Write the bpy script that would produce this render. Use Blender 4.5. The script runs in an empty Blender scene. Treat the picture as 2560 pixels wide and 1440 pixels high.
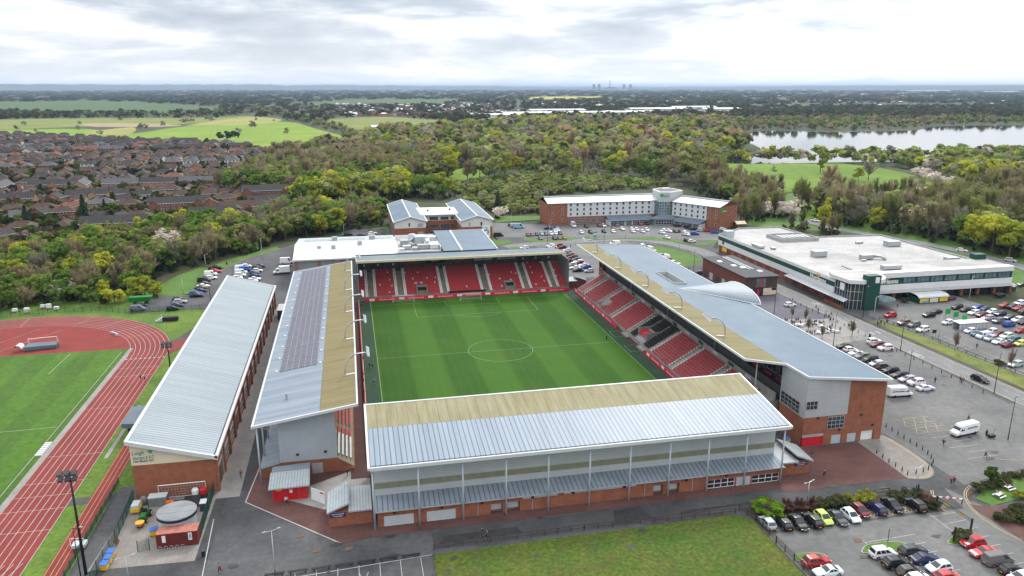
import bpy, bmesh, math, random
import numpy as np
from mathutils import Vector, Matrix
R_ = random.Random(7)
NR = np.random.RandomState(11)
SC = bpy.context.scene
COL = SC.collection
rad = math.radians

# ------------------------------------------------------------------ camera
cam = bpy.data.cameras.new("camera"); co = bpy.data.objects.new("camera", cam); COL.objects.link(co)
CAM = np.array([-39.24, -199.72, 72.25]); YAW = rad(12.04); PIT = rad(14.865); FPX = 1899.2
co.location = CAM; co.rotation_euler = (rad(90) - PIT, 0, -YAW)
cam.sensor_width = 36; cam.lens = FPX / 2560 * 36; cam.clip_start = 1; cam.clip_end = 90000
SC.camera = co
# ------------------------------------------------------------------ light
SUN_AZ, SUN_EL = rad(30), rad(42)
SUN_DIR = Vector((math.sin(SUN_AZ) * math.cos(SUN_EL), math.cos(SUN_AZ) * math.cos(SUN_EL), math.sin(SUN_EL)))
sl = bpy.data.lights.new("sun", 'SUN'); sl.energy = 1.9; sl.angle = rad(12); sl.color = (1, .96, .9)
so = bpy.data.objects.new("sun", sl); COL.objects.link(so); so.location = (0, 0, 300)
so.rotation_euler = (-SUN_DIR).to_track_quat('-Z', 'Y').to_euler()
SC.view_settings.view_transform = 'Standard'; SC.view_settings.look = 'None'
SC.view_settings.exposure = 0.3; SC.view_settings.gamma = 1
SC.cycles.volume_bounces = 0; SC.cycles.max_bounces = 5; SC.cycles.diffuse_bounces = 2
SC.cycles.glossy_bounces = 2; SC.cycles.transmission_bounces = 2; SC.cycles.transparent_max_bounces = 6
SC.cycles.use_denoising = True
try: SC.cycles.denoiser = 'OPENIMAGEDENOISE'
except Exception: pass
W = bpy.data.worlds.new("World"); SC.world = W; W.use_nodes = True

class NG:                                    # tiny node-graph helper
    def __init__(s, tree): s.t = tree; s.n = tree.nodes; s.l = tree.links
    def new(s, typ, inp=None, **kw):
        n = s.n.new(typ)
        for k, v in kw.items(): setattr(n, k, v)
        for k, v in (inp or {}).items():
            if hasattr(v, 'is_linked') or hasattr(v, 'links'): s.l.new(v, n.inputs[k])
            else: n.inputs[k].default_value = v
        return n
    def m(s, op, a, b=0.0, c=0.0, clamp=False):
        return s.new('ShaderNodeMath', {0: a, 1: b, 2: c}, operation=op, use_clamp=clamp).outputs[0]
    def mix(s, f, a, b, blend='MIX'):
        n = s.new('ShaderNodeMix', data_type='RGBA', blend_type=blend)
        for k, v in ((0, f), (6, a), (7, b)):
            if hasattr(v, 'links'): s.l.new(v, n.inputs[k])
            else: n.inputs[k].default_value = (v if k == 0 else (*v, 1) if len(v) == 3 else v)
        return n.outputs[2]
    def ramp(s, f, stops, interp='LINEAR'):
        n = s.new('ShaderNodeValToRGB', {0: f}); cr = n.color_ramp; cr.interpolation = interp
        while len(cr.elements) > 1: cr.elements.remove(cr.elements[0])
        cr.elements[0].position = stops[0][0]; cr.elements[0].color = (*stops[0][1], 1)
        for p, c in stops[1:]:
            e = cr.elements.new(p); e.color = (*c, 1)
        return n.outputs[0]

def world():
    W.node_tree.nodes.clear(); g = NG(W.node_tree)
    d = g.new('ShaderNodeTexCoord').outputs['Generated']
    s = g.new('ShaderNodeSeparateXYZ', {0: d})
    z = g.m('MAXIMUM', s.outputs[2], 0.0)
    k = g.m('DIVIDE', 1.0, g.m('ADD', z, .15))
    p = g.new('ShaderNodeCombineXYZ', {0: g.m('MULTIPLY', s.outputs[0], k), 1: g.m('MULTIPLY', s.outputs[1], k), 2: 3.7}).outputs[0]
    n1 = g.new('ShaderNodeTexNoise', {'Vector': p, 'Scale': 1.25, 'Detail': 10.0, 'Roughness': .56, 'Distortion': .25}).outputs[0]
    n2 = g.new('ShaderNodeTexNoise', {'Vector': p, 'Scale': .42, 'Detail': 3.0, 'Roughness': .5}).outputs[0]
    dens = g.m('ADD', g.m('MULTIPLY', n1, .72), g.m('MULTIPLY', n2, .42))
    cloud = g.ramp(dens, [(.40, (.8, .87, .95)), (.50, (.98, .99, 1.0)), (.545, (.99, 1.0, 1.0)), (.58, (.76, .8, .85)), (.63, (.56, .62, .69)), (.72, (.42, .48, .56))])
    dot = g.new('ShaderNodeVectorMath', {0: d, 1: tuple(Vector((math.sin(SUN_AZ), math.cos(SUN_AZ), .28)).normalized())}, operation='DOT_PRODUCT').outputs['Value']
    glow = g.m('POWER', g.m('MAXIMUM', dot, 0.0), 9.0)
    lift = g.m('ADD', g.m('ADD', .86, g.m('MULTIPLY', z, 1.2)), g.m('MULTIPLY', glow, .13))
    low = g.m('SUBTRACT', 1.0, g.m('MULTIPLY', z, 11.0), clamp=True)
    cloud = g.mix(g.m('MULTIPLY', low, .75), cloud, (.98, 1.0, 1.03))
    cl = g.new('ShaderNodeVectorMath', {0: cloud, 3: lift}, operation='SCALE').outputs[0]
    sky = g.new('ShaderNodeTexSky', sky_type='NISHITA', sun_disc=False, sun_elevation=SUN_EL, sun_rotation=SUN_AZ)
    b1 = g.new('ShaderNodeBackground', {0: sky.outputs[0], 1: .12})
    b2 = g.new('ShaderNodeBackground', {0: cl, 1: 1.0})
    f = g.ramp(n1, [(.35, (.45,) * 3), (.45, (1, 1, 1))])
    f = g.mix(low, f, (1, 1, 1))
    mx = g.new('ShaderNodeMixShader', {0: f, 1: b1.outputs[0], 2: b2.outputs[0]})
    g.new('ShaderNodeOutputWorld', {0: mx.outputs[0]})
world()

# ------------------------------------------------------------------ helpers
_c, _s, _cp, _sp = math.cos(YAW), math.sin(YAW), math.cos(PIT), math.sin(PIT)
_R = np.array([_c, -_s, 0]); _F = np.array([_s * _cp, _c * _cp, -_sp]); _U = np.array([_s * _sp, _c * _sp, _cp])
def at(px, py, z=0.0):                       # point of the place seen at photo pixel (px, py) on the level z
    d = _F + _R * (px - 1280) / FPX + _U * (720 - py) / FPX
    t = (z - CAM[2]) / d[2]; q = CAM + d * t
    return (float(q[0]), float(q[1]), float(z))
def pix(x, y, z=0.0):
    d = np.array([x, y, z]) - CAM; w = float(d @ _F)
    return 1280 + FPX * float(d @ _R) / w, 720 - FPX * float(d @ _U) / w, w

class MB:
    def __init__(s): s.v = []; s.f = []; s.m = []; s.k = 0
    def face(s, pts, m=None):
        n = len(s.v); s.v += [tuple(p) for p in pts]; s.f.append(tuple(range(n, n + len(pts)))); s.m.append(s.k if m is None else m); return s
    def box(s, x0, y0, z0, x1, y1, z1, m=None):
        n = len(s.v)
        s.v += [(x0, y0, z0), (x1, y0, z0), (x1, y1, z0), (x0, y1, z0), (x0, y0, z1), (x1, y0, z1), (x1, y1, z1), (x0, y1, z1)]
        for q in ((3, 2, 1, 0), (4, 5, 6, 7), (0, 1, 5, 4), (1, 2, 6, 5), (2, 3, 7, 6), (3, 0, 4, 7)):
            s.f.append(tuple(n + i for i in q)); s.m.append(s.k if m is None else m)
        return s
    def slab(s, poly, t, m=None):            # poly: 3-D outline of the top; t: thickness downwards
        n = len(s.v); k = len(poly); a = 0
        for i in range(k):
            p, q = poly[i], poly[(i + 1) % k]; a += p[0] * q[1] - q[0] * p[1]
        if a < 0: poly = poly[::-1]
        s.v += [tuple(p) for p in poly] + [(p[0], p[1], p[2] - t) for p in poly]
        s.f.append(tuple(range(n, n + k))); s.f.append(tuple(range(n + 2 * k - 1, n + k - 1, -1)))
        for i in range(k): s.f.append((n + i, n + k + i, n + k + (i + 1) % k, n + (i + 1) % k))
        s.m += [s.k if m is None else m] * (k + 2); return s
    def prism(s, poly, z0, z1, m=None): return s.slab([(p[0], p[1], z1) for p in poly], z1 - z0, m)
    def beam(s, p, q, w, h=None, m=None):    # square bar from p to q
        h = h or w; p, q = Vector(p), Vector(q); d = (q - p).normalized()
        u = Vector((0, 0, 1)) if abs(d.z) < .95 else Vector((0, 1, 0))
        a = d.cross(u).normalized() * w / 2; b = a.cross(d).normalized() * h / 2; n = len(s.v)
        for c in (p, q): s.v += [tuple(c - a - b), tuple(c + a - b), tuple(c + a + b), tuple(c - a + b)]
        for i in range(4): s.f.append((n + i, n + (i + 1) % 4, n + 4 + (i + 1) % 4, n + 4 + i))
        s.f += [(n + 3, n + 2, n + 1, n), (n + 4, n + 5, n + 6, n + 7)]; s.m += [s.k if m is None else m] * 6; return s
    def tube(s, pts, r, n=8, m=None, cap=True):
        pts = [Vector(p) for p in pts]; r = r if isinstance(r, (list, tuple)) else [r] * len(pts); b0 = len(s.v)
        for i, p in enumerate(pts):
            d = (pts[min(i + 1, len(pts) - 1)] - pts[max(i - 1, 0)]).normalized()
            u = Vector((1, 0, 0)) if abs(d.x) < .9 else Vector((0, 1, 0))
            a = d.cross(u).normalized(); b = d.cross(a)
            for j in range(n):
                t = 2 * math.pi * j / n; s.v.append(tuple(p + (a * math.cos(t) + b * math.sin(t)) * r[i]))
        for i in range(len(pts) - 1):
            for j in range(n):
                s.f.append((b0 + i * n + j, b0 + i * n + (j + 1) % n, b0 + (i + 1) * n + (j + 1) % n, b0 + (i + 1) * n + j)); s.m.append(s.k if m is None else m)
        if cap:
            s.f.append(tuple(b0 + j for j in range(n))[::-1]); s.f.append(tuple(b0 + (len(pts) - 1) * n + j for j in range(n))); s.m += [s.k if m is None else m] * 2
        return s
    def ball(s, c, rx, ry=None, rz=None, nu=10, nv=6, m=None):
        ry = ry or rx; rz = rz or rx; b0 = len(s.v)
        for i in range(nv + 1):
            t = math.pi * i / nv
            for j in range(nu):
                a = 2 * math.pi * j / nu; s.v.append((c[0] + rx * math.sin(t) * math.cos(a), c[1] + ry * math.sin(t) * math.sin(a), c[2] + rz * math.cos(t)))
        for i in range(nv):
            for j in range(nu):
                s.f.append((b0 + i * nu + j, b0 + (i + 1) * nu + j, b0 + (i + 1) * nu + (j + 1) % nu, b0 + i * nu + (j + 1) % nu)); s.m.append(s.k if m is None else m)
        return s
    def build(s, name, mat, parent=None, smooth=False, kind=None):
        me = bpy.data.meshes.new(name); me.from_pydata(s.v, [], s.f); mats = mat if isinstance(mat, (list, tuple)) else [mat]
        for x in mats: me.materials.append(x)
        if len(mats) > 1: me.polygons.foreach_set('material_index', s.m)
        if smooth: me.polygons.foreach_set('use_smooth', [True] * len(s.f))
        me.update(); return link(name, me, parent, kind)
def link(name, data, parent=None, kind=None):
    o = bpy.data.objects.new(name, data); COL.objects.link(o)
    if parent is not None:
        o.parent = parent; b = parent
        mw = Matrix.Identity(4); chain = []
        while b: chain.append(b); b = b.parent
        for b in reversed(chain): mw = mw @ b.matrix_parent_inverse @ b.matrix_basis
        o.matrix_parent_inverse = mw.inverted()
    if kind: o['kind'] = kind
    return o
def tag(o, label, cat, group=None):
    o['label'] = label; o['category'] = cat
    if group: o['group'] = group
    return o
def thing(name, label, cat, loc=(0, 0, 0), rz=0.0, group=None):
    o = bpy.data.objects.new(name, None); COL.objects.link(o); o.location = loc; o.rotation_euler = (0, 0, rz); o.empty_display_size = .5
    return tag(o, label, cat, group)
def dup(root, loc, rz=0.0, label=None, group=None, scale=None, color=None):
    r = root.copy(); COL.objects.link(r); r.location = loc; r.rotation_euler = (0, 0, rz)
    if scale is not None: r.scale = scale if hasattr(scale, '__len__') else (scale,) * 3
    if label: r['label'] = label
    if group: r['group'] = group
    if color is not None: r.color = (*color, 1)
    for ch in list(root.children):
        c = ch.copy(); COL.objects.link(c); c.parent = r
        if color is not None and ch.get('tint'): c.color = (*color, 1)
        for gch in list(ch.children):
            d = gch.copy(); COL.objects.link(d); d.parent = c
            if color is not None and gch.get('tint'): d.color = (*color, 1)
    return r
def drop(root):                              # remove a finished pattern nobody needs any more
    for ch in list(root.children):
        for gch in list(ch.children): bpy.data.objects.remove(gch)
        bpy.data.objects.remove(ch)
    bpy.data.objects.remove(root)
_ORD = 'first second third fourth fifth sixth seventh eighth ninth tenth eleventh twelfth'.split()
def nth(i):
    if i < 12: return _ORD[i]
    n = i + 1; return f"{n}{'th' if 10 < n % 100 < 14 else {1: 'st', 2: 'nd', 3: 'rd'}.get(n % 10, 'th')}"
def text(name, body, size, mat, origin, right, up, parent=None, depth=.01, align='CENTER', stretch=1.0, bold=.012):
    cu = bpy.data.curves.new(name, 'FONT'); cu.body = body; cu.size = size; cu.extrude = depth; cu.align_x = align; cu.align_y = 'CENTER'; cu.resolution_u = 2; cu.offset = bold * size
    cu.materials.append(mat); tmp = bpy.data.objects.new('tmp', cu); COL.objects.link(tmp)
    dg = bpy.context.evaluated_depsgraph_get(); me = bpy.data.meshes.new_from_object(tmp.evaluated_get(dg)); bpy.data.objects.remove(tmp)
    r = Vector(right).normalized(); u = Vector(up).normalized(); nrm = r.cross(u)
    mt = Matrix(((r.x * stretch, u.x, nrm.x, origin[0]), (r.y * stretch, u.y, nrm.y, origin[1]), (r.z * stretch, u.z, nrm.z, origin[2]), (0, 0, 0, 1)))
    me.transform(mt); return link(name, me, parent)

# ------------------------------------------------------------------ materials
def M(name, col, rough=.75, metal=0.0, var=.18, scale=.6, col2=None, stripe=None, coord='pos', spec=.35, tint=False, fine=0.0, streak=None):
    """col mixed with col2 (or a lighter/darker self) by noise; stripe=(axis, period, width, factor) draws seams; tint=True takes the object colour"""
    m = bpy.data.materials.new(name); m.use_nodes = True; g = NG(m.node_tree); b = g.n['Principled BSDF']
    p = g.new('ShaderNodeNewGeometry').outputs[0] if coord == 'pos' else g.new('ShaderNodeTexCoord').outputs['Object']
    base = g.new('ShaderNodeObjectInfo').outputs['Color'] if tint else None
    if base is None and col2 is None and not var and not stripe: b.inputs[0].default_value = (*col, 1)
    else:
        pv = p
        if streak: pv = g.new('ShaderNodeMapping', {0: p, 3: streak}).outputs[0]
        no = g.new('ShaderNodeTexNoise', {'Vector': pv, 'Scale': scale, 'Detail': 5.0, 'Roughness': .62}).outputs[0]
        f = g.ramp(no, [(.33, (0, 0, 0)), (.67, (1, 1, 1))])
        if tint:
            c = g.mix(f, base, g.mix(1.0, base, (1 - var,) * 3, 'MULTIPLY')) if var else base
        else:
            c1 = col if col2 else tuple(x * (1 - var) for x in col); c2 = col2 or tuple(min(1, x * (1 + var)) for x in col)
            c = g.mix(f, c1, c2)
        if fine:
            nf = g.new('ShaderNodeTexNoise', {'Vector': p, 'Scale': scale * 14, 'Detail': 2.0}).outputs[0]
            c = g.mix(1.0, c, g.ramp(nf, [(.3, (1 - fine,) * 3), (.7, (1 + fine,) * 3)]), 'MULTIPLY')
        for st in ([stripe] if stripe and not isinstance(stripe, list) else stripe or []):
            ax, per, wid, fac = st
            sx = g.new('ShaderNodeSeparateXYZ', {0: p}).outputs[ax]
            t = g.m('LESS_THAN', g.m('FRACT', g.m('DIVIDE', g.m('ADD', sx, 5000.0), per)), wid / per)
            c = g.mix(t, c, g.mix(1.0, c, (fac,) * 3, 'MULTIPLY'))
        g.l.new(c, b.inputs[0])
    b.inputs['Roughness'].default_value = rough; b.inputs['Metallic'].default_value = metal
    b.inputs['Specular IOR Level'].default_value = spec
    return m
MT = {}
def D(name, *a, **k): MT[name] = M(name, *a, **k); return MT[name]
D('asphalt', (.042, .043, .047), .85, scale=.07, col2=(.088, .088, .091), fine=.16)
D('asphalt_light', (.09, .09, .09), .85, scale=.06, col2=(.15, .148, .145), fine=.12)
D('asphalt_dark', (.03, .031, .034), .85, scale=.12, col2=(.068, .068, .072), fine=.15)
D('road_grey', (.13, .135, .138), .85, scale=.08, col2=(.175, .177, .178), fine=.1)
D('paving_red', (.075, .034, .028), .85, scale=.16, col2=(.125, .058, .05), fine=.15)
D('paving_buff', (.17, .155, .14), .85, scale=.3, col2=(.24, .22, .2), fine=.12, stripe=[(0, .9, .06, .8), (1, .6, .05, .8)])
D('paving_grey', (.2, .19, .18), .85, scale=.3, col2=(.27, .25, .235), fine=.1)
D('paving_blue', (.075, .07, .095), .85, scale=.2, col2=(.11, .105, .13), fine=.15)
D('concrete', (.22, .21, .2), .85, scale=.4, col2=(.3, .29, .27), fine=.1)
D('terrace', (.17, .15, .105), .85, scale=.5, col2=(.25, .22, .16))
D('kerb', (.3, .29, .27), .8, scale=1.0)
D('line_white', (.36, .36, .35), .7, var=.12, scale=.8)
D('line_yellow', (.36, .29, .15), .75, var=.15, scale=.8)
D('grass', (.05, .105, .01), .9, scale=.09, col2=(.105, .17, .016), fine=.25)
D('grass_rough', (.065, .1, .02), .9, scale=.16, col2=(.16, .17, .03), fine=.3)
D('grass_lush', (.045, .105, .014), .9, scale=.08, col2=(.085, .16, .02), fine=.2)
D('track_red', (.15, .018, .014), .8, scale=.1, col2=(.205, .03, .024), fine=.08)
D('brick', (.215, .075, .042), .85, scale=.7, col2=(.29, .11, .062), fine=.16, stripe=(2, .6, .05, .86))
D('brick_dark', (.13, .045, .03), .85, scale=.7, col2=(.18, .06, .04), fine=.16)
D('brick_orange', (.24, .088, .04), .85, scale=.5, col2=(.33, .13, .07), fine=.2)
D('clad_grey', (.42, .45, .46), .55, scale=.25, var=.07, stripe=(2, .5, .06, .8), spec=.4)
D('clad_pale', (.42, .45, .48), .5, scale=.3, var=.06, stripe=(2, .5, .06, .85))
D('clad_white', (.62, .63, .63), .5, scale=.3, var=.05)
D('render_cream', (.6, .53, .4), .8, scale=.4, var=.07)
D('render_white', (.6, .59, .57), .8, scale=.4, var=.07)
D('dark_metal', (.05, .052, .056), .6, var=.2)
D('black', (.012, .012, .013), .6, var=0)
D('shade_black', (.02, .02, .022), .9, var=.2)
D('steel_blue', (.36, .41, .46), .5, var=.08, spec=.5)
D('steel_grey', (.32, .33, .335), .5, var=.1, scale=1.0)
D('white_paint', (.7, .71, .71), .4, var=.05)
D('fascia_white', (.5, .52, .53), .45, var=.06)
D('galvanised', (.42, .44, .45), .4, .5, var=.12, scale=2.0)
D('glass_dark', (.022, .028, .034), .08, var=.3, scale=.4, spec=.8)
D('glass_blue', (.1, .16, .18), .1, var=.4, scale=.5, spec=.8)
D('red_paint', (.5, .012, .02), .5, var=.15, scale=1.0)
D('sign_blue', (.02, .02, .12), .5, var=0)
D('green_dark', (.006, .055, .04), .5, var=.12)
D('green_sign', (.01, .3, .045), .5, var=0)
D('yellow', (.7, .42, .02), .5, var=.1)
D('wood', (.13, .085, .055), .8, var=.3, scale=2.0)
D('wood_dark', (.06, .045, .035), .8, var=.3, scale=2.0)
D('bark', (.1, .08, .06), .9, var=.3, scale=1.5, coord='obj')
D('slate_roof', (.045, .04, .042), .8, var=.3, scale=.5)
# ------------------------------------------------------------------ ground
def flat(name, pts, mat, z=0.0, px=True):
    P = [at(a, b, z) if px else (a, b, z) for a, b in pts]
    return MB().face(P if sum(P[i][0] * P[(i + 1) % len(P)][1] - P[(i + 1) % len(P)][0] * P[i][1] for i in range(len(P))) > 0 else P[::-1]).build(name, MT[mat] if isinstance(mat, str) else mat, kind='structure')
def rect(x0, y0, x1, y1): return [(x0, y0), (x1, y0), (x1, y1), (x0, y1)]
def strip(line, w, z, mb):                   # flat band along a polyline of (x, y)
    P = [Vector((a, b)) for a, b in line]; L = []; Rr = []
    for i, p in enumerate(P):
        d = (P[min(i + 1, len(P) - 1)] - P[max(i - 1, 0)]).normalized(); n = Vector((-d.y, d.x)) * w / 2
        L.append((*(p + n), z)); Rr.append((*(p - n), z))
    for i in range(len(P) - 1): mb.face([Rr[i], Rr[i + 1], L[i + 1], L[i]])
    return mb
def smooth_line(pts, n=6):                   # Catmull-Rom
    out = []; P = [Vector(p) for p in pts]
    for i in range(len(P) - 1):
        a, b, c, d = P[max(i - 1, 0)], P[i], P[i + 1], P[min(i + 2, len(P) - 1)]
        for k in range(n):
            t = k / n; out.append(tuple(.5 * ((2 * b) + (c - a) * t + (2 * a - 5 * b + 4 * c - d) * t * t + (3 * b - a - 3 * c + d) * t ** 3)))
    return out + [tuple(P[-1])]
def xy(*pp): return [at(a, b)[:2] for a, b in pp]

D('ground', (.03, .042, .012), .95, scale=.006, col2=(.055, .06, .025), fine=.3)
g0 = MB()
for i in range(-6, 6):                       # one sheet, out to the horizon
    for j in range(-1, 6): g0.face([(i * 9000, j * 9000, -.3), (i * 9000 + 9000, j * 9000, -.3), (i * 9000 + 9000, j * 9000 + 9000, -.3), (i * 9000, j * 9000 + 9000, -.3)])
g0.build('ground', MT['ground'], kind='structure')

# fields far away
for nm, c, c2 in (('field_sunlit', (.11, .195, .008), (.175, .25, .014)), ('field_olive', (.11, .145, .02), (.18, .19, .04)), ('field_tan', (.19, .2, .04), (.28, .25, .07)),
                  ('field_mid', (.032, .075, .014), (.06, .1, .018)), ('reed_bed', (.24, .18, .1), (.3, .24, .14)), ('rape_yellow', (.3, .27, .015), (.4, .34, .03)), ('golf_green', (.06, .13, .004), (.13, .205, .01))):
    D(nm, c, .95, scale=.012, col2=c2, fine=.14)
def far_field(mat, z, *pp):
    q = smooth_line([at(a, b, 0)[:2] for a, b in list(pp) + [pp[0]]], 3)[:-1]
    flat('field', q, mat, z, px=False)
far_field('field_mid', -.22, (-60, 256), (250, 252), (470, 262), (560, 275), (430, 284), (-60, 292))
far_field('field_olive', -.20, (-40, 299), (200, 295), (505, 294), (620, 290), (700, 300), (433, 310), (217, 316), (-40, 322))
far_field('field_sunlit', -.16, (-40, 324), (217, 322), (325, 334), (469, 315), (708, 304), (790, 322), (882, 350), (815, 376), (614, 363), (541, 358), (253, 353), (150, 339), (-40, 338))  # vivid grass green, with the patch of sun put into its colour
far_field('field_tan', -.12, (460, 314), (614, 293), (706, 299), (640, 310))
far_field('field_tan', -.11, (210, 330), (330, 318), (330, 333), (262, 338))
far_field('reed_bed', -.10, (202, 309), (300, 307), (451, 312), (400, 317), (235, 317))
far_field('field_olive', -.2, (800, 298), (960, 292), (1121, 303), (1000, 316), (904, 324), (850, 318))
far_field('field_mid', -.2, (700, 262), (886, 249), (1157, 248), (1103, 264), (850, 268))
far_field('rape_yellow', -.2, (1337, 242), (1511, 241), (1500, 247), (1320, 249))
far_field('field_mid', -.2, (1900, 262), (2300, 259), (2560, 262), (2300, 268), (1950, 270))
far_field('golf_green', -.2, (1795, 410), (1905, 401), (2110, 409), (2230, 425), (2350, 455), (2420, 480), (2250, 500), (2080, 490), (1900, 470), (1790, 450))
far_field('golf_green', -.15, (1132, 424), (1180, 419), (1229, 430), (1190, 445), (1146, 450), (1118, 438))
far_field('golf_green', -.2, (1900, 520), (2080, 490), (2300, 500), (2300, 545), (2100, 560), (1960, 545))
mb = MB(); strip(smooth_line(xy((2085, 480), (2180, 476), (2240, 478), (2290, 450), (2330, 440)), 6), 5, -.1, mb); mb.build('path', D('path_brown', (.12, .09, .06), .95, scale=.1), kind='structure')
# lake
lk = M('lake_water', (.012, .02, .025), .06, var=0, spec=.6); g = NG(lk.node_tree)
nz = g.new('ShaderNodeTexNoise', {'Vector': g.new('ShaderNodeNewGeometry').outputs[0], 'Scale': .35, 'Detail': 3.0}).outputs[0]
g.l.new(g.new('ShaderNodeBump', {'Height': nz, 'Strength': .04, 'Distance': .3}).outputs[0], g.n['Principled BSDF'].inputs['Normal'])
q = smooth_line(xy((1828, 343), (1905, 327), (2080, 330), (2200, 328), (2290, 325), (2330, 317), (2400, 314), (2560, 313), (2760, 312), (2900, 400), (2560, 402), (2200, 404), (1960, 408), (1830, 408), (1792, 398), (1900, 378), (1885, 362)), 4)
flat('lake', q, lk, -.1, px=False)
# hills on the horizon
hm = D('hill', (.05, .075, .05), .95, scale=.0006, col2=(.085, .1, .07))
def hill(dist, prof, h0):
    mb = MB(); a = []
    for px_, hh in prof:
        d = _F + _R * (px_ - 1280) / FPX; d = d[:2] / np.linalg.norm(d[:2]); a.append((CAM[0] + d[0] * dist, CAM[1] + d[1] * dist, d[0], d[1], hh))
    L = smooth_line([(p[0], p[1], p[4]) for p in a], 8)
    for i in range(len(L) - 1):
        (x0, y0, h_), (x1, y1, h2) = L[i], L[i + 1]; w = .0
        h_ += h0 + 6 * math.sin(i * 1.7) + 4 * math.sin(i * 3.1); h2 += h0 + 6 * math.sin(i * 1.7 + 1.7) + 4 * math.sin(i * 3.1 + 3.1)
        n0 = Vector((x0 - CAM[0], y0 - CAM[1])).normalized(); n1 = Vector((x1 - CAM[0], y1 - CAM[1])).normalized()
        fr = [(x0 - n0.x * 2500, y0 - n0.y * 2500, -1), (x1 - n1.x * 2500, y1 - n1.y * 2500, -1), (x1, y1, h2), (x0, y0, h_)]
        bk = [(x0, y0, h_), (x1, y1, h2), (x1 + n1.x * 2500, y1 + n1.y * 2500, -1), (x0 + n0.x * 2500, y0 + n0.y * 2500, -1)]
        mb.face(fr); mb.face(bk)
    mb.build('hills', hm, kind='structure')
hill(17500, [(-300, 112), (0, 113), (200, 112), (420, 106), (560, 110), (705, 112), (760, 85), (900, 82), (1000, 95), (1100, 70), (1220, 80), (1300, 48), (1500, 38), (1750, 52), (1900, 60), (2020, 76), (2150, 82), (2350, 88), (2560, 96), (2900, 100)], 0)
hill(24500, [(-300, 60), (300, 80), (700, 90), (860, 122), (1000, 88), (1150, 92), (1300, 80), (1450, 66), (1700, 70), (2000, 95), (2300, 105), (2900, 110)], 0)

# car parks and roads round the ground
flat('car_park', rect(-84, -150, 170, -60), 'asphalt', 0, px=False)
flat('car_park', [(-66, -60), (170, -60), (170, 60), (124, 118), (150, 160), (128, 196), (60, 196), (40, 205), (30, 205), (30, 150), (-22, 150), (-66, 140)], 'asphalt', 0, px=False)
flat('car_park', [at(*p)[:2] for p in ((320, 784), (392, 741), (475, 739), (498, 722), (523, 672), (559, 672), (613, 646), (706, 620), (740, 610))] + [(-66, 140), (-66, 60), (-82, 60), (-84, 66)] + [at(511, 772)[:2], at(450, 773)[:2]], 'asphalt', .0, px=False)
flat('road', [at(*p)[:2] for p in ((735, 612), (800, 596), (880, 588), (975, 573), (985, 588), (890, 600), (760, 625))], 'asphalt', .0, px=False)
flat('car_park', [at(*p)[:2] for p in ((850, 588), (870, 573), (965, 572), (965, 588))], 'asphalt_dark', .03, px=False)
flat('path', rect(-66.2, -68, -61.9, 58), 'paving_grey', .03, px=False)
flat('road', [(-61.9, -66), (-59.6, -66), (-59.6, 60), (-61.9, 60)], 'asphalt_dark', .03, px=False)
flat('road', [(-29, -91.8), (60, -91), (60, -84.8), (-29, -87)], 'asphalt_dark', .02, px=False)

# bowl inside the stands, pitch
flat('pitch_surround', rect(-38.6, -66, 39.5, 60.6), D('surround_green', (.012, .04, .017), .9, scale=.2, col2=(.02, .058, .024)), .03, px=False)
flat('concourse', rect(-42, -66, -38.2, 60), D('concourse_red', (.07, .03, .024), .9, scale=.25), .06, px=False)
flat('concourse', rect(38.0, -66, 43, 60), 'concourse_red', .06, px=False)
PW, PL = 34.4, 53.15
tm = bpy.data.materials.new('pitch_turf'); tm.use_nodes = True; g = NG(tm.node_tree)
p = g.new('ShaderNodeNewGeometry').outputs[0]; sx = g.new('ShaderNodeSeparateXYZ', {0: p})
wob = g.new('ShaderNodeTexNoise', {'Vector': p, 'Scale': .5, 'Detail': 2.0}).outputs[0]
def band(v, per, off): return g.ramp(g.m('PINGPONG', g.m('ADD', g.m('ADD', v, off), g.m('MULTIPLY', g.m('SUBTRACT', wob, .5), .5)), per), [(.0, (0, 0, 0))]) if 0 else g.m('MULTIPLY', g.m('SUBTRACT', g.m('ABSOLUTE', g.m('SUBTRACT', g.m('FRACT', g.m('DIVIDE', g.m('ADD', g.m('ADD', v, off + 500), g.m('MULTIPLY', wob, .6)), per * 2)), .5)), .25), 14.0)
b1 = g.m('ADD', band(sx.outputs[0], 8.6, 2.6), .5, clamp=True); b2 = g.m('ADD', band(sx.outputs[1], 5.3, 0), .5, clamp=True)
b3 = g.m('ADD', band(g.m('ADD', sx.outputs[0], g.m('MULTIPLY', wob, 1.0)), 1.1, 0), .5, clamp=True)
n1 = g.new('ShaderNodeTexNoise', {'Vector': p, 'Scale': .07, 'Detail': 4.0}).outputs[0]
n2 = g.new('ShaderNodeTexNoise', {'Vector': p, 'Scale': 3.0, 'Detail': 4.0, 'Roughness': .7}).outputs[0]
c = g.mix(b1, (.02, .07, .0018), (.035, .099, .006))
c = g.mix(g.m('MULTIPLY', b2, .13), c, (.018, .085, .003)); c = g.mix(g.m('MULTIPLY', b3, .08), c, (.05, .13, .009))
c = g.mix(g.m('MULTIPLY', g.ramp(n1, [(.45, (0, 0, 0)), (.7, (1, 1, 1))]), .3), c, (.06, .11, .007))
c = g.mix(1.0, c, g.ramp(n2, [(.3, (.8,) * 3), (.7, (1.2,) * 3)]), 'MULTIPLY')
g.l.new(c, g.n['Principled BSDF'].inputs[0]); g.n['Principled BSDF'].inputs['Roughness'].default_value = .9; g.n['Principled BSDF'].inputs['Specular IOR Level'].default_value = .2
MT['pitch_turf'] = tm
flat('pitch', rect(-PW - .3, -60, PW + .3, 58.0), tm, .06, px=False)
mb = MB(); Z = .075; lw = .12
def ln(x0, y0, x1, y1): strip([(x0, y0), (x1, y1)], lw, Z, mb)
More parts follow.
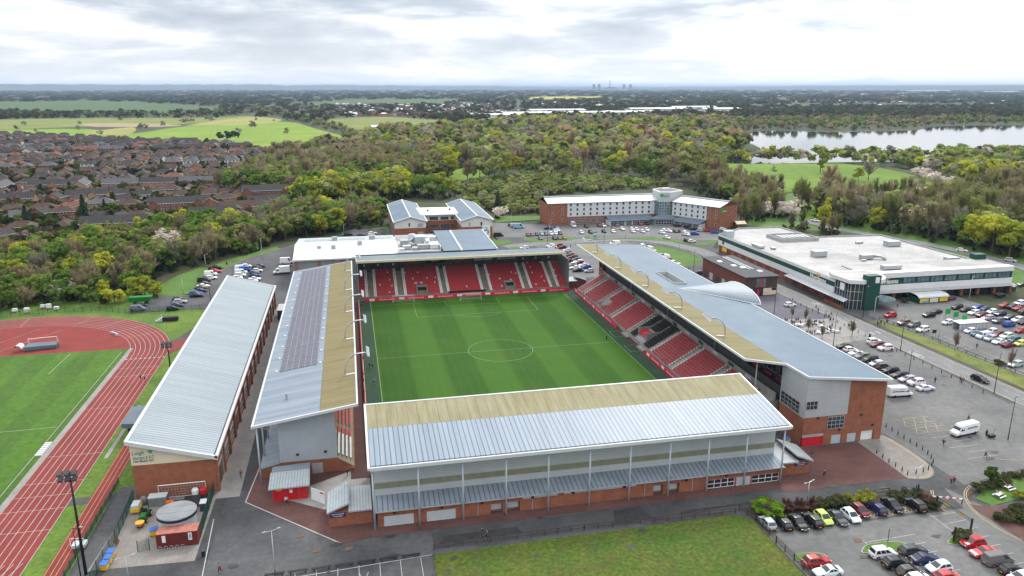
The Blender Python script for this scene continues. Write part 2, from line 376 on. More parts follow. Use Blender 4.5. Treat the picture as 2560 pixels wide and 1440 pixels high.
def arc(cx, cy, r, a0, a1, n=40): strip([(cx + r * math.cos(rad(a0 + (a1 - a0) * i / n)), cy + r * math.sin(rad(a0 + (a1 - a0) * i / n))) for i in range(n + 1)], lw, Z + .004, mb)
ln(-PW, -60, -PW, 57.5); ln(PW, -60, PW, 57.5); ln(-PW, 0, PW, 0); arc(0, 0, 9.15, 0, 360, 64)
for s in (1, -1):
    y = s * PL; ln(-PW, y, PW, y); ln(-20.16, y, -20.16, y - s * 16.5); ln(20.16, y, 20.16, y - s * 16.5); ln(-20.16, y - s * 16.5, 20.16, y - s * 16.5)
    ln(-9.16, y, -9.16, y - s * 5.5); ln(9.16, y, 9.16, y - s * 5.5); ln(-9.16, y - s * 5.5, 9.16, y - s * 5.5)
    arc(0, y - s * 11, 9.15, -90 * s - 53, -90 * s + 53, 24)
for (y0, y1) in ((4.2, 9.5), (-9, -3.6)):    # technical areas
    ln(35.6, y0, 38.4, y0); ln(35.6, y1, 38.4, y1); ln(35.6, y0, 35.6, y1)
mb.build('pitch_line', D('chalk', (.2, .28, .16), .8, var=.25, scale=1.5), kind='structure')

# athletics ground
flat('lawn', [(-240, -160), (-78, -160), (-78, 66), (-84, 80), (-96, 79), (-110, 92), (-240, 74)], 'grass', -.1, px=False)
tc = (-138.5, 15.5)
def ring(r0, r1, z, mat, name, a0=0, a1=180):
    m_ = MB(); n = 48
    for i in range(n):
        t0, t1 = rad(a0 + (a1 - a0) * i / n), rad(a0 + (a1 - a0) * (i + 1) / n)
        m_.face([(tc[0] + r * math.cos(t), tc[1] + r * math.sin(t), z) for r, t in ((r0, t0), (r1, t0), (r1, t1), (r0, t1))])
    return m_
m_ = ring(36.5, 46.8, -.03, None, 'x'); m_.face([(-102, -160, -.03), (-91.7, -160, -.03), (-91.7, 15.5, -.03), (-102, 15.5, -.03)])
m_.face([(-91.75, 15.2, -.028), (-86.2, 26, -.028), (-88, 31, -.028), (-93, 27, -.028)])
m_.build('running_track', MT['track_red'], kind='structure')
m_ = ring(0.01, 36.5, -.05, None, 'x'); m_.face([(-175, 15.5, -.05), (-102, 15.5, -.05), (-102, 23.4, -.048), (-175, 23.4, -.048)]); m_.build('running_track', D('track_plain', (.18, .02, .015), .8, scale=.2), kind='structure')
fm = M('field_turf', (.04, .105, .005), .9, scale=.06, col2=(.06, .135, .007), fine=.2, stripe=(0, 11.0, 5.5, .84)); MT['field_turf'] = fm
flat('infield', [(-175, -160), (-103.1, -160), (-103.1, 23.4), (-175, 24.2)], fm, -.02, px=False)
mb = MB(); Z = 0.0
for k in range(9):
    r = 36.5 + 1.285 * k; x = tc[0] + r
    strip([(x, -160), (x, 15.5)], .11, -.01, mb)
    strip([(tc[0] + r * math.cos(rad(a)), tc[1] + r * math.sin(rad(a))) for a in range(0, 181, 4)], .11, -.012, mb)
for y in (-55.3, -60.4, -65.4, -72.5, -44.0, 6.6, 0.5, -20): strip([(-102, y), (-91.7, y)], .1, -.006, mb)
for k in range(8): strip([(-102 + 1.285 * k + .5, -82), (-102 + 1.285 * k - 5.6 if k > 4 else -102 + 1.285 * k - 1.5, -104)], .1, -.004, mb)
for a in (30, 42, 55, 70, 95): strip([(tc[0] + r * math.cos(rad(a)), tc[1] + r * math.sin(rad(a))) for r in (36.6, 46.6)], .1, -.006, mb)
for k in range(9): strip([(-102 + k * 1.2, 14.0), (-101.3 + k * 1.2, 14.05)], .5, -.005, mb)
strip([(-104.6, -160), (-104.6, 21)], .12, .0, mb); strip([(-175, -30.5), (-104.6, -29)], .12, .0, mb); strip([(-140, 26), (-128, 46)], .1, -.02, mb); strip([(-147, 26), (-135, 49)], .1, -.02, mb)
strip([at(176, 884)[:2], at(121, 935)[:2]], .12, 0, mb)
mb.build('track_line', D('lane_white', (.38, .34, .32), .75, var=.12), kind='structure')
flat('track_kerb', rect(-103.2, -160, -102.1, 23.5), 'paving_grey', -.005, px=False)
flat('runway', rect(-88.3, -160, -85.3, -40), 'track_red', -.04, px=False)
mb = MB()
for x in (-88.1, -87.2, -86.4, -85.5): strip([(x, -160), (x, -40)], .1, -.03, mb)
mb.build('track_line', D('lane_orange', (.45, .24, .12), .75), kind='structure')
flat('path', rect(-91.7, -64.8, -84.6, -62.4), 'asphalt', -.05, px=False); flat('path', rect(-84.6, -150, -81.9, -62), 'asphalt_dark', -.05, px=False)
flat('path', rect(-90.6, -47, -89.8, -20), 'paving_grey', -.05, px=False)
flat('path', [(-93, 27), (-87, 25), (-82, 46), (-84, 66), (-87, 66), (-86, 48)], 'asphalt_dark', -.045, px=False)
flat('yard', [(-80.5, -65.5), (-66, -65.5), (-66.3, -87), (-82.0, -86.5)], 'paving_buff', .02, px=False)
flat('pavement', [(-81.5, -86.3), (-66.3, -87), (-66.0, -68), (-64.2, -68), (-64.4, -92), (-75, -92.5), (-79, -90)], 'asphalt_dark', .05, px=False)

# red and buff paving outside the stands
flat('forecourt', [(-60.6, -70.4), (-60.3, -58), (-57, -30), (-54, -30), (-40.5, -60), (-38.5, -83), (60, -83), (61.6, -87.6), (37.2, -86.0), (-38, -86.1), (-43.6, -87.1)], 'paving_red', .04, px=False)
flat('forecourt', [(36, -66), (49.6, -72), (62, -72.6), (61.8, -87.5), (36, -87.5)], 'paving_red', .044, px=False)
flat('forecourt', [(-55, -70), (-41, -62), (-38.5, -62), (-38.5, -76), (-45, -77)], 'concrete', .048, px=False)
bp = smooth_line([(62.2, -72.3), (64, -71), (69.5, -70.5), (70.3, -78), (69.6, -84.5), (67.5, -87.6), (64.5, -88.6), (61.8, -87.7)], 3)
flat('plaza', bp, 'paving_buff', .05, px=False)
flat('plaza', [(77, -2), (110, 4), (110, 38), (77, 44)], 'paving_blue', .03, px=False)
flat('plaza', [at(*p)[:2] for p in ((1955, 798), (2060, 798), (2090, 790), (2185, 845), (2100, 860), (2075, 872), (2030, 850))], 'paving_grey', .05, px=False)
# the road on the west side and its curve towards the hotel
ry = smooth_line([(116.5, -140), (115.5, -60), (114.9, -30), (113.7, 35), (112.8, 80), at(1763, 632)[:2], at(1696, 614)[:2], at(1618, 601)[:2], at(1540, 599)[:2], at(1451, 603)[:2], at(1329, 611)[:2], at(1265, 618)[:2]], 8)
mb = MB(); strip(ry, 6.6, .03, mb); mb.build('road', MT['road_grey'], kind='structure')
rs = [p for p in ry if p[1] < 75]
def offs(line, d):
    P = [Vector(p) for p in line]; o = []
    for i, p in enumerate(P):
        t = (P[min(i + 1, len(P) - 1)] - P[max(i - 1, 0)]).normalized(); o.append(tuple(p + Vector((-t.y, t.x)) * d))
    return o
mb = MB()
for d in (2.9, 3.15, -2.9, -3.15): strip(offs(rs, d), .1, .045, mb)
strip(offs(ry, 3.4), .15, .042, mb); strip(offs(ry, -3.4), .15, .042, mb)
mb.build('road_marking', MT['line_yellow'], kind='structure')
mb = MB(); acc = 0
for i in range(len(ry) - 1):
    a, b = Vector(ry[i]), Vector(ry[i + 1]); L = (b - a).length; t = (b - a) / L; s = -acc
    while s < L:
        if s >= 0: strip([tuple(a + t * s), tuple(a + t * min(s + 3, L))], .14, .047, mb)
        s += 6
    acc = (L - s) % 6
for (px_, py_) in ((2290, 887), (2044, 760)):  # speed roundels
    x, y, _ = at(px_, py_); strip([(x + 1.0 * math.cos(rad(a)), y + 2.6 * math.sin(rad(a))) for a in range(0, 361, 12)], .25, .05, mb)
    for dx in (-.35, .35): strip([(x + dx + .22 * math.cos(rad(a)), y + 1.2 * math.sin(rad(a))) for a in range(0, 361, 24)], .2, .052, mb)
for (px_, py_) in ((2135, 803), (2150, 801), (2180, 833), (2195, 831)):
    x, y, _ = at(px_, py_); strip([(x, y - 1.2), (x, y + 1.2)], .5, .05, mb)
mb.build('road_marking', MT['line_white'], kind='structure')
mb = MB()
for d in (3.6, -3.6):
    o = offs(ry, d)
    for i in range(len(o) - 1): mb.beam((*o[i], .06), (*o[i + 1], .06), .18, .13)
mb.build('kerb', MT['kerb'], kind='structure')
flat('pavement', offs(rs, -3.7) + offs(rs, -5.6)[::-1], 'asphalt_dark', .06, px=False)
flat('grass_verge', [(120.6, 2.0), (122.5, 3.0), (125.5, -8), (128.5, -60), (128.5, -140), (122, -140), (121.0, -60), (120.6, -20)], 'grass_rough', .06, px=False)
flat('lawn', [at(*p)[:2] for p in ((1616, 613), (1660, 617), (1722, 632), (1752, 645), (1752, 660), (1705, 667), (1640, 632))], 'grass_lush', .05, px=False)
for q in (((1306, 600), (1316, 595), (1370, 600), (1434, 595), (1438, 600), (1400, 604), (1330, 606)), ((1460, 592), (1466, 590), (1500, 598), (1620, 592), (1700, 601), (1730, 612), (1660, 603), (1560, 597), (1490, 600)),
          ((1228, 608), (1230, 592), (1240, 600), (1278, 602), (1276, 608), (1240, 613)), ((1275, 618), (1300, 617), (1298, 624), (1270, 626)), ((1720, 612), (1792, 600), (1795, 606), (1760, 614))):
    flat('grass_verge', [at(*p)[:2] for p in q], 'grass_lush', .06, px=False)
flat('lawn', [at(*p)[:2] for p in ((1234, 546), (1240, 556), (1352, 549), (1355, 540), (1240, 541))], 'grass_lush', .02, px=False)
flat('lawn', [at(*p)[:2] for p in ((800, 592), (880, 578), (970, 565), (975, 590), (965, 575), (860, 580))], 'grass_lush', .02, px=False)
flat('grass_verge', [at(*p)[:2] for p in ((405, 738), (470, 735), (492, 722), (523, 672), (500, 668), (440, 690), (400, 715))], 'grass_lush', -.05, px=False)
flat('grass_verge', [at(*p)[:2] for p in ((540, 672), (560, 670), (615, 645), (700, 622), (690, 616), (600, 640), (535, 662))], 'grass_lush', -.05, px=False)
# the green in front and the south-west car park
for q in ([(69.5, -62), (110, -62), (110.5, 0), (77, -3), (69.5, -30)], [(129, -140), (170, -140), (170, 22), (135, 22), (124, 8), (126.5, -8), (129, -60)], [(45, 160), (60, 158), (150, 128), (128, 186), (60, 194), (42, 203), (31, 203), (31, 165)], [(41, 75), (90, 80), (90, 150), (45, 155)], [(70.5, -92), (113, -84), (112, -62), (70.5, -62)], [(26, -140), (25.8, -99.2), (64, -99), (66, -92), (80, -140)]): flat('car_park', q, 'asphalt_light', .012, px=False)
mb = MB(); strip(smooth_line(xy((1940, 534), (1974, 541), (2057, 563), (2122, 577), (2274, 602), (2418, 631), (2545, 664), (2640, 700)), 5), 7.5, -.02, mb); mb.build('road', MT['road_grey'], kind='structure')
flat('lawn', [at(*p)[:2] for p in ((1850, 560), (1900, 500), (1990, 480), (2320, 490), (2430, 480), (2800, 470), (2900, 640), (2560, 720), (2400, 640), (2240, 600), (2100, 580), (1950, 570))], 'grass_lush', -.24, px=False)
mb = MB()
for a_, b_ in ((752, 1340), (793, 1377), (872, 1373), (2145, 1352)): x, y, _ = at(a_, b_); mb.face([(x - .7, y - .5, .066), (x + .6, y - .4, .066), (x + .7, y + .5, .066), (x - .5, y + .6, .066)])
mb.build('tarmac_patch', D('patch_brown', (.13, .075, .05), .9), kind='structure')
mb = MB()
for x0, x1, y0, y1 in ((-28, -14, -90.5, -88.2), (2, 9, -91, -86.6), (14, 30, -90.2, -89.2), (-62, -50, -98, -96.4), (50, 62, -93, -90.5)): mb.face([(x0, y0, .06), (x1, y0 + .4, .06), (x1 - .8, y1, .06), (x0 + 1.1, y1 - .2, .06)])
mb.build('tarmac_patch', D('patch_dark', (.03, .03, .032), .8, scale=.6, var=.3), kind='structure')
stn = random.Random(8); mb = MB()
for k in range(90):
    x, y = ((stn.uniform(-64, 60), stn.uniform(-99, -86)), (stn.uniform(27, 110), stn.uniform(-120, -70)), (stn.uniform(72, 108), stn.uniform(-60, 0)))[k % 3]; r = stn.uniform(.2, 1.1); mb.face([(x + r * stn.uniform(.6, 1.3) * math.cos(a), y + .6 * r * stn.uniform(.6, 1.3) * math.sin(a), .064 + .0002 * k) for a in [6.28 * i / 9 for i in range(9)]])
mb.build('tarmac_stain', D('oil_stain', (.035, .034, .034), .6, var=.2), kind='structure')
gz = D('green_turf', (.032, .084, .006), .95, scale=.1, col2=(.088, .105, .011), fine=.3); g = NG(gz.node_tree); lk_ = g.n['Principled BSDF'].inputs[0].links[0].from_socket; p_ = g.new('ShaderNodeNewGeometry').outputs[0]
n_ = g.new('ShaderNodeTexNoise', {'Vector': p_, 'Scale': .28, 'Detail': 6.0, 'Roughness': .75}).outputs[0]; c_ = g.mix(g.ramp(n_, [(.5, (0, 0, 0)), (.68, (.65,) * 3)]), lk_, (.085, .062, .022)); n_ = g.new('ShaderNodeTexNoise', {'Vector': p_, 'Scale': 1.3, 'Detail': 5.0, 'Roughness': .8}).outputs[0]
g.l.new(g.mix(1.0, c_, g.ramp(n_, [(.3, (.6,) * 3), (.7, (1.35,) * 3)]), 'MULTIPLY'), g.n['Principled BSDF'].inputs[0])
flat('green', [(-29.6, -140), (-29.5, -93.2), (23.6, -92.4), (25.6, -94.8), (25.4, -140)], gz, .05, px=False)
mb = MB(); W_ = 'line_white'
for i in range(8): x = 28.2 + 2.42 * i; strip([(x, -98.1), (x, -93.6)], .1, .03, mb)
strip([(28.0, -98.2), (45.0, -98.4)], .1, .034, mb)
for y in range(8): strip([(40.3, -104.6 - 2.45 * y), (45.0, -104.4 - 2.45 * y)], .1, .03, mb); strip([(45.3, -104.4 - 2.45 * y), (50.0, -104.2 - 2.45 * y)], .1, .03, mb); strip([(56.8, -100.2 - 2.45 * y), (61.6, -99.8 - 2.45 * y)], .1, .03, mb); strip([(27, -107.6 - 2.45 * y), (31.5, -107.4 - 2.45 * y)], .1, .03, mb)
strip([(40.2, -104), (40.3, -140)], .1, .034, mb); strip([(56.7, -99.5), (56.8, -140)], .1, .034, mb)
for k in range(9): strip([(79 + (k % 2) * 3, -64 - k * 2.4), (86, -64 - k * 2.4)], .1, .03, mb)
x0, y0 = at(1000, 1395)[:2]
for k in range(-6, 4): strip([(x0 + k * 3.2, y0 - .6), (x0 + k * 3.2, y0 - 8)], .1, .03, mb)
for k in (-4, -2): strip([(x0 + k * 3.2, y0 - 2.6), (x0 + k * 3.2 + 1.4, y0 - 8)], .1, .034, mb); strip([(x0 + k * 3.2 + 1.4, y0 - 2.6), (x0 + k * 3.2, y0 - 8)], .1, .036, mb)
for k in range(14): x, y = 127.5, 6 - k * 2.55; strip([(x, y), (x + 4.8, y + 1.0)], .1, .03, mb)
for k in range(10): strip([(78.5, -3 - 2.5 * k), (73.6, -3 - 2.5 * k)], .1, .03, mb)
for k in range(22): x = 62 + 3.0 * k; strip([(x, 186), (x, 181)], .1, .03, mb); strip([(x, 172), (x, 162)], .1, .03, mb)
strip([(-60.6, -70.4), (-43.6, -87.2)], .22, .07, mb); strip([(-60.6, -70.4), (-57, -30)], .22, .07, mb); strip([(-77, -92), (-64.3, -92)], .15, .08, mb); strip([(-64.4, -92), (-65.3, -75)], .15, .08, mb)
strip([(-63, -95.5), (-29.6, -93.2)], .15, .06, mb)
mb.build('bay_marking', MT['line_white'], kind='structure')
mb = MB()
for i in range(12): x = 45.4 + 1.25 * i; strip([(x, -98.2), (x + 1.2, -96.6)], .1, .03, mb); strip([(x + 1.2, -98.2), (x, -96.6)], .1, .032, mb)
for i in range(5): x = 45.6 + 3.6 * i; strip([(x, -98.2), (x - 1.4, -93.2)], .1, .036, mb); strip([(x + 1.1, -98.2), (x + .9, -93.2)], .1, .038, mb)
strip([(45.0, -98.4), (61, -98.0)], .1, .04, mb); strip([(45.0, -96.6), (61, -96.4)], .1, .042, mb)
for k in range(6): strip([(77.5 + (k % 3) * 2.6, -64.0 - (k // 3) * 3.6), (79.7 + (k % 3) * 2.6, -67.4 - (k // 3) * 3.6)], .1, .034, mb); strip([(79.7 + (k % 3) * 2.6, -64.0 - (k // 3) * 3.6), (77.5 + (k % 3) * 2.6, -67.4 - (k // 3) * 3.6)], .1, .036, mb)
for k in range(3): strip([(77.5, -64 - k * 3.6), (85.3, -64 - k * 3.6)], .1, .038, mb)
for k in range(40): strip([(132.4, 5 - k * 1.2), (133.6, 4.4 - k * 1.2)], .1, .034, mb)
strip([(132.3, 6), (132.3, -42)], .12, .04, mb)
q = offs(bp, -.45); strip(q[3:], .12, .06, mb); strip(offs(bp, -.8)[3:], .12, .06, mb)
kx = smooth_line([at(*p)[:2] for p in ((2560, 1352), (2510, 1330), (2450, 1290), (2421, 1255), (2416, 1232), (2430, 1215), (2450, 1207))], 5)
strip(kx, .14, .06, mb); strip(offs(kx, .35), .14, .06, mb)
k2 = [at(*p)[:2] for p in ((2327, 1226), (2330, 1250), (2345, 1270), (2368, 1281), (2350, 1283))]; strip(k2, .14, .06, mb); strip(offs(k2, .35), .14, .06, mb)
k3 = smooth_line([at(*p)[:2] for p in ((2470, 1137), (2490, 1147), (2530, 1151), (2580, 1150))], 4); strip(k3, .16, .06, mb)
kz = smooth_line([at(*p)[:2] for p in ((540, 690), (562, 672), (612, 648), (660, 634), (705, 620))], 5); strip(kz, .2, .04, mb)
mb.build('bay_marking', MT['line_yellow'], kind='structure')
def island(pts, n=4):
    q = smooth_line([at(*p)[:2] for p in pts + [pts[0]]], n)[:-1]
    mb = MB(); mb.slab([(a, b, .13) for a, b in q], .13); mb.build('kerb', MT['kerb'], kind='structure')
    c = Vector((sum(a for a, b in q) / len(q), sum(b for a, b in q) / len(q)))
    mb = MB(); mb.face([(*(c + (Vector(p) - c) * .93), .14) for p in q]).build('grass_verge', MT['grass_lush'], kind='structure')
island([(2156, 1372), (2170, 1362), (2225, 1355), (2268, 1360), (2255, 1376), (2160, 1384)])
island([(1986, 1388), (2030, 1382), (2062, 1388), (2050, 1400), (2010, 1404), (1985, 1402)])
island([(2370, 1352), (2385, 1342), (2440, 1350), (2440, 1360), (2375, 1362)])
flat('lawn', [at(*p)[:2] for p in ((2440, 1248), (2462, 1212), (2500, 1195), (2600, 1190), (2600, 1245), (2540, 1250), (2480, 1265))], 'grass_lush', .08, px=False)
flat('path', [at(*p)[:2] for p in ((2424, 1262), (2440, 1275), (2600, 1380), (2600, 1300), (2540, 1262), (2480, 1268))], 'paving_red', .07, px=False)
flat('planting_bed', [at(*p)[:2] for p in ((1885, 1300), (1860, 1272), (1990, 1258), (2200, 1240), (2322, 1228), (2360, 1280), (2290, 1268), (2180, 1265), (2000, 1290), (1900, 1312))], D('bark_mulch', (.05, .035, .024), .95, scale=1.0), .07, px=False)
# ------------------------------------------------------------------ facade helpers: a wall plane has an origin, a direction along it and an outward normal
class Plane:
    def __init__(s, o, r, z=0.0):
        s.o = Vector((o[0], o[1], z)); s.r = Vector((r[0], r[1], 0)).normalized(); s.n = Vector((s.r.y, -s.r.x, 0))
    def p(s, u, w, d=0.0): q = s.o + s.r * u + s.n * d; return (q.x, q.y, q.z + w)
    def slab(s, mb, u0, u1, w0, w1, d0=0.0, d1=.05, m=None):
        a = [s.p(u0, w0, d1), s.p(u1, w0, d1), s.p(u1, w1, d1), s.p(u0, w1, d1)]; b = [s.p(u0, w0, d0), s.p(u1, w0, d0), s.p(u1, w1, d0), s.p(u0, w1, d0)]
        mb.face(a, m); mb.face(b[::-1], m)
        for i in range(4): j = (i + 1) % 4; mb.face([a[j], a[i], b[i], b[j]], m)
        return mb
    def panel(s, name, mat, parent, u0, u1, w0, w1, d0=0.0, d1=.05): return s.slab(MB(), u0, u1, w0, w1, d0, d1).build(name, MT[mat], parent)
    def window(s, parent, u0, u1, w0, w1, nu=2, nw=1, frame='steel_grey', glass='glass_dark', bar=.09, d=.03, name='window'):
        mb = MB()
        for i in range(nu + 1): u = u0 + (u1 - u0) * i / nu; s.slab(mb, u - bar / 2, u + bar / 2, w0, w1, d, d + .07)
        for j in range(nw + 1): w = w0 + (w1 - w0) * j / nw; s.slab(mb, u0 - bar / 2, u1 + bar / 2, w - bar / 2, w + bar / 2, d + .002, d + .078)
        o = mb.build(name, MT[frame], parent); s.slab(MB(), u0, u1, w0, w1, d - .02, d + .02).build('pane', MT[glass], o); return o

def sheet_roof(name, c1, c2, stripe, scale=.25, rough=.42, var=None, streak=None, fine=.05):
    return D(name, c1, rough, scale=scale, col2=c2, stripe=stripe, fine=fine, spec=.18, streak=streak)
sheet_roof('roof_pale_x', (.195, .24, .295), (.25, .298, .352), (0, .88, .2, .5), scale=.5, streak=(1.6, .1, .2), fine=.08)
sheet_roof('roof_dark_x', (.19, .23, .275), (.25, .29, .335), (0, .88, .2, .5))
sheet_roof('roof_tan_x', (.195, .175, .092), (.275, .252, .155), [(0, 1.88, .12, .68), (0, .47, .08, .92)], scale=.5, rough=.7, streak=(1.6, .2, .3), fine=.12)
sheet_roof('roof_pale_y', (.155, .19, .235), (.235, .275, .32), (1, .5, .1, .72), scale=.5, streak=(.1, 1.4, .2), fine=.08)
sheet_roof('roof_tan_y', (.155, .126, .054), (.22, .186, .092), [(1, 1.0, .12, .8), (1, .5, .1, .82)], scale=.5, rough=.7, streak=(.12, 2.0, .3), fine=.12)
sheet_roof('roof_hall', (.23, .27, .295), (.29, .33, .355), (1, .9, .2, .6), scale=.3, streak=(.15, 1.2, .2), fine=.08)
sheet_roof('roof_slate', (.092, .138, .185), (.13, .178, .225), (1, .5, .06, .86), scale=.1)
sheet_roof('roof_slate_tan', (.15, .125, .055), (.215, .186, .094), (1, 1.0, .1, .84), scale=.5, rough=.7, streak=(.12, 2.0, .3), fine=.1)
sheet_roof('roof_white', (.58, .6, .61), (.7, .71, .72), (0, 1.0, .06, .85), scale=.15, rough=.4)
D('seat_red', (.41, .035, .044), .5, var=.22, scale=1.6); D('seat_white', (.62, .62, .62), .5, var=.1); D('seat_black', (.02, .02, .022), .5, var=0)
D('board_pink', (.72, .008, .07), .4, var=.06); D('olive_band', (.22, .22, .15), .55, var=.12, scale=.8)

def seat_mesh(rows):
    """rows: (x, y, z, facing) with facing a unit vector; one mesh with a pan and a back per seat"""
    v = []; f = []
    for (x, y, z, fx, fy) in rows:
        sx, sy = -fy, fx; n = len(v)
        def P(a, b, c): return (x + sx * a + fx * b, y + sy * a + fy * b, z + c)
        v += [P(-.21, .16, .42), P(.21, .16, .42), P(.21, -.16, .44), P(-.21, -.16, .44), P(.21, -.2, .82), P(-.21, -.2, .82), P(-.21, .15, .3), P(.21, .15, .3)]
        f += [(n, n + 1, n + 2, n + 3), (n + 3, n + 2, n + 4, n + 5), (n + 1, n, n + 6, n + 7)]
    return v, f
def seat_part(name, rows, mat, parent, kind=None):
    v, f = seat_mesh(rows); me = bpy.data.meshes.new(name); me.from_pydata(v, [], f); me.materials.append(MT[mat]); me.update(); return link(name, me, parent, kind)

# ------------------------------------------------------------------ the near stand (south)
S = thing('stand', 'near stand seen from behind, pale ribbed roof with tan strip and brick base', 'stand', (0, -83, 0))
rz = lambda y: 11.8 + (y + 84.7) * .135
def roof_poly(x0, x1, y0, y1, zf): return [(x0, y0, zf(y0)), (x1, y0, zf(y0)), (x1, y1, zf(y1)), (x0, y1, zf(y1))]
MB().slab(roof_poly(-38.5, 37.7, -84.15, -72.9, rz), .35).build('roof', MT['roof_pale_x'], S)
MB().slab(roof_poly(-38.5, 37.7, -72.86, -64.95, rz), .35).build('roof_light', MT['roof_tan_x'], S)
mb = MB()
mb.slab([(-38.5, -64.95, rz(-64.95) + .1), (37.7, -64.95, rz(-64.95) + .1), (37.7, -64.6, rz(-64.6) + .1), (-38.5, -64.6, rz(-64.6) + .1)], .45)
for x0, x1 in ((-38.9, -38.5), (37.7, 38.1)): mb.slab([(x0, -84.9, rz(-84.9) + .12), (x1, -84.9, rz(-84.9) + .12), (x1, -64.6, rz(-64.6) + .12), (x0, -64.6, rz(-64.6) + .12)], .45)
mb.slab([(-38.5, -84.95, 11.9), (37.7, -84.95, 11.9), (37.7, -84.6, 11.9), (-38.5, -84.6, 11.9)], .6)
mb.build('fascia', MT['fascia_white'], S)
MB().box(-38.5, -84.6, 11.2, 37.7, -84.15, 11.62).build('gutter', MT['dark_metal'], S)
for i in range(11):
    x = -38.16 + 7.52 * i
    MB().tube([(x, -84.15, 0), (x, -84.15, 11.15)], .17, 8).build('column', MT['steel_blue'], S, True)
MB().box(-37.9, -80.0, 3.9, 37.8, -79.6, 5.22).box(-37.9, -80.0, 6.36, 37.8, -79.6, 12.3).build('cladding', MT['clad_grey'], S)
MB().box(-37.9, -79.98, 5.22, 37.8, -79.6, 6.36).build('window_band', MT['olive_band'], S)
mb = MB().slab([(-38, -83.9, 3.12), (37.9, -83.9, 3.12), (37.8, -80.02, 4.0), (-38, -80.02, 4.0)], .12)
mb.build('lower_roof', MT['roof_dark_x'], S)
MB().box(-38.0, -84.02, 2.98, 38.0, -83.9, 3.16).build('gutter', MT['steel_grey'], S)
SP = Plane((0, -83.4), (1, 0)); mb = MB(); cuts = [(-18.2, -16.1, 0, 1.95), (-15.4, -13, 0, 2.0), (11.9, 13.8, 0, 2.0), (14.6, 17, 0, 2.0), (22.6, 28.1, 0, 1.8), (31.6, 37.2, 0, 1.8)]
xs = -37.6
for a, b, z0, z1 in cuts:
    mb.box(xs, -83.4, 0, a, -79.7, 3.0); mb.box(a, -83.4, z1, b, -79.7, 3.0); mb.box(a, -82.6, 0, b, -79.7, z1); xs = b
mb.box(xs, -83.4, 0, 37.6, -79.7, 3.0)
mb.build('wall', MT['brick'], S)
for a, b in ((-36.6, -31.6), (-29.35, -24.4)): SP.panel('shutter', 'clad_pale', S, a, b, 0.02, 1.9, 0, .05)
for a, b in ((-18.15, -16.15), (-15.3, -13.1), (11.95, 13.75), (14.7, 16.9)): SP.panel('door', 'clad_pale', S, a + .05, b - .05, .45, 1.95, -.75, -.7)
for a, b in ((28.4, 29.7), (30.0, 31.2)): SP.panel('door', 'clad_pale', S, a, b, 0.02, 1.8, 0, .05)
SP.window(S, 22.65, 28.05, .08, 1.74, 4, 2, 'white_paint', d=-.2, bar=.1); SP.window(S, 31.65, 37.15, .08, 1.74, 4, 2, 'white_paint', d=-.2, bar=.1)
for x in (-20.5, -10.8, 10.2, 19.5): MB().tube([(x, -83.5, 0), (x, -83.5, 3)], .07, 6).build('downpipe', MT['steel_grey'], S)
SP.panel('sign_strip', 'clad_pale', S, -12.5, -6.2, 2.3, 2.65, 0, .06); SP.panel('sign_strip', 'clad_pale', S, -5, 8.5, 2.35, 2.65, 0, .06)
for x in (-35, -27, -20, -11, -3.6, 6, 18, 26): SP.panel('wall_light', 'black', S, x, x + .45, 2.35, 2.65, 0, .3)
mb = MB()
for k in range(15): mb.box(-37.6, -79.5 + .8 * k, 0, 37.6, -63.5 if k == 0 else -79.5 + .8 * (k + 1), 6.5 - .4 * k)
mb.build('terrace', MT['terrace'], S)

def annex(label, x0, x1, roofs, sign_u, parent_name='turnstile_block'):
    t = thing(parent_name, label, 'turnstile block', ((x0 + x1) / 2, -78, 0)); y0, y1 = -81.7, -74.6
    MB().box(x0, y0, 0, x1, y1, 2.75).build('wall', MT['brick'], t)
    for nm, poly in roofs: MB().slab(poly, .28).build(nm, MT['roof_ann'], t); 
    pl = Plane((sign_u[0], -81.72), (1, 0)); sg = pl.panel('sign', 'sign_blue', t, 0, 2.6, 1.75, 2.55, 0, .06)
    text('lettering', 'NORTH STAND' if x0 > 0 else 'NORTH STAND', .3, MT['white_paint'], pl.p(1.3, 2.32, .07), (1, 0, 0), (0, 0, 1), sg)
    text('lettering', '< TURNSTILES >', .24, MT['white_paint'], pl.p(1.3, 1.95, .07), (1, 0, 0), (0, 0, 1), sg); return t
sheet_roof('roof_ann', (.3, .33, .35), (.37, .4, .42), (0, .5, .1, .6), scale=.8)
annex('brick turnstile block with navy sign, at the near corner of the red forecourt', 38.3, 44.7, [('roof', [(38.2, -82.3, 3.0), (41.9, -82.3, 3.0), (41.9, -74.4, 3.2), (38.2, -74.4, 3.2)]), ('tilted_roof', [(41.6, -82.0, 4.1), (44.6, -82.9, 3.2), (45.1, -76.2, 3.2), (41.6, -74.4, 4.1)])], (41.4,))
annex('brick turnstile block with navy sign and striped tilted roof beside the white gate', -45.8, -38.4, [('roof', [(-42.4, -82.3, 3.0), (-38.5, -82.3, 3.0), (-38.5, -74.4, 3.2), (-42.4, -74.4, 3.2)]), ('tilted_roof', [(-46.0, -82.6, 3.2), (-42.3, -81.6, 4.1), (-42.3, -73.6, 4.1), (-46.0, -75.6, 3.2)])], (-45.5,))
k = thing('turnstile_kiosk', 'red fronted turnstile kiosk with grey ribbed roof under the left stand gable', 'kiosk', (-52.8, -69, 0))
MB().box(-55.8, -71.2, 0, -49.6, -64.2, 2.9).build('wall', MT['brick'], k)
KP = Plane((-55.8, -71.2), (1, 0)); KP.panel('shutter', 'red_paint', k, .1, 4.6, .02, 2.5, 0, .05); KP.panel('door', 'red_paint', k, 4.75, 6.0, .02, 2.3, 0, .07)
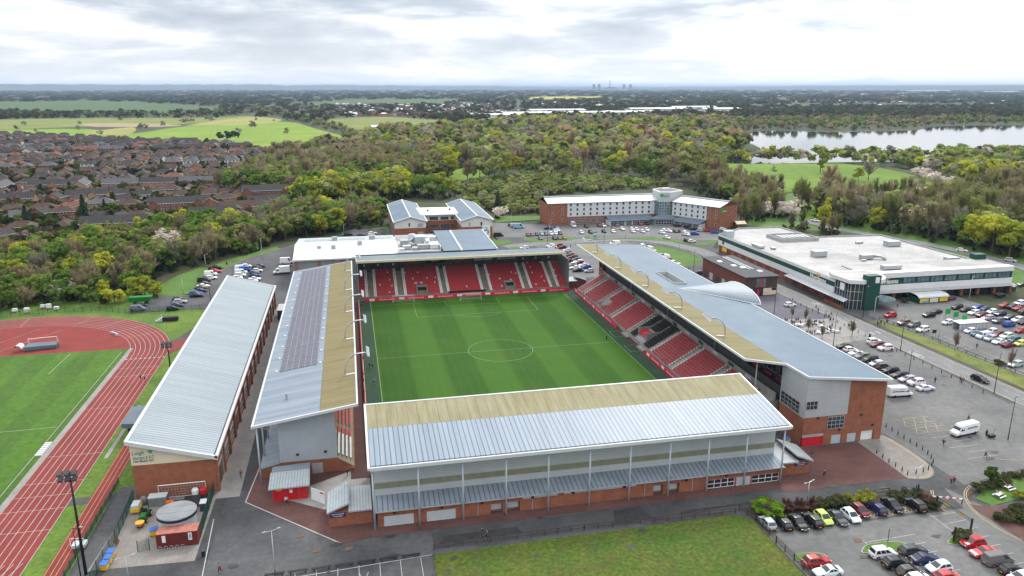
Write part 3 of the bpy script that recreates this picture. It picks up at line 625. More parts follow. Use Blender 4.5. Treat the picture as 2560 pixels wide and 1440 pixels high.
KP.panel('notice', 'yellow', k, .7, 1.6, 2.05, 2.45, .05, .08); KP.panel('notice', 'white_paint', k, 3.0, 3.5, 1.5, 2.1, .05, .08)
MB().slab([(-56.3, -72.2, 3.05), (-49.2, -72.0, 3.05), (-49.3, -67.0, 3.7), (-56.3, -67.2, 3.7)], .25).build('roof', MT['roof_ann'], k)
MB().slab([(-56.2, -66.9, 3.45), (-49.4, -66.7, 3.45), (-49.4, -63.7, 3.3), (-56.2, -64.2, 3.3)], .2).build('rear_roof', MT['roof_pale_y'], k)
gp = Plane((-49.0, -71.9), (2.5, -2.4)); w = thing('gate', 'white solid double gate between the red kiosk and the striped roof block', 'gate', (-47.8, -73, 0))
gp.panel('gate_leaf', 'white_paint', w, 0, 1.7, .1, 2.5, -.04, .04); gp.panel('gate_leaf', 'white_paint', w, 1.75, 3.4, .1, 2.5, -.04, .04); gp.panel('notice', 'red_paint', w, 2.3, 3.1, 2.0, 2.3, .04, .06)

# ------------------------------------------------------------------ the left stand (east)
E_ = thing('stand', 'left stand with solar panels and tan strip on its long pale roof', 'stand', (-50, 0, 0))
ez = lambda x: 12.0 + (x + 59.3) * .147
def rp(x0, x1, y0, y1, zf): return [(x0, y0, zf(x0)), (x1, y0, zf(x1)), (x1, y1, zf(x1)), (x0, y1, zf(x0))]
MB().slab(rp(-58.9, -47.0, -64.6, 58.0, ez), .35).build('roof', MT['roof_pale_y'], E_)
MB().slab(rp(-46.96, -40.25, -64.6, 58.0, ez), .35).build('roof_light', MT['roof_tan_y'], E_)
mb = MB()
for x0, x1 in ((-59.3, -58.9), (-40.25, -39.9)): mb.slab([(x0, -64.95, ez(x0) + .1), (x1, -64.95, ez(x1) + .1), (x1, 58.3, ez(x1) + .1), (x0, 58.3, ez(x0) + .1)], .45)
for y0, y1 in ((-65.0, -64.6), (58.0, 58.3)): mb.slab([(-59.3, y0, ez(-59.3) + .12), (-39.9, y0, ez(-39.9) + .12), (-39.9, y1, ez(-39.9) + .12), (-59.3, y1, ez(-59.3) + .12)], .5)
mb.build('fascia', MT['fascia_white'], E_)
for i in range(17): y = -64.1 + 7.6 * i; MB().tube([(-58.46, y, 0), (-58.46, y, 11.5)], .17, 8).build('column', MT['steel_blue'], E_, True)
mb = MB().face([(-55, -62, 2.88), (-44.5, -62, 2.88), (-44.5, -62, ez(-44.5) - .36), (-55, -62, ez(-55) - .36)]).face([(-55, -62, 2.88), (-55, -62, ez(-55) - .36), (-55, 56, ez(-55) - .36), (-55, 56, 2.88)])
mb.face([(-44.5, -62, 2.88), (-44.5, -58, 2.88), (-44.5, -58, ez(-44.5) - .36), (-44.5, -62, ez(-44.5) - .36)]); mb.face([(-55, 56, 2.88), (-55, 56, 11.7), (-44.5, 56, 12.6), (-44.5, 56, 2.88)]); mb.build('cladding', D('clad_blue', (.36, .4, .435), .5, scale=.3, var=.06, stripe=(2, .4, .06, .82), spec=.4), E_)
mb = MB(); mb.prism([(-58.6, -62), (-44.5, -62), (-41.3, -62.6), (-41.2, -61), (-41.2, 56), (-58.6, 56)], 0, .75)
mb.face([(-58.6, -62.02, 0), (-41.3, -62.02, 0), (-41.4, -62.02, .8), (-44.5, -62.02, 2.9), (-55, -62.02, 2.9), (-58.6, -62.02, 2.0)]); mb.face([(-58.6, 56, 0), (-58.6, -62, 0), (-58.6, -62, 2.0), (-58.6, 56, 2.0)]); mb.build('wall', MT['brick'], E_)
MB().slab([(-58.8, -62.2, 2.05), (-55.0, -62.2, 2.95), (-55.0, 56, 2.95), (-58.8, 56, 2.05)], .12).build('lower_roof', MT['roof_pale_y'], E_)
mb = MB()
for k_ in range(12):
    x1 = -41.4 - .75 * k_; mb.box(x1 - .75, -61.9, .1, x1, 56, .8 + .4 * (k_ + 1) - .4)
mb.build('terrace', MT['terrace'], E_)
rows = []; rnd = random.Random(3)
for k_ in range(9):
    for j in range(220):
        y = -60.5 + .52 * j
        if (y + 61) % 15 > 1.6: rows.append((-41.9 - .75 * k_, y, .8 + .4 * k_, 1, 0))
seat_part('seat', [r for r in rows if r[1] < -56][:0] or [rows[0]], 'seat_white', E_)
o = seat_part('seats', [r for r in rows[1:] if r[1] < -50], 'seat_white', E_, 'stuff'); o = seat_part('seats', [r for r in rows[1:] if r[1] >= -50], 'seat_red', E_, 'stuff')
Plane((-52, -62.02), (1, 0)).panel('wall_light', 'black', E_, 0, .5, 4.2, 4.5, 0, .3); Plane((-46.8, -62.02), (1, 0)).panel('wall_light', 'black', E_, 0, .5, 4.3, 4.6, 0, .3); Plane((-49.2, -62.05), (1, 0)).panel('door', 'steel_grey', E_, 0, 2.0, .02, 2.2, 0, .06)
mb = MB().beam((-58.3, -63.6, 11.2), (-55.0, -62.1, 9.8), .14)
mb.build('brace', MT['steel_blue'], E_)
# solar panels: one array in rows, each panel a thin slab on rails
D('solar_cell', (.115, .115, .14), .4, var=.15, scale=.8, spec=.12); D('rail_white', (.34, .35, .38), .5, var=0)
pv = thing('solar_array', 'long array of violet grey solar panels lying on the left stand roof', 'solar panels', (-51, 0, 13))
a, b = at(760, 665, 13.2), at(835, 662, 13.2)
mb = MB(); mr = MB(); nx, ny = 6, 46; X0, X1, Y0, Y1 = -56.3, -48.3, -38.5, 56.0
for i in range(nx):
    for j in range(ny):
        x0 = X0 + (X1 - X0) * i / nx + .05; x1 = X0 + (X1 - X0) * (i + 1) / nx - .05; y0 = Y0 + (Y1 - Y0) * j / ny + .05; y1 = Y0 + (Y1 - Y0) * (j + 1) / ny - .05
        mb.slab([(x0, y0, ez(x0) + .16), (x1, y0, ez(x1) + .16), (x1, y1, ez(x1) + .16), (x0, y1, ez(x0) + .16)], .05)
MB().slab([(X0, Y0, ez(X0) + .1), (X1, Y0, ez(X1) + .1), (X1, Y1, ez(X1) + .1), (X0, Y1, ez(X0) + .1)], .06).build('rail', MT['rail_white'], pv)
mb.build('solar_cells', MT['solar_cell'], pv, kind='stuff')
mb = MB()
for k_ in range(12):
    for x in (-56.9, -47.6): y = -38 + 8.3 * k_; mb = MB(); mb.box(x - .2, y - .2, ez(x) + .02, x + .2, y + .2, ez(x) + .3); mb.build('roof_anchor', MT['white_paint'], E_)
x = -53.6; mb = MB().tube([(x, -55, ez(x)), (x, -55, ez(x) + 1.3)], .25, 10); mb.build('vent_pipe', MT['steel_grey'], E_)

# curved floodlight arms along the two long roofs
def arm(sx, label):
    t = thing('roof_floodlight', label, 'floodlight', (0, 0, 0), group='curved floodlight arms on the long stand roofs')
    pts = [(0, 0, 0)] + [(sx * (3.2 - 3.2 * math.cos(rad(a))) , 0, 1.6 + 3.1 * math.sin(rad(a))) for a in (0, 20, 40, 60, 80)] + [(sx * 4.6, 0, 4.7)]
    MB().tube(pts, .16, 8).build('post', MT['galvanised'], t, True)
    MB().beam((-.1 * sx, 0, .15), (sx * 2.0, 0, .4), .32, .2).build('foot_bar', MT['white_paint'], t)
    MB().beam((sx * 4.6, -2.0, 4.6), (sx * 4.6, 2.0, 4.9), .12).build('lamp_bar', MT['galvanised'], t)
    for k_ in range(6):
        y = -1.9 + .76 * k_; lamp = MB().tube([(sx * 4.45, y, 5.1 + .07 * k_), (sx * 4.75, y, 4.75 + .07 * k_), (sx * 4.9, y, 4.55 + .07 * k_)], [.1, .22, .3], 8)
        lamp.build('lamp', MT['clad_pale'], t)
    return t
armE = arm(1, 'x'); armW = arm(-1, 'x')
eb = [(868, 680), (868, 727), (868, 782), (868, 851), (866, 940)]
for i, (a, b) in enumerate(eb):
    x, y, z = at(a, b, 14.4); o = dup(armE, (-42.2, y, ez(-42.2)), 0, f'{nth(4 - i)} curved floodlight arm from the camera on the left stand roof')
wb = [(1480, 572 + 60), (1530, 671), (1603, 716), (1687, 771), (1793, 842)]
wz = lambda x: 16.2 - .08 * (x - 41)
for i, (a, b) in enumerate(wb):
    x, y, z = at(a, b, wz(43)); o = dup(armW, (44.2, y, wz(44.2)), 0, f'{nth(4 - i)} curved floodlight arm from the camera on the right stand roof')
drop(armE); drop(armW)

# ------------------------------------------------------------------ the far stand (north)
N = thing('stand', 'far stand behind the goal with red seats under a shallow roof', 'stand', (0, 70, 0))
nz_ = lambda y: 14.1 - (y - 60) * .13
MB().slab(roof_poly(-38.4, 36.0, 60.2, 66.5, nz_), .3).build('roof_light', MT['roof_tan_x'], N)
MB().slab(roof_poly(-38.4, 36.0, 66.54, 81.5, nz_), .3).build('roof', MT['roof_slate'], N)
mb = MB().box(-38.6, 59.8, 13.5, 36.2, 60.2, 14.2)
for x in (-38.6, 36.0): mb.slab([(x, 60.2, nz_(60.2) + .08), (x + .2, 60.2, nz_(60.2) + .08), (x + .2, 81.7, nz_(81.7) + .08), (x, 81.7, nz_(81.7) + .08)], .6)
mb.build('fascia', D('fascia_buff', (.5, .46, .36), .6, var=.1), N)
mb = MB(); nrow = 18
for k_ in range(nrow): mb.box(-38, 60.4 + .8 * k_, 0, 37.3, 60.4 + .8 * (k_ + 1) if k_ < nrow - 1 else 77, .75 + .36 * (k_ + 1) - .36)
mb.build('terrace', MT['terrace'], N)
aisles = [(-34.9, -33.0), (-24.6, -22.5), (-8.7, -7.2), (6.0, 8.2), (21.2, 23.0), (31.5, 33.2)]
blocks = []; x = -38
for a, b in aisles: blocks.append((x, a)); x = b
blocks.append((x, 37.0)); red = []; wht = []
vom = [(-17.7, -14.4), (14.2, 17.4)]
for k_ in range(nrow):
    for a, b in blocks:
        n = int((b - a) / .5)
        for j in range(n):
            xx = a + .25 + (b - a - .5) * j / max(1, n - 1); r = (xx, 60.9 + .8 * k_, .75 + .36 * k_, 0, -1)
            if any(p_ - .3 < xx < q_ + .3 for p_, q_ in vom) and k_ < 6: continue
            edge = (j < 2 and a > -38) or (j >= n - 2 and b < 37)
            (wht if edge or rnd.random() < (.06 if k_ in (7, 10) else .01) else red).append(r)
red.sort(key=lambda r: r[1])
for r in red[:45]: seat_part('seat', [r], 'seat_red', N)
seat_part('seats', red[45:], 'seat_red', N, 'stuff'); seat_part('seats', wht, 'seat_white', N, 'stuff')
MB().box(-38, 77.0, 0, 37.5, 77.3, nz_(77) - .3).build('back_wall', D('clad_dark', (.09, .095, .1), .7, var=.1, stripe=(0, 3.76, .3, .5)), N)
MB().box(37.3, 60.2, 0, 37.55, 81, 11.2).build('side_wall', D('clad_mid', (.2, .21, .22), .7, var=.1, stripe=(1, 2.0, .2, .7)), N); MB().box(-38.3, 60.2, 0, -38.02, 81, 11.2).build('side_wall', MT['clad_mid'], N)
for i in range(11): x = -37.8 + 7.52 * i; MB().beam((x, 76.6, 7), (x, 76.6, nz_(76.6) - .3), .3).beam((x, 76.6, nz_(76.6) - .5), (x, 60.6, nz_(60.6) - .5), .3, .5).build('column', MT['dark_metal'], N)
NP = Plane((0, 76.4), (1, 0))
def banner(u0, u1, w0, w1, mat, txt, tm_): 
    b = NP.panel('banner', mat, N, u0, u1, w0, w1, .3, .36); text('lettering', txt, (w1 - w0) * .6, MT[tm_], NP.p((u0 + u1) / 2, (w0 + w1) / 2, .38), (1, 0, 0), (0, 0, 1), b)
banner(-22.5, -15.5, 8.9, 10.2, 'seat_red', 'LEIGH', 'black'); banner(-13.2, -6.0, 8.7, 10.4, 'black', 'GREAT', 'white_paint'); banner(-3.5, 3.2, 9.1, 10.2, 'seat_red', 'STAND', 'yellow'); banner(5.0, 12.0, 8.9, 10.1, 'clad_pale', 'LEIGH', 'sign_blue'); banner(13.8, 20.8, 8.9, 10.1, 'clad_pale', 'CENTURIONS', 'sign_blue')
for u in (-36, -31, -25.5, 23.5, 28.5, 33.5): NP.panel('speaker', 'white_paint', N, u, u + .6, 8.6, 9.3, .3, .6)
for p_, q_ in vom:
    v = MB().box(p_ - .25, 60.9, .7, p_, 65.6, 3.1).box(q_, 60.9, .7, q_ + .25, 65.6, 3.1).box(p_ - .25, 64.2, 2.9, q_ + .25, 65.6, 3.3); v = v.build('vomitory', MT['concrete'], N)
    MB().box(p_, 63.4, .7, q_, 65.5, 2.85).build('opening_shade', MT['shade_black'], v); MB().box(p_, 63.3, 2.5, q_, 63.36, 2.85).build('sign', MT['black'], v)  # solid block; the passage's shade is put into its near-black colour
MB().box(-38, 60.05, 0, 37.3, 60.3, 1.35).build('front_wall', MT['terrace'], N)
MB().box(-7, 60.0, 1.1, 6.5, 60.28, 1.75).build('sign_strip', MT['black'], N)
def ad_board(label, pts, h, words):
    t = thing('advertising_board', label, 'advertising board', (*pts[0], 0)); pl = Plane(pts[0], (pts[1][0] - pts[0][0], pts[1][1] - pts[0][1])); L = (Vector(pts[1]) - Vector(pts[0])).length
    pl.panel('board', 'board_pink', t, 0, L, .1, h, 0, .15); pl.panel('base_strip', 'seat_black', t, 0, L, 0, .1, -.1, .17)
    u = 2.5; i = 0
    while u < L - 3:
        if i % 2 == 0: pl.panel('logo_panel', 'white_paint', t, u - .9, u + .9, .25, h - .12, .15, .17)
        else: text('lettering', words, .58, MT['white_paint'], pl.p(u + .3, h / 2, .16), pl.r, (0, 0, 1), t)
        u += 4.8 if i % 2 == 0 else 5.4; i += 1
    return t
ad_board('pink red advertising board along the far goal line', [(-36.3, 58.6), (37.4, 58.6)], 1.15, 'Life insurance with sky')
ad_board('pink red advertising board along the right touchline, far half', [(39.0, 57.8), (39.0, 11.8)], 1.15, 'Life insurance with sky')
ad_board('pink red advertising board along the right touchline, near half', [(39.0, -11.3), (39.0, -56)], 1.15, 'Life insurance with sky')
t = thing('pitch_barrier', 'low red barrier wall along the left touchline', 'barrier', (-38.4, 0, 0)); MB().box(-38.55, -60, 0, -38.35, 58, 1.05).build('panel', MT['red_paint'], t); MB().box(-38.3, -60, 1.02, -38.24, 58, 1.1).build('rail', MT['white_paint'], t)
def goal(label, x, y, w=7.32, h=2.44, dp=1.8):
    t = thing('goal', label, 'goal', (x, y, 0), group='goals'); t.location = (x, y, 0)
    f = MB().tube([(x - w / 2, y, 0), (x - w / 2, y, h), (x + w / 2, y, h), (x + w / 2, y, 0)], .09, 6).build('frame', MT['white_paint'], t)
    mb = MB()
    for i in range(16): xx = x - w / 2 + w * i / 15; mb.beam((xx, y, h), (xx, y + dp, .05), .02)
    for i in range(6): q = i / 5; mb.beam((x - w / 2, y + dp * q, h * (1 - q)), (x + w / 2, y + dp * q, h * (1 - q)), .02)
    mb.build('net', D('net_white', (.5, .5, .5), .8, var=0), t); MB().beam((x - w / 2, y + dp, .05), (x + w / 2, y + dp, .05), .08).build('ground_bar', MT['white_paint'], t); return t
goal('white goal on the far goal line at the penalty area', 0, PL + .1); goal('spare white goal standing behind the left end of the goal line', -23.2, PL + 2.2)

# ------------------------------------------------------------------ the right stand (west)
Wst = thing('stand', 'right main stand with large slate blue roof, brick and grey gable end', 'stand', (55, 0, 0))
FX, KX, BX = 41.0, 49.3, 67.75
MB().slab([(FX, -61.2, wz(FX)), (48.6, -64.0, wz(48.6)), (48.6, 62.3, wz(48.6)), (FX, 62.3, wz(FX))], .35).build('roof_light', MT['roof_slate_tan'], Wst)
hx0, hx1, hy0, hy1 = 54.0, 58.0, 5.0, 19.5
mb = MB()
for poly in ([(48.64, -64.0), (KX, -64.3), (KX, -71.9), (BX, -73.3), (BX, hy0), (48.64, hy0)], [(48.64, hy0), (hx0, hy0), (hx0, hy1), (48.64, hy1)], [(hx1, hy0), (BX, hy0), (BX, hy1), (hx1, hy1)], [(48.64, hy1), (BX, hy1), (67.4, 64.5), (66.2, 66.0), (48.64, 62.3)]):
    mb.slab([(x, y, wz(x)) for x, y in poly], .35)
mb.build('roof', MT['roof_slate'], Wst)
mb = MB(); rim = [(FX, 62.3), (FX, -61.2), (48.9, -64.1), (KX, -71.9), (BX, -73.3), (BX, 63.5), (66.2, 66.0), (FX, 62.3)]
for i in range(len(rim) - 1):
    a, b = rim[i], rim[i + 1]; mb.beam((*a, wz(a[0]) - .12), (*b, wz(b[0]) - .12), .3, .48)
mb.build('fascia', MT['fascia_white'], Wst)
mb = MB()
for (a, b, c, d) in ((hx0, hy0, hx0 + .2, hy1), (hx1 - .2, hy0, hx1, hy1), (hx0 + .2, hy0, hx1 - .2, hy0 + .2), (hx0 + .2, hy1 - .2, hx1 - .2, hy1)): mb.box(a, b, 12.6, c, d, wz(56) + .5)
mb.build('roof_well', MT['clad_grey'], Wst); MB().box(hx0, hy0, 12.4, hx1, hy1, 12.6).build('well_floor', MT['dark_metal'], Wst)
mb = MB(); n = 14; hub = (53.0, 0.0, wz(53.0) + .05); cy, hw = -7.2, 10.2
arcp = [(69.6, cy + hw * math.cos(rad(180 * i / n)), wz(67.5) + .05 + 3.1 * math.sin(rad(180 * i / n))) for i in range(n + 1)]
for i in range(n): mb.face([hub, arcp[i + 1], arcp[i]]); mb.face([arcp[i], arcp[i + 1], (69.6, arcp[i + 1][1], wz(69.6) - .3), (69.6, arcp[i][1], wz(69.6) - .3)])
bv = mb.build('barrel_roof', D('roof_barrel', (.3, .34, .38), .5, scale=.3, var=.06, stripe=(1, .7, .15, .55), spec=.2), Wst)
mb = MB(); mb.tube(arcp, .16, 6); mb.tube([hub, arcp[-1]], .12, 6); mb.build('barrel_trim', MT['white_paint'], Wst)
mb = MB(); nrow = 12
for k_ in range(nrow): mb.box(40.0 + .75 * k_, -60, 0, 40.0 + .75 * (k_ + 1) if k_ < nrow - 1 else 51, 57.5, .8 + .42 * k_)
mb.build('terrace', D('terrace_grey', (.33, .31, .3), .85, scale=.6, var=.15), Wst)
aw = [50.8, 35.7, 21.3, 5.3, -11.2, -25.4, -40.0, -55]; red = []; wht = []; blk = []
edges = [57.3] + aw
for k_ in range(nrow):
    for i in range(len(edges) - 1):
        y1 = edges[i] - (.9 if i else 0); y0 = edges[i + 1] + .9; n = int((y1 - y0) / .5)
        for j in range(n):
            y = y0 + .25 + (y1 - y0 - .5) * j / max(1, n - 1); x = 40.45 + .75 * k_; r = (x, y, .8 + .42 * k_, -1, 0)
            if 35.5 < y < 40.5 and False: continue
            if 30.5 < y < 35 and 1 <= k_ < 5: continue
            if i == 4:
                if y > 4.6 or y < -10.6 or (k_ < 6 and -6.0 < y < 1.0) or abs(y - .2) < .5 or abs(y + 5.6) < .5: continue
                blk += [r, (x + .3, y, r[2] + .08, -1, 0)]; continue
            (wht if (j == 0 or j == n - 1) else red).append(r)
near = sorted([r for r in red if -40 < r[1] < -25.4], key=lambda r: -r[1])
nearset = set(sorted(near, key=lambda r: (Vector(r[:3]) - Vector(CAM)).length)[:95])
for r in nearset: seat_part('seat', [r], 'seat_red', Wst)
seat_part('seats', [r for r in red if r not in nearset], 'seat_red', Wst, 'stuff'); seat_part('seats', wht, 'seat_white', Wst, 'stuff'); seat_part('seats', blk, 'seat_black', Wst, 'stuff')
mb = MB(); mb.box(41.5, -5.6, .6, 45.6, -5.3, 3.9).box(41.5, .4, .6, 45.6, .7, 3.9).box(45.3, -5.3, .6, 45.6, .4, 3.9); tn = mb.build('tunnel_wall', MT['concrete'], Wst); MB().slab([(41.6, -5.2, 2.5), (44.0, -5.2, 3.4), (44.0, .3, 3.4), (41.6, .3, 2.5)], .12).build('tunnel_cover', MT['red_paint'], tn); MB().ball((42.6, -2.4, 2.96), .6, .6, .05, 14, 6).build('crest', D('crest_pink', (.55, .12, .14), .5, var=0), tn)
for y0 in (2.6, -10.0):
    mb = MB().box(38.6, y0, .1, 41.0, y0 + 4.4, .5); mb.build('dugout_floor', MT['concrete'], Wst)
MB().box(39.9, 30.6, .6, 43.6, 34.9, 1.1).box(43.6, 30.6, .6, 43.8, 34.9, 2.7).box(40, 34.8, .6, 43.8, 35.0, 2.2).box(40, 30.5, .6, 43.8, 30.7, 2.2).build('vomitory', MT['concrete'], Wst)
mb = MB()
for j in range(88): y = -58 + 1.3 * j; mb.box(39.82, y, .1, 39.98, y + 1.2, 1.15)
mb.build('front_wall', MT['concrete'], Wst)
MB().box(49.6, -60, 5.4, 49.9, 57.5, 7.2).build('parapet', MT['concrete'], Wst)
for k_ in range(13): y = 50 - 8.3 * k_; MB().box(49.52, y, 6.2, 49.6, y + 2.6, 7.0).build('sign_panel', MT['green_dark' if k_ % 2 else 'clad_pale'], Wst)
mb = MB().box(50.6, -62, 0, 53.8, 57.5, 8.0).box(53.8, -62, 0, 67.4, 57.5, 8.2); mb.build('concourse_block', MT['dark_metal'], Wst)
rows = [(52.4, -58 + .56 * j, 8.0, -1, 0) for j in range(205) if j % 9 < 6]; seat_part('seats', rows, 'seat_red', Wst, 'stuff'); MB().box(50.5, -62, 8.0, 50.62, 57.5, 8.9).build('balcony_rail', MT['dark_metal'], Wst)
WP = Plane((53.8, 57.0), (0, -1)); WP.panel('lounge_wall', 'dark_metal', Wst, 0, 118, 8.2, 15.0, -.3, 0)
for k_ in range(17): WP.window(Wst, 1 + 6.9 * k_, 6.6 + 6.9 * k_, 8.9, 11.8, 3, 1, 'steel_grey', 'glass_dark')
x, y, _ = at(1910, 1000, 4); MB().tube([(44.5, -60.2, 4.5), (44.5, -60.2, wz(44.5) - .3)], .16, 8).build('column', MT['steel_grey'], Wst, True)
for y in (-30, 0, 30, 60): MB().tube([(50.2, y, 7.2), (50.2, y, wz(50.2) - .3)], .16, 8).build('column', MT['steel_grey'], Wst, True)
# gable end of brick and cladding
G1 = Plane((49.3, -71.7), (1, 0)); Z = lambda u: wz(49.3 + u) - .36
mb = MB(); 
for u0, u1, w0, w1 in ((0, 9.9, 2.65, 6.5), (9.9, 18.55, 2.25, 13.2), (4.85, 6.8, 0, 2.65), (6.8, 9.1, 2.05, 2.65), (9.1, 9.9, 0, 2.65), (9.9, 10.55, 0, 2.25), (10.55, 12.7, 2.05, 2.25), (12.7, 13.75, 0, 2.25), (16.85, 18.55, 0, 2.25)): G1.slab(mb, u0, u1, w0, w1, -.35, 0)
mb.face([G1.p(9.9, 13.2), G1.p(18.55, 13.2), G1.p(18.55, Z(18.55)), G1.p(9.9, Z(9.9))])
mb.face([(67.85, -71.7, 0), (67.85, 62, 0), (67.85, 62, Z(18.5)), (67.85, -71.7, Z(18.5))]); mb.face([(49.6, 62, 0), (49.6, 62, 8), (49.6, 57.5, 8), (49.6, 57.5, 0)]); mb.face([(49.6, 62, 0), (67.85, 62, 0), (67.85, 62, 14), (49.6, 62, 15.4)][::-1])
mb.face([(49.3, -62.4, 0), (49.3, -71.35, 0), (49.3, -71.35, 6.3), (49.3, -62.4, 6.3)]); mb.build('wall', MT['brick'], Wst)
mb = MB(); mb.face([G1.p(0, 6.5, .03), G1.p(9.9, 6.5, .03), G1.p(9.9, Z(9.9), .03), G1.p(0, Z(0), .03)]); mb.face([(49.27, -62.4, 6.3), (49.27, -71.73, 6.3), (49.27, -71.73, Z(0)), (49.27, -62.4, Z(0))]); mb.face([(49.3, -62.4, 8.2), (49.3, -62.4, Z(0)), (54.2, -62.4, Z(5)), (54.2, -62.4, 8.2)])
mb.build('cladding', D('clad_gable', (.36, .375, .385), .55, scale=.3, var=.06, stripe=(2, 1.1, .05, .85)), Wst)
G1.panel('shutter', 'red_paint', Wst, .1, 4.8, .02, 2.1, -.2, -.1); G1.panel('shutter_box', 'steel_grey', Wst, .0, 4.85, 2.1, 2.65, -.2, .04)
G1.panel('door', 'clad_pale', Wst, 6.85, 9.05, .02, 2.0, -.2, -.1); G1.panel('door', 'clad_pale', Wst, 10.6, 12.65, .02, 2.0, -.2, -.1)
mb = MB(); G1.slab(mb, 13.75, 16.85, 0.02, 2.25, -.5, -.4); mb.build('passage_wall', MT['white_paint'], Wst)
G1.window(Wst, .2, 2.7, 8.3, 10.1, 3, 2, 'steel_grey', d=.06); G1.window(Wst, 5.5, 9.3, 3.6, 6.2, 4, 3, 'steel_grey', d=.06)
G2 = Plane((49.3, -62.5), (0, -1)); G2.window(Wst, .4, 7.3, 6.6, 9.2, 5, 3, 'steel_grey', d=.06)
for u, w in ((2.9, 6.2), (13.0, 6.0), (8.2, 3.1), (16, 3.4)): G1.panel('wall_light', 'black', Wst, u, u + .4, w, w + .25, 0, .3)
for k_ in range(15): Plane((67.87, -66), (0, 1)).window(Wst, 8.4 * k_, 8.4 * k_ + 5, 4, 6, 3, 1, 'steel_grey', d=.02)
# ------------------------------------------------------------------ long sports hall left of the stands
H = thing('sports_hall', 'long brick sports hall with pale ribbed lean-to roof and cream end wall', 'hall', (-73, -5, 0))
hz = lambda x: 12.0 + (x + 80.4) * -.296
MB().slab(rp(-79.9, -66.0, -66.1, 57.2, hz), .35).build('roof', MT['roof_hall'], H)
mb = MB()
for y0, y1 in ((-66.5, -66.1), (57.2, 57.6)): mb.slab([(-80.4, y0, hz(-80.4) + .12), (-65.3, y0, hz(-65.3) + .12), (-65.3, y1, hz(-65.3) + .12), (-80.4, y1, hz(-80.4) + .12)], .75)
mb.slab([(-80.4, -66.1, hz(-80.4) + .12), (-79.9, -66.1, hz(-79.9) + .12), (-79.9, 57.2, hz(-79.9) + .12), (-80.4, 57.2, hz(-80.4) + .12)], .75)
mb.tube([(-65.45, -66.5, 7.55), (-65.45, 57.6, 7.55)], .34, 10); mb.build('fascia', MT['fascia_white'], H)
MB().box(-66.0, -66.1, 7.3, -65.75, 57.2, 7.62).build('gutter', MT['dark_metal'], H)
mb = MB(); W0 = lambda x: hz(x) - .36
mb.face([(-79.9, -65.5, 0), (-66, -65.5, 0), (-66, -65.5, 6.7), (-79.9, -65.5, 6.85)]); mb.face([(-79.9, 56.5, 0), (-79.9, -65.5, 0), (-79.9, -65.5, W0(-79.9)), (-79.9, 56.5, W0(-79.9))]); mb.face([(-66, 56.5, 0), (-79.9, 56.5, 0), (-79.9, 56.5, W0(-79.9)), (-66, 56.5, W0(-66))])
mb.face([(-66, -65.5, 0), (-66, 56.5, 0), (-66, 56.5, W0(-66)), (-66, -65.5, W0(-66))])
for k_ in range(17): y = -65.4 + 7.6 * k_; mb.box(-66, y, 0, -65.6, y + .9, 7.0)
mb.build('wall', MT['brick_hall'] if 'brick_hall' in MT else D('brick_hall', (.22, .075, .038), .85, scale=.7, col2=(.29, .108, .058), fine=.16, stripe=(2, .6, .05, .88)), H)
mb = MB().face([(-79.95, -65.53, 6.85), (-66, -65.53, 6.7), (-66, -65.53, W0(-66)), (-79.95, -65.53, W0(-79.95))]); cr = mb.build('end_panel', MT['render_cream'], H)
D('text_green', (.05, .24, .19), .6, var=0); D('text_grey', (.12, .14, .13), .6, var=0)
HP = Plane((-79.9, -65.56), (1, 0))
text('lettering', 'Leigh', 1.0, MT['text_green'], HP.p(1.25, 9.2), (1, 0, 0), (0, 0, 1), cr); text('lettering', 'Harriers & A.C', .92, MT['text_green'], HP.p(.3, 8.25), (1, 0, 0), (0, 0, 1), cr, align='LEFT', stretch=.62)
text('lettering', 'New Madely Park', .72, MT['text_grey'], HP.p(.3, 7.62), (1, 0, 0), (0, 0, 1), cr, align='LEFT', stretch=.66)
mb = MB(); st = []
for i in range(10): r = .55 if i % 2 == 0 else .25; st.append(HP.p(3.3 + r * math.sin(rad(36 * i)), 9.35 + r * math.cos(rad(36 * i)), .02))
mb.face(st[::-1]); mb.build('star', MT['text_green'], cr)
HE = Plane((-66, -65.5), (0, 1))
for k_ in range(16):
    u = 1.6 + 7.6 * k_
    if k_ % 3 == 0: HE.panel('door', 'dark_metal', H, u + .5, u + 3.6, .02, 3.2, 0, .06)
    else: HE.window(H, u + .4, u + 5.2, 1.2, 3.6, 4, 2, 'steel_grey', d=.02)
    HE.panel('door_canopy', 'steel_grey', H, u - .2, u + 5.6, 3.9, 4.1, 0, .12)
HE.panel('downpipe', 'steel_grey', H, 7.0, 7.2, 0, 7, 0, .2)
po = MB().slab([(-88.9, -38.8, 3.6), (-79.9, -40, 3.6), (-79.9, -29, 3.6), (-89.0, -29.6, 3.6)], 1.0).build('porch_roof', D('roof_blue', (.105, .135, .17), .5, scale=.4, var=.1, spec=.2), H); MB().box(-88.0, -38.2, 0, -87.7, -30.2, 2.6).box(-85, -38.2, 0, -79.9, -30.2, 2.6).build('porch_wall', MT['dark_metal'], po)

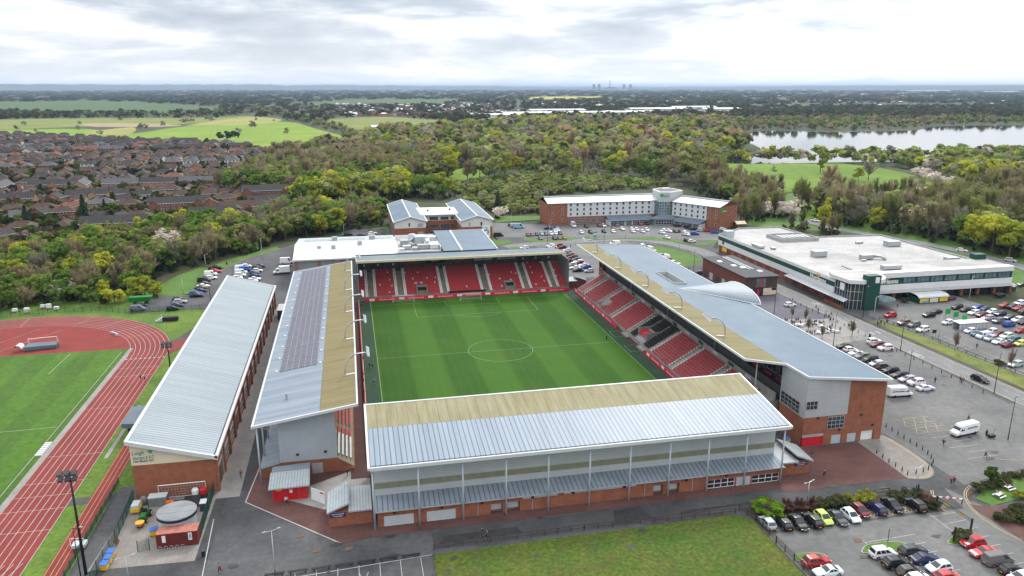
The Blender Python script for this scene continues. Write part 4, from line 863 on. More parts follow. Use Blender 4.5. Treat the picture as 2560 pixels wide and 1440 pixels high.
# ------------------------------------------------------------------ hall behind the far stand
B = thing('events_building', 'wide white roofed hall with a roof well of air plant behind far stand', 'building', (-25, 108, 0))
def gp_(y, y0, z0, y1, z1): return z0 + (y - y0) / (y1 - y0) * (z1 - z0)
fz = lambda y: gp_(y, 89.5, 9.2, 106.5, 12.0); bz = lambda y: gp_(y, 106.5, 12.0, 128, 10.0)
MB().slab(roof_poly(-61.7, -22.2, 89.5, 106.45, fz), .3).slab(roof_poly(-22.2, -3, 89.5, 91.8, fz), .3).build('roof', MT['roof_white'], B)
MB().slab(roof_poly(-61.5, -22.2, 106.5, 128, bz), .3).build('rear_roof', D('roof_rear', (.38, .42, .45), .5, scale=.2, var=.06), B)
tz = lambda y: gp_(y, 79, 11.2, 118, 12.6)
MB().slab(roof_poly(2.0, 15.3, 84, 119, tz), .3).build('flat_roof', MT['roof_slate'], B); MB().slab(roof_poly(-5.4, 1.2, 84.2, 119, tz), .3).build('flat_roof', MT['roof_slate'], B)
MB().slab([(1.25, 84, tz(84) + .2), (1.95, 84, tz(84) + .2), (1.95, 119, tz(119) + .2), (1.25, 119, tz(119) + .2)], .5).slab([(15.3, 84, tz(84) + .15), (15.7, 84, tz(84) + .15), (15.7, 119.2, tz(119) + .15), (15.3, 119.2, tz(119) + .15)], .7).slab([(-5.4, 119, tz(119) + .15), (15.3, 119, tz(119) + .15), (15.3, 119.3, tz(119) + .15), (-5.4, 119.3, tz(119) + .15)], .7).box(-62, 89.1, 8.7, -22.2, 89.5, 9.25).build('fascia', MT['fascia_white'], B)
MB().box(-22.2, 91.8, 9.6, -5.4, 119, 9.9).build('plant_deck', D('deck', (.4, .4, .39), .8, scale=.6, var=.15), B)
MB().box(-22.3, 91.6, 9.9, -22.0, 117, 11.2).box(-22.0, 116.7, 9.9, -5.6, 117, 11.9).box(-5.7, 92, 9.9, -5.45, 116.7, 11.6).box(-22, 91.6, 9.9, -9, 91.8, 10.3).build('deck_parapet', MT['white_paint'], B)
mb = MB().box(-61.2, 89.7, 0, -61.0, 127, 9).box(-61.0, 89.7, 0, -38.6, 89.95, 9.0).box(-38.6, 86, 0, 15.2, 86.3, 10.8).box(14.9, 86, 0, 15.2, 119, 11.6).box(-61, 126.7, 0, 15.2, 127, 9.6); mb.build('wall', MT['clad_mid'], B)
for x in (-61.1, -52.6, -44.2): MB().box(x, 89.4, 0, x + .9, 89.7, 8.9).build('pier', MT['brick'], B)
for (x, y, w, d, h) in ((-46.8, 100, 1.6, 1.6, 1.3), (-36.6, 103, 1.8, 1.8, 1.5), (-52.3, 101, 1.5, 1.5, .9), (-46.5, 114, 2.2, 1.6, 1.6), (-31.5, 113.5, 2.4, 1.6, 1.6)): MB().box(x - w / 2, y - d / 2, 10, x + w / 2, y + d / 2, (fz(y) if y < 106 else bz(y)) + h).build('roof_vent', MT['steel_grey'], B)
for i in range(13): 
    x = -58.5 + 2.75 * i; y0, y1 = 114.2, 122
    if i in (4, 9): continue
    MB().slab([(x, y0, bz(y0) + .1), (x + 2.4, y0, bz(y0) + .1), (x + 2.4, y1, bz(y1) + .1), (x, y1, bz(y1) + .1)], .08).build('roof_light', D('roof_light_grey', (.3, .33, .31), .35, scale=.8, var=.2) if 'roof_light_grey' not in MT else MT['roof_light_grey'], B)
rnd = random.Random(5)
for (x, y, w, d, h, m_) in ((-19, 105, 3, 4.5, 2.2, 'steel_grey'), (-12.5, 106, 4.2, 5.5, 3.4, 'clad_pale'), (-8.2, 110, 5, 3, 2.2, 'clad_white'), (-7.8, 98, 3.4, 6, 1.8, 'clad_white'), (-12, 97, 4.6, 3, 1.6, 'steel_grey'), (-18.5, 97, 3, 2.5, 1.4, 'clad_pale'), (-15.5, 94.5, 2, 3, 1.1, 'steel_grey'), (-9.8, 102.5, 1.4, 4.5, 2.4, 'clad_white'), (-16.6, 101, 1.2, 1.2, 1.8, 'steel_grey'), (-20.6, 94, 1.6, 1.6, 1.0, 'clad_white')):
    mb = MB().box(x - w / 2, y - d / 2, 10.1, x + w / 2, y + d / 2, 9.9 + h)
    for q in range(3): mb.box(x - w / 2 + .2 + q * w / 3, y - d / 2 - .12, 10.3, x - w / 2 + w / 3 * (q + .8), y - d / 2 - .003, 9.8 + h)
    mb.box(x - w / 2 - .1, y - d / 2 - .1, 9.9 + h + .003, x + w / 2 + .1, y + d / 2 + .1, 10.05 + h); mb.build('air_unit', MT[m_], B)
for pts in ([(-17.5, 105, 11.2), (-14.5, 108, 12.4), (-12.5, 112, 12.4)], [(-11, 99, 11), (-10.5, 104, 11.8), (-8.5, 107, 11.8)], [(-18, 99, 11.2), (-15, 99, 11.2), (-13.5, 100, 11)]): MB().tube(pts, .55, 10).build('duct', MT['galvanised'], B, True)
MB().tube([(-15.2, 111.5, 9.9), (-15.2, 111.5, 13.2)], 1.5, 14).build('duct', MT['clad_pale'], B, True)

# ------------------------------------------------------------------ college with two gabled wings
Cg = thing('college', 'brick and cream college with two slate blue gabled wings and a white middle roof', 'building', (4, 185, 0))
def wing(x0, x1, y0, y1, ze, zr):
    xm = (x0 + x1) / 2; nm = 'wing_roof'
    mb = MB(); mb.slab([(x0 - .6, y0 - .6, ze), (xm, y0 - .6, zr), (xm, y1 + .6, zr), (x0 - .6, y1 + .6, ze)], .25); mb.slab([(xm, y0 - .6, zr), (x1 + .6, y0 - .6, ze), (x1 + .6, y1 + .6, ze), (xm, y1 + .6, zr)], .25)
    ro = mb.build('wing_roof', MT['roof_slate'], Cg)
    mb = MB().beam((xm, y0 - .7, zr + .05), (xm, y1 + .7, zr + .05), .5, .2)
    for x in (x0 - .6, x1 + .6):
        mb.beam((x, y0 - .7, ze + .02), (x, y1 + .7, ze + .02), .35, .35)
        for y in (y0 - .75, y1 + .75): mb.beam((x, y, ze + .03), (xm, y, zr + .03), .35, .4)
    mb.build('verge_trim', MT['white_paint'], ro)
    mb = MB(); mb.box(x0, y0, 0, x1, y1, 6.9); mb.build('wall', MT['brick'], Cg)
    mb = MB(); mb.prism(rect(x0, y0 - .03, x1, y1), 6.9, ze - .26)
    for y in (y0 - .03, y1): mb.face([(x0, y, ze - .26), (x1, y, ze - .26), (xm, y, zr - .3)])
    mb.build('render', MT['render_white'], Cg); return Plane((x0, y0 - .04), (1, 0))
wl = wing(-19.4, -4.6, 160.0, 216.5, 10.0, 12.4); wr = wing(12.4, 27.2, 157.4, 213.0, 10.0, 12.3)
for u0, u1, w0, w1 in ((10.8, 13.4, 7.3, 9.0), (10.8, 13.4, 3.2, 5.0)): wl.panel('shutter', 'steel_grey', Cg, u0, u1, w0, w1, 0, .05)
for u0, w0 in ((6.5, 7.7), (6.5, 3.4)): wl.window(Cg, u0, u0 + .7, w0, w0 + 1.7, 1, 1)
wr.panel('shutter', 'steel_grey', Cg, 3.2, 4.1, 7.4, 9.1, 0, .05); wr.window(Cg, 9.0, 9.8, 7.5, 9.1, 1, 1); wr.window(Cg, 8.6, 9.4, 3.6, 5.0, 1, 1)
sg = wr.panel('sign', 'white_paint', Cg, 9.9, 13.7, 1.6, 7.3, .02, .1); text('lettering', 'Leigh', 1.0, D('sign_cyan', (.05, .35, .6), .5, var=0), wr.p(11.6, 6.3, .12), (1, 0, 0), (0, 0, 1), sg)
mb = MB()
for i in range(15):
    a0, a1 = rad(-60 + 20 * i), rad(-40 + 20 * i); mb.face([wr.p(11.8 + r * math.cos(t), 4.2 + r * math.sin(t), .11) for r, t in ((.8, a0), (1.25, a0), (1.25, a1), (.8, a1))])
mb.face([wr.p(12.5, 3.3, .112), wr.p(11.5, 2.2, .112), wr.p(12.4, 2.9, .112)]); mb.build('emblem', MT['sign_blue'], sg)
MB().slab([(-5, 175.6, 10.5), (12.4, 175.2, 10.5), (20, 197, 10.6), (-9, 199, 10.6)], .4).build('middle_roof', MT['roof_white'], Cg)
MB().box(-4.6, 177, 0, 12.4, 196, 7.2).build('wall', MT['brick'], Cg); MB().box(-4.6, 176.97, 7.2, 12.4, 196, 10.1).build('render', MT['render_white'], Cg)
cp = Plane((-4.6, 176.95), (1, 0))
for u0, u1, w0, w1, nu, nw in ((3.5, 7.7, 7.5, 9.1, 4, 1), (9.0, 13.0, 7.5, 9.0, 4, 1), (14.2, 15.8, 7.5, 9.0, 2, 1), (3.6, 7.8, 3.6, 5.3, 6, 1), (9.0, 13.2, 1.0, 5.3, 6, 2), (14.2, 15.9, 3.6, 5.2, 3, 1), (3.6, 7.8, .4, 1.8, 4, 1), (1.6, 2.6, 3.4, 5.0, 1, 1)): cp.window(Cg, u0, u1, w0, w1, nu, nw, 'steel_grey', 'glass_dark')
for x, y in ((-1.0, 186), (10.5, 188)): MB().tube([(x, y, 10.5), (x, y, 11.4)], .5, 8).build('roof_vent', MT['dark_metal'], Cg)
cw = Plane((-19.43, 216.5), (0, -1))
for k_ in range(11):
    for w0 in (1.2, 4.2, 7.4): cw.window(Cg, 2 + 5 * k_, 4.2 + 5 * k_, w0, w0 + 1.4, 2, 1)
ce = Plane((27.23, 157.4), (0, 1))
for k_ in range(10):
    for w0 in (1.2, 4.2, 7.4): ce.window(Cg, 2 + 5 * k_, 4.2 + 5 * k_, w0, w0 + 1.4, 2, 1)

# ------------------------------------------------------------------ hotel
Ht = thing('hotel', 'four storey brick and white hotel with a grey corner tower', 'hotel', (125, 190, 0))
def hwing(o, r, L, brick0, brick1, ncol, sk0=0.0, sk1=0.0):
    pl = Plane(o, r); zE, zM, zR, dp = 12.0, 13.9, 14.5, 17.5
    q = lambda u, d, z: pl.p(u, z, -d)
    def rs(u0, u1, d0, z0, d1, z1, t=.25): return [q(u0 - (sk0 if d0 else 0), d0, z0), q(u1 + (sk1 if d0 else 0), d0, z0), q(u1 + (sk1 if d1 else 0), d1, z1), q(u0 - (sk0 if d1 else 0), d1, z1)]
    MB().slab([q(-.3, -.5, zE), q(L + .3, -.5, zE), q(L + .3, 7.5, zM), q(-.3, 7.5, zM)], .25).build('roof', MT['roof_hotel'], Ht)
    MB().slab([q(-.3, 7.52, zM + .3), q(L + .3, 7.52, zM + .3), q(L + .3, 9.6, zR), q(-.3, 9.6, zR)], .55).slab([q(-.3, 9.62, zR), q(L + .3, 9.62, zR), q(L + .3, 18, zE), q(-.3, 18, zE)], .3).build('ridge_roof', MT['roof_blue'], Ht)
    mb = MB()
    def blk(u0, u1, w0, w1, d0=-17.5, d1=0): pl.slab(mb, u0, u1, w0, w1, d0, d1)
    blk(0, L, 0, 4.4); 
    if brick0: blk(0, brick0, 4.4, zE - .3)
    if brick1: blk(L - brick1, L, 4.4, zE - .3)
    for u in ([0] if brick0 else []) + ([L] if brick1 else []):
        f = [q(u, 0, zE - .3), q(u, 17.5, zE - .3), q(u, 9.6, zR - .35)]; mb.face(f); mb.face([(a[0], a[1], a[2] - .001) for a in f[::-1]])
    mb.build('wall', MT['brick'], Ht)
    mb = MB(); pl.slab(mb, brick0, L - brick1, 4.4, zE - .28, -17.48, .03); mb.build('cladding', MT['hotel_white'], Ht)
    mb = MB()
    for w in (6.95, 9.5): pl.slab(mb, brick0, L - brick1, w, w + .07, .03, .06)
    pl.slab(mb, 0, L, zE - .3, zE - .1, .45, .6); mb.build('joint_strip', MT['steel_grey'], Ht)
    span = (L - brick0 - brick1) / ncol
    for i in range(ncol):
        for w in (5.15, 7.6, 10.05): u = brick0 + span * (i + .5); pl.window(Ht, u - .5, u + .5, w, w + 1.25, 1, 1, d=.05, bar=.07)
    for b0, b1 in ((0, brick0), (L - brick1, L)):
        if b1 - b0 < 1: continue
        for i in range(2):
            for w in (2.0, 5.15, 7.6, 10.05): u = b0 + (b1 - b0) * (i + .5) / 2; pl.window(Ht, u - .5, u + .5, w, w + 1.25, 1, 1, 'white_paint', d=.02, bar=.07)
    return pl
D('roof_hotel', (.6, .6, .58), .4, scale=.1, var=.06, spec=.5); D('hotel_white', (.55, .57, .58), .55, scale=.3, var=.05)
hl = hwing((63.5, 190.0), (1, 0), 62.8, 10.8, 0, 14)
for i in range(5): hl.window(Ht, 11.6 + 4.1 * i, 14.9 + 4.1 * i, .6, 3.2, 5, 3, 'white_paint', d=.02, bar=.06)
def lean(pl, u0, u1, n, d=8.0):
    MB().slab([pl.p(u0 - .4, 2.75, d + .6), pl.p(u1 + .4, 2.75, d + .6), pl.p(u1 + .4, 4.3, 0.05), pl.p(u0 - .4, 4.3, 0.05)], .2).build('lean_to_roof', MT['roof_blue'], Ht)
    mb = MB(); pl.slab(mb, u0, u0 + .4, 0, 2.6, 0.01, d); pl.slab(mb, u1 - .4, u1, 0, 2.6, 0.01, d)
    for i in range(1, n): u = u0 + (u1 - u0) * i / n; pl.slab(mb, u - .2, u + .2, 0, 2.6, d - .3, d)
    mb.build('lean_to_wall', MT['hotel_white'], Ht); dp = Plane(pl.p(0, 0, d - .2)[:2], pl.r)
    for i in range(n): dp.window(Ht, u0 + (u1 - u0) * i / n + .25, u0 + (u1 - u0) * (i + 1) / n - .25, .1, 2.5, 5, 3, 'white_paint', d=0, bar=.05)
lean(hl, 32.5, 57.3, 6)
hr = hwing((131.6, 183.2), (14.6, -23.9), 29.0, 0, 7.6, 6)
lean(hr, 5.5, 21.0, 4, 6.0)
mb = MB(); tw = [at(1649, 479.5, 17)[:2], at(1676.5, 479.5, 17)[:2], at(1706.7, 475.6, 17)[:2], at(1680, 470, 17)[:2], at(1650, 469, 17)[:2], at(1631.5, 472.7, 17)[:2]]
mb.prism(tw, 11.6, 16.5); mb.build('tower', MT['clad_grey'], Ht); MB().prism([(x, y) for x, y in tw], 16.5, 17).build('tower_parapet', MT['white_paint'], Ht)
cx_ = sum(a for a, b in tw) / 6; cy_ = sum(b for a, b in tw) / 6
MB().prism([(cx_ + (a - cx_) * .9, cy_ + (b - cy_) * .9) for a, b in tw], 17.0, 17.01).build('tower_roof', MT['dark_metal'], Ht); MB().box(cx_ - 2, cy_ + .5, 17.01, cx_ + 2.5, cy_ + 3, 17.8).build('roof_hatch', MT['white_paint'], Ht)
MB().prism([tw[0], tw[1], (134.5, 190), (128, 192.5), (124, 191)], 4.0, 11.6).build('tower_glazing', MT['glass_blue'], Ht)
tp = Plane(tw[0], (tw[1][0] - tw[0][0], tw[1][1] - tw[0][1])); tl = (Vector(tw[1]) - Vector(tw[0])).length
tp.window(Ht, 0.1, tl - .1, 4.2, 11.5, 4, 5, 'white_paint', 'glass_blue', d=.02, bar=.06)
sg = tp.panel('sign', 'green_sign', Ht, .6, 2.2, 14.2, 15.8, 0, .1); text('lettering', 'Holiday Inn', .75, MT['text_green'], tp.p(2.4, 15.4, .08), tp.r, (0, 0, 1), sg, align='LEFT'); text('lettering', 'Express', .95, MT['sign_blue'], tp.p(2.4, 14.5, .08), tp.r, (0, 0, 1), sg, align='LEFT')
ge = Plane(hr.p(29.02, 0, 0)[:2], (-hr.n.x, -hr.n.y)); sg = ge.panel('sign', 'green_sign', Ht, 1.2, 3.2, 9.0, 11.2, 0, .12); text('lettering', 'Holiday Inn', .9, MT['green_sign'], ge.p(3.4, 10.7, .06), ge.r, (0, 0, 1), sg, align='LEFT'); text('lettering', 'Express', 1.1, MT['white_paint'], ge.p(3.4, 9.5, .06), ge.r, (0, 0, 1), sg, align='LEFT')
for w in (2, 5.15, 7.6, 10.05):
    for u in (8.5, 15.3): ge.window(Ht, u - .4, u + .4, w, w + 1.5, 1, 1, d=.02)
en = [(118.6, 180.4), (131.6, 177.0), (135.5, 180.6), (133.5, 188.5), (124.5, 189.5), (119, 184)]
ct = (126.5, 184.2, 5.6); mb = MB()
for i in range(6): a, b = en[i], en[(i + 1) % 6]; mb.face([(*a, 3.1), (*b, 3.1), ct])
mb.build('entrance_roof', MT['roof_blue'], Ht); MB().prism([(ct[0] + (a - ct[0]) * .86, ct[1] + (b - ct[1]) * .86) for a, b in en], 0, 3.1).build('entrance_wall', MT['glass_blue'], Ht)
ep = Plane((120.2, 180.7), (11, -2.9)); ep.window(Ht, 1, 9.5, .1, 2.7, 6, 2, 'white_paint', 'glass_dark', d=.02)

# ------------------------------------------------------------------ brick pavilion with flat dark roof
Pv = thing('pavilion', 'dark brick block with flat charcoal roof beside the right stand', 'building', (101.6, 53.7, 0))
D('felt_roof', (.055, .057, .062), .8, scale=.3, var=.15); MB().box(94.9, 36.2, 7.1, 108.3, 70.9, 7.35).build('roof', MT['felt_roof'], Pv)
MB().box(95.4, 36.9, 3.0, 107.9, 70.5, 7.1).box(95.4, 45, 0, 107.9, 70.5, 3.0).box(102.5, 36.9, 0, 107.9, 45, 3.0).build('wall', MT['brick_dark'], Pv)
pp = Plane((95.4, 36.88), (1, 0)); pp.panel('timber_screen', 'wood_dark', Pv, .2, 3.8, 3.1, 6.9, 0, .08); pp.panel('timber_screen', 'wood_dark', Pv, 8.2, 12.3, 3.1, 6.9, 0, .08)
pp.window(Pv, 4.2, 8.0, 3.4, 6.6, 3, 2, 'dark_metal', 'glass_blue', d=.04); pp.panel('door', 'red_paint', Pv, 5.9, 6.5, 3.4, 6.6, .12, .16); pp.window(Pv, 3.2, 6.8, .1, 2.8, 3, 1, 'dark_metal', 'glass_dark', d=.04); pp.panel('door', 'red_paint', Pv, 4.8, 5.5, .1, 2.8, .12, .16)
pp.panel('hoarding', 'render_cream', Pv, 7.2, 12.3, .4, 2.9, .02, .08); pp.panel('hoarding', 'render_cream', Pv, 0, 3.0, .4, 2.9, .02, .08); pp.panel('sign', 'black', Pv, 10.4, 12.2, 2.0, 2.9, .09, .12)
pw = Plane((95.38, 70.5), (0, -1))
for i in range(6): pw.panel('bay_panel', 'clad_pale' if i % 2 else 'dark_metal', Pv, 1.5 + 5 * i, 4.0 + 5 * i, .1, 2.7, 0, .06)
for x, y in ((97.6, 61), (99.5, 53.5), (101.2, 50), (104.5, 43.5)): MB().box(x - .8, y - 1, 7.35, x + .8, y + 1, 7.7).build('roof_light', MT['white_paint'], Pv)
for x in (102.2, 103.6): MB().box(x, 47, 7.352, x + .5, 68, 7.6).build('roof_strip', MT['clad_pale'], Pv)

# ------------------------------------------------------------------ supermarket
Sm = thing('supermarket', 'huge white flat roofed supermarket with green band and glass corner tower', 'supermarket', (158, 60, 0))
out = [(122.2, 24.4), (194.2, 24.4), (193.7, 38.7), (192.5, 94), (160.4, 95.7), (159.0, 121.4), (138.4, 122.0), (122.2, 110)]
D('roof_membrane', (.27, .262, .258), .7, scale=.07, col2=(.4, .392, .388), fine=.1, stripe=[(1, 12.5, .45, .72), (0, 17.0, .3, .85)]); D('parapet_grey', (.33, .33, .33), .7, scale=.5, var=.15)
MB().prism(out, 7.0, 7.5).build('roof', MT['roof_membrane'], Sm)
mb = MB()
for i in range(2, 8):
    a, b = out[i], out[(i + 1) % 8]; mb.beam((*a, 7.75), (*b, 7.75), .4, .7)
mb.build('parapet', MT['parapet_grey'], Sm)
MB().prism([(122.4, 24.8), (194, 24.8), (193.3, 38.7), (192.1, 93.6), (160.0, 95.3), (158.6, 121), (138.6, 121.6), (122.4, 109.8)], 0, 3.3).build('wall', MT['brick'], Sm)
MB().prism([(122.0, 24.6), (194.1, 24.6), (193.5, 38.7), (192.3, 93.8), (160.2, 95.5), (158.8, 121.2), (138.4, 121.8), (122.0, 110.1)], 3.3, 7.4).build('cladding', MT['clad_white'], Sm)
sd = Plane((121.98, 110.2), (0, -1)); sd.panel('green_band', 'green_dark', Sm, 0, 88.4, 5.6, 7.2, 0, .05); sd.panel('top_band', 'clad_white', Sm, 0, 88.4, 7.25, 8.1, -.4, .08); sd.panel('band_drop', 'green_dark', Sm, 4.0, 5.6, 4.2, 5.58, 0, .052)
for i in range(13): sd.panel('brick_panel', 'brick_dark', Sm, 1.0 + 6.6 * i, 4.6 + 6.6 * i, .1, 2.9, -.38, -.34)
sd.panel('sign', 'yellow', Sm, 4.2, 8.6, 1.2, 3.0, .02, .07)
D('logo_gold', (.62, .34, .02), .4, var=0)
def crown_mark(pl, u, w, s, parent):
    mb = MB()
    for dx, h in ((-.5, .75), (0, 1.0), (.5, .75)): mb.face([pl.p(u + (dx - .3) * s, w, .1), pl.p(u + (dx + .3) * s, w, .1), pl.p(u + (dx + .18) * s, w + h * s * .8, .1), pl.p(u + dx * 1.1 * s, w + h * s * 1.1, .1), pl.p(u + (dx - .18) * s, w + h * s * .8, .1)])
    mb.build('crown_mark', MT['logo_gold'], parent)
lt = text('lettering', 'Morrisons', 2.3, MT['white_paint'], sd.p(76.2, 6.15, .09), sd.r, (0, 0, 1), Sm, bold=.03); crown_mark(sd, 76.4, 7.0, 1.3, Sm)
fr = Plane((134, 24.38), (1, 0)); L = 60.2
fr.panel('upper_fascia', 'clad_white', Sm, 0, L, 7.7, 9.5, -2.5, .5); fr.panel('lower_fascia', 'clad_white', Sm, 0, L, 3.2, 5.2, -.2, .5); fr.panel('green_band', 'green_dark', Sm, 0, L, 5.2, 7.7, -.3, .02)
MB().box(134, 24.9, 8.9, 194.2, 38.5, 9.3).build('front_roof', MT['roof_membrane'], Sm)
for i in range(8): fr.window(Sm, 15 + 5.6 * i, 19.8 + 5.6 * i, 5.5, 7.4, 3, 1, 'green_dark', 'glass_blue', d=.06)
MB().slab([fr.p(0, 3.0, 3.0), fr.p(L, 3.0, 3.0), fr.p(L, 3.3, .2), fr.p(0, 3.3, .2)], .15).build('canopy', MT['steel_grey'], Sm)
mb = MB(); fr.slab(mb, 0, L, 0, 3.2, -.1, .02); mb.build('shop_front', MT['glass_dark'], Sm)
for i in range(9): u = 3.5 + 6.9 * i; MB().box(134 + u, 22.9, 0, 134 + u + 1.0, 23.9, 3.0).build('pier', MT['brick'], Sm)
text('lettering', 'Morrisons', 2.3, MT['white_paint'], fr.p(8.2, 6.3, .09), fr.r, (0, 0, 1), Sm, bold=.03); crown_mark(fr, 8.6, 7.2, 1.3, Sm)
gl = [(121.6, 23.5), (122.4, 16.2), (126, 14.8), (131, 14.8), (133.6, 17.0), (134.6, 20.5), (134.2, 24.3)]
at_ = MB().prism(gl, 0, 8.9).build('glass_tower', MT['glass_dark'], Sm); mb = MB()
for i in range(6):
    a, b = Vector(gl[i]), Vector(gl[i + 1]); n = max(1, int((b - a).length / 1.2))
    for j in range(n): p_ = a + (b - a) * j / n; mb.beam((p_.x, p_.y, 0), (p_.x, p_.y, 8.9), .14)
    for w in (3.0, 6.0): mb.beam((a.x, a.y, w), (b.x, b.y, w), .16, .14)
mb.build('mullion', MT['clad_pale'], at_)
rf = [(120.6, 24.6), (121.2, 15.6), (125.6, 13.8), (131.5, 13.4), (134.2, 14.8), (136, 17.4), (136.8, 20.6), (136.4, 24.8), (134, 28), (122, 28)]
MB().prism(rf, 8.9, 10.2).build('tower_roof', MT['clad_white'], Sm); MB().prism([(128 + (a - 128) * .93, 21 + (b - 21) * .93) for a, b in rf], 10.2, 10.215).build('tower_roof_top', MT['roof_membrane'], Sm)
bl = MB().box(126.2, 13.2, 0, 131.2, 15.9, 11.8).build('tower_blade', MT['green_dark'], Sm); Plane((126.2, 13.2), (1, 0)).panel('logo_panel', 'white_paint', bl, 2.9, 4.4, 9.3, 11.3, 0, .05); Plane((121.35, 20.5), (0, -1)).panel('logo_panel', 'white_paint', at_, 0, 2.4, 5.9, 8.3, 0, .06)
mb = MB(); cpts = [(133 + 5.4 * math.cos(rad(a)), 15.5 + 5.0 * math.sin(rad(a))) for a in range(-110, 81, 16)]; mb.prism([(131.3, 15.9)] + cpts, 3.0, 3.25); mb.build('canopy', MT['glass_blue'], Sm)
MB().slab([(118.6, 14.0, 3.3), (121.6, 16, 3.5), (121.9, 52, 3.5), (119.6, 52, 3.2)], .15).build('canopy', MT['clad_pale'], Sm)
MB().box(119.8, 17.5, 0, 121.4, 18.2, 1.0).box(120.2, 18.2, 0, 120.5, 27, .9).build('ramp_wall', MT['brick'], Sm)
for (x, y, w, d, h) in ((125.5, 82, 2.4, 6.5, 1.2), (139.8, 61, 5.4, 3.2, 2.4), (155, 53, 4.5, 2.5, 1.8), (182, 73, 6, 3.4, 2.2), (183.4, 41.5, 5, 3, 2.0), (163.5, 41, 6, 2, 1.0), (170, 40, 5, 2, 1.2), (171, 80, 2, 1.5, .9), (151.8, 50, 2, 1.2, .6), (147.5, 29.5, 7, 2.4, 1.6), (129.5, 77, 1.8, 1.8, .9), (173, 81, 1.6, 1.6, .8)):
    z0 = 7.5 if y > 38.6 else 9.3; mb = MB().box(x - w / 2, y - d / 2, z0 + .3, x + w / 2, y + d / 2, z0 + h)
    for q in range(4): mb.box(x - w / 2 - .06, y - d / 2 + .1, z0 + .4 + (h - .5) * q / 4, x + w / 2 + .06, y + d / 2 - .1, z0 + .4 + (h - .5) * (q + .6) / 4)
    mb.box(x - w / 2 + .1, y - d / 2 + .1, z0, x - w / 2 + .4, y + d / 2 - .1, z0 + .3).box(x + w / 2 - .4, y - d / 2 + .1, z0, x + w / 2 - .1, y + d / 2 - .1, z0 + .3); mb.build('air_unit', MT['galvanised'], Sm)
MB().tube([(157.5, 53, 8.6), (160, 51.5, 8.8), (161, 49.5, 8.0)], .6, 8).build('duct', MT['galvanised'], Sm, True)
MB().box(122.8, 104.5, 7.5, 126.6, 108, 10.2).build('stair_housing', MT['clad_pale'], Sm); MB().box(194.2 - 5, 36.5, 9.3, 193.8, 39.5, 11.2).build('stair_housing', MT['green_dark'], Sm)
mb = MB().box(140.5, 89.0, 7.5, 141, 101.5, 9.0).box(141, 89.0, 7.5, 158, 89.5, 9.0).box(158, 89.0, 7.5, 158.4, 96, 9.0).box(141, 101, 7.5, 157.5, 101.5, 9.0); mb.build('plant_screen', MT['parapet_grey'], Sm)
for i in range(6): MB().box(143 + 2.3 * i, 92, 7.6, 144.8 + 2.3 * i, 98.5, 8.9).build('air_unit', MT['steel_grey'], Sm)
t = thing('trolley_shelter', 'green trolley shelter with clear barrel roof and yellow posters by the supermarket', 'trolley shelter', (155.5, 19.5, 0))
MB().box(149.6, 16.4, 0, 161.4, 16.6, 2.0).box(149.6, 16.6, 0, 149.8, 22.5, 2.0).box(161.2, 16.6, 0, 161.4, 22.5, 2.0).build('wall', MT['green_dark'], t)
sp = Plane((149.6, 16.39), (1, 0)); sp.panel('poster', 'yellow', t, .4, 3.8, .3, 1.8, 0, .03); sp.panel('poster', 'render_cream', t, 4.3, 7.6, .3, 1.8, 0, .03); sp.panel('poster', 'yellow', t, 8.2, 11.4, .5, 1.8, 0, .03); sp.panel('poster', 'sign_cyan', t, 1.3, 3.6, .35, 1.0, .035, .05)
mb = MB(); n = 8
for i in range(n):
    a0, a1 = math.pi * i / n, math.pi * (i + 1) / n; mb.face([(149.4, 19.5 - 3.2 * math.cos(a0), 2.0 + 1.0 * math.sin(a0)), (161.6, 19.5 - 3.2 * math.cos(a0), 2.0 + 1.0 * math.sin(a0)), (161.6, 19.5 - 3.2 * math.cos(a1), 2.0 + 1.0 * math.sin(a1)), (149.4, 19.5 - 3.2 * math.cos(a1), 2.0 + 1.0 * math.sin(a1))])
mb.build('barrel_roof', D('roof_clear', (.42, .45, .46), .2, var=.1, stripe=(0, 1.2, .12, .6)), t)
t = thing('trolley_shelter', 'pale clear sided trolley shelter between parked cars and green banners', 'trolley shelter', (145.8, -10.5, 0))
MB().box(140.8, -11.6, 0, 150.6, -11.5, 1.9).box(140.8, -9.0, 0, 150.6, -8.9, 1.9).build('wall', MT['clad_pale'], t); mb = MB()
for i in range(9):
    for y in (-11.65, -8.85): mb.box(140.8 + 1.2 * i, y - .04, 0, 140.88 + 1.2 * i, y + .04, 2.1)
mb.build('frame', MT['galvanised'], t); MB().slab([(140.6, -11.9, 2.2), (150.8, -11.9, 2.2), (150.8, -8.6, 2.35), (140.6, -8.6, 2.35)], .08).build('roof', MT['clad_white'], t)
t = thing('shed', 'small shed with pale pitched roof beside the red hotel gable', 'shed', (*at(1862, 566)[:2], 0)); x, y, _ = at(1848, 568)
MB().box(x - 2.5, y - 2, 0, x + 2.5, y + 2, 2.2).build('wall', MT['wood'], t); MB().slab([(x - 2.9, y - 2.4, 2.1), (x + 2.9, y - 2.4, 2.1), (x + 2.9, y, 3.4), (x - 2.9, y, 3.4)], .12).slab([(x - 2.9, y, 3.4), (x + 2.9, y, 3.4), (x + 2.9, y + 2.4, 2.1), (x - 2.9, y + 2.4, 2.1)], .12).build('roof', MT['render_cream'], t)
t = thing('gatehouse', 'small brick hut with tilted roof between the far and right stands', 'hut', (41, 63, 0))
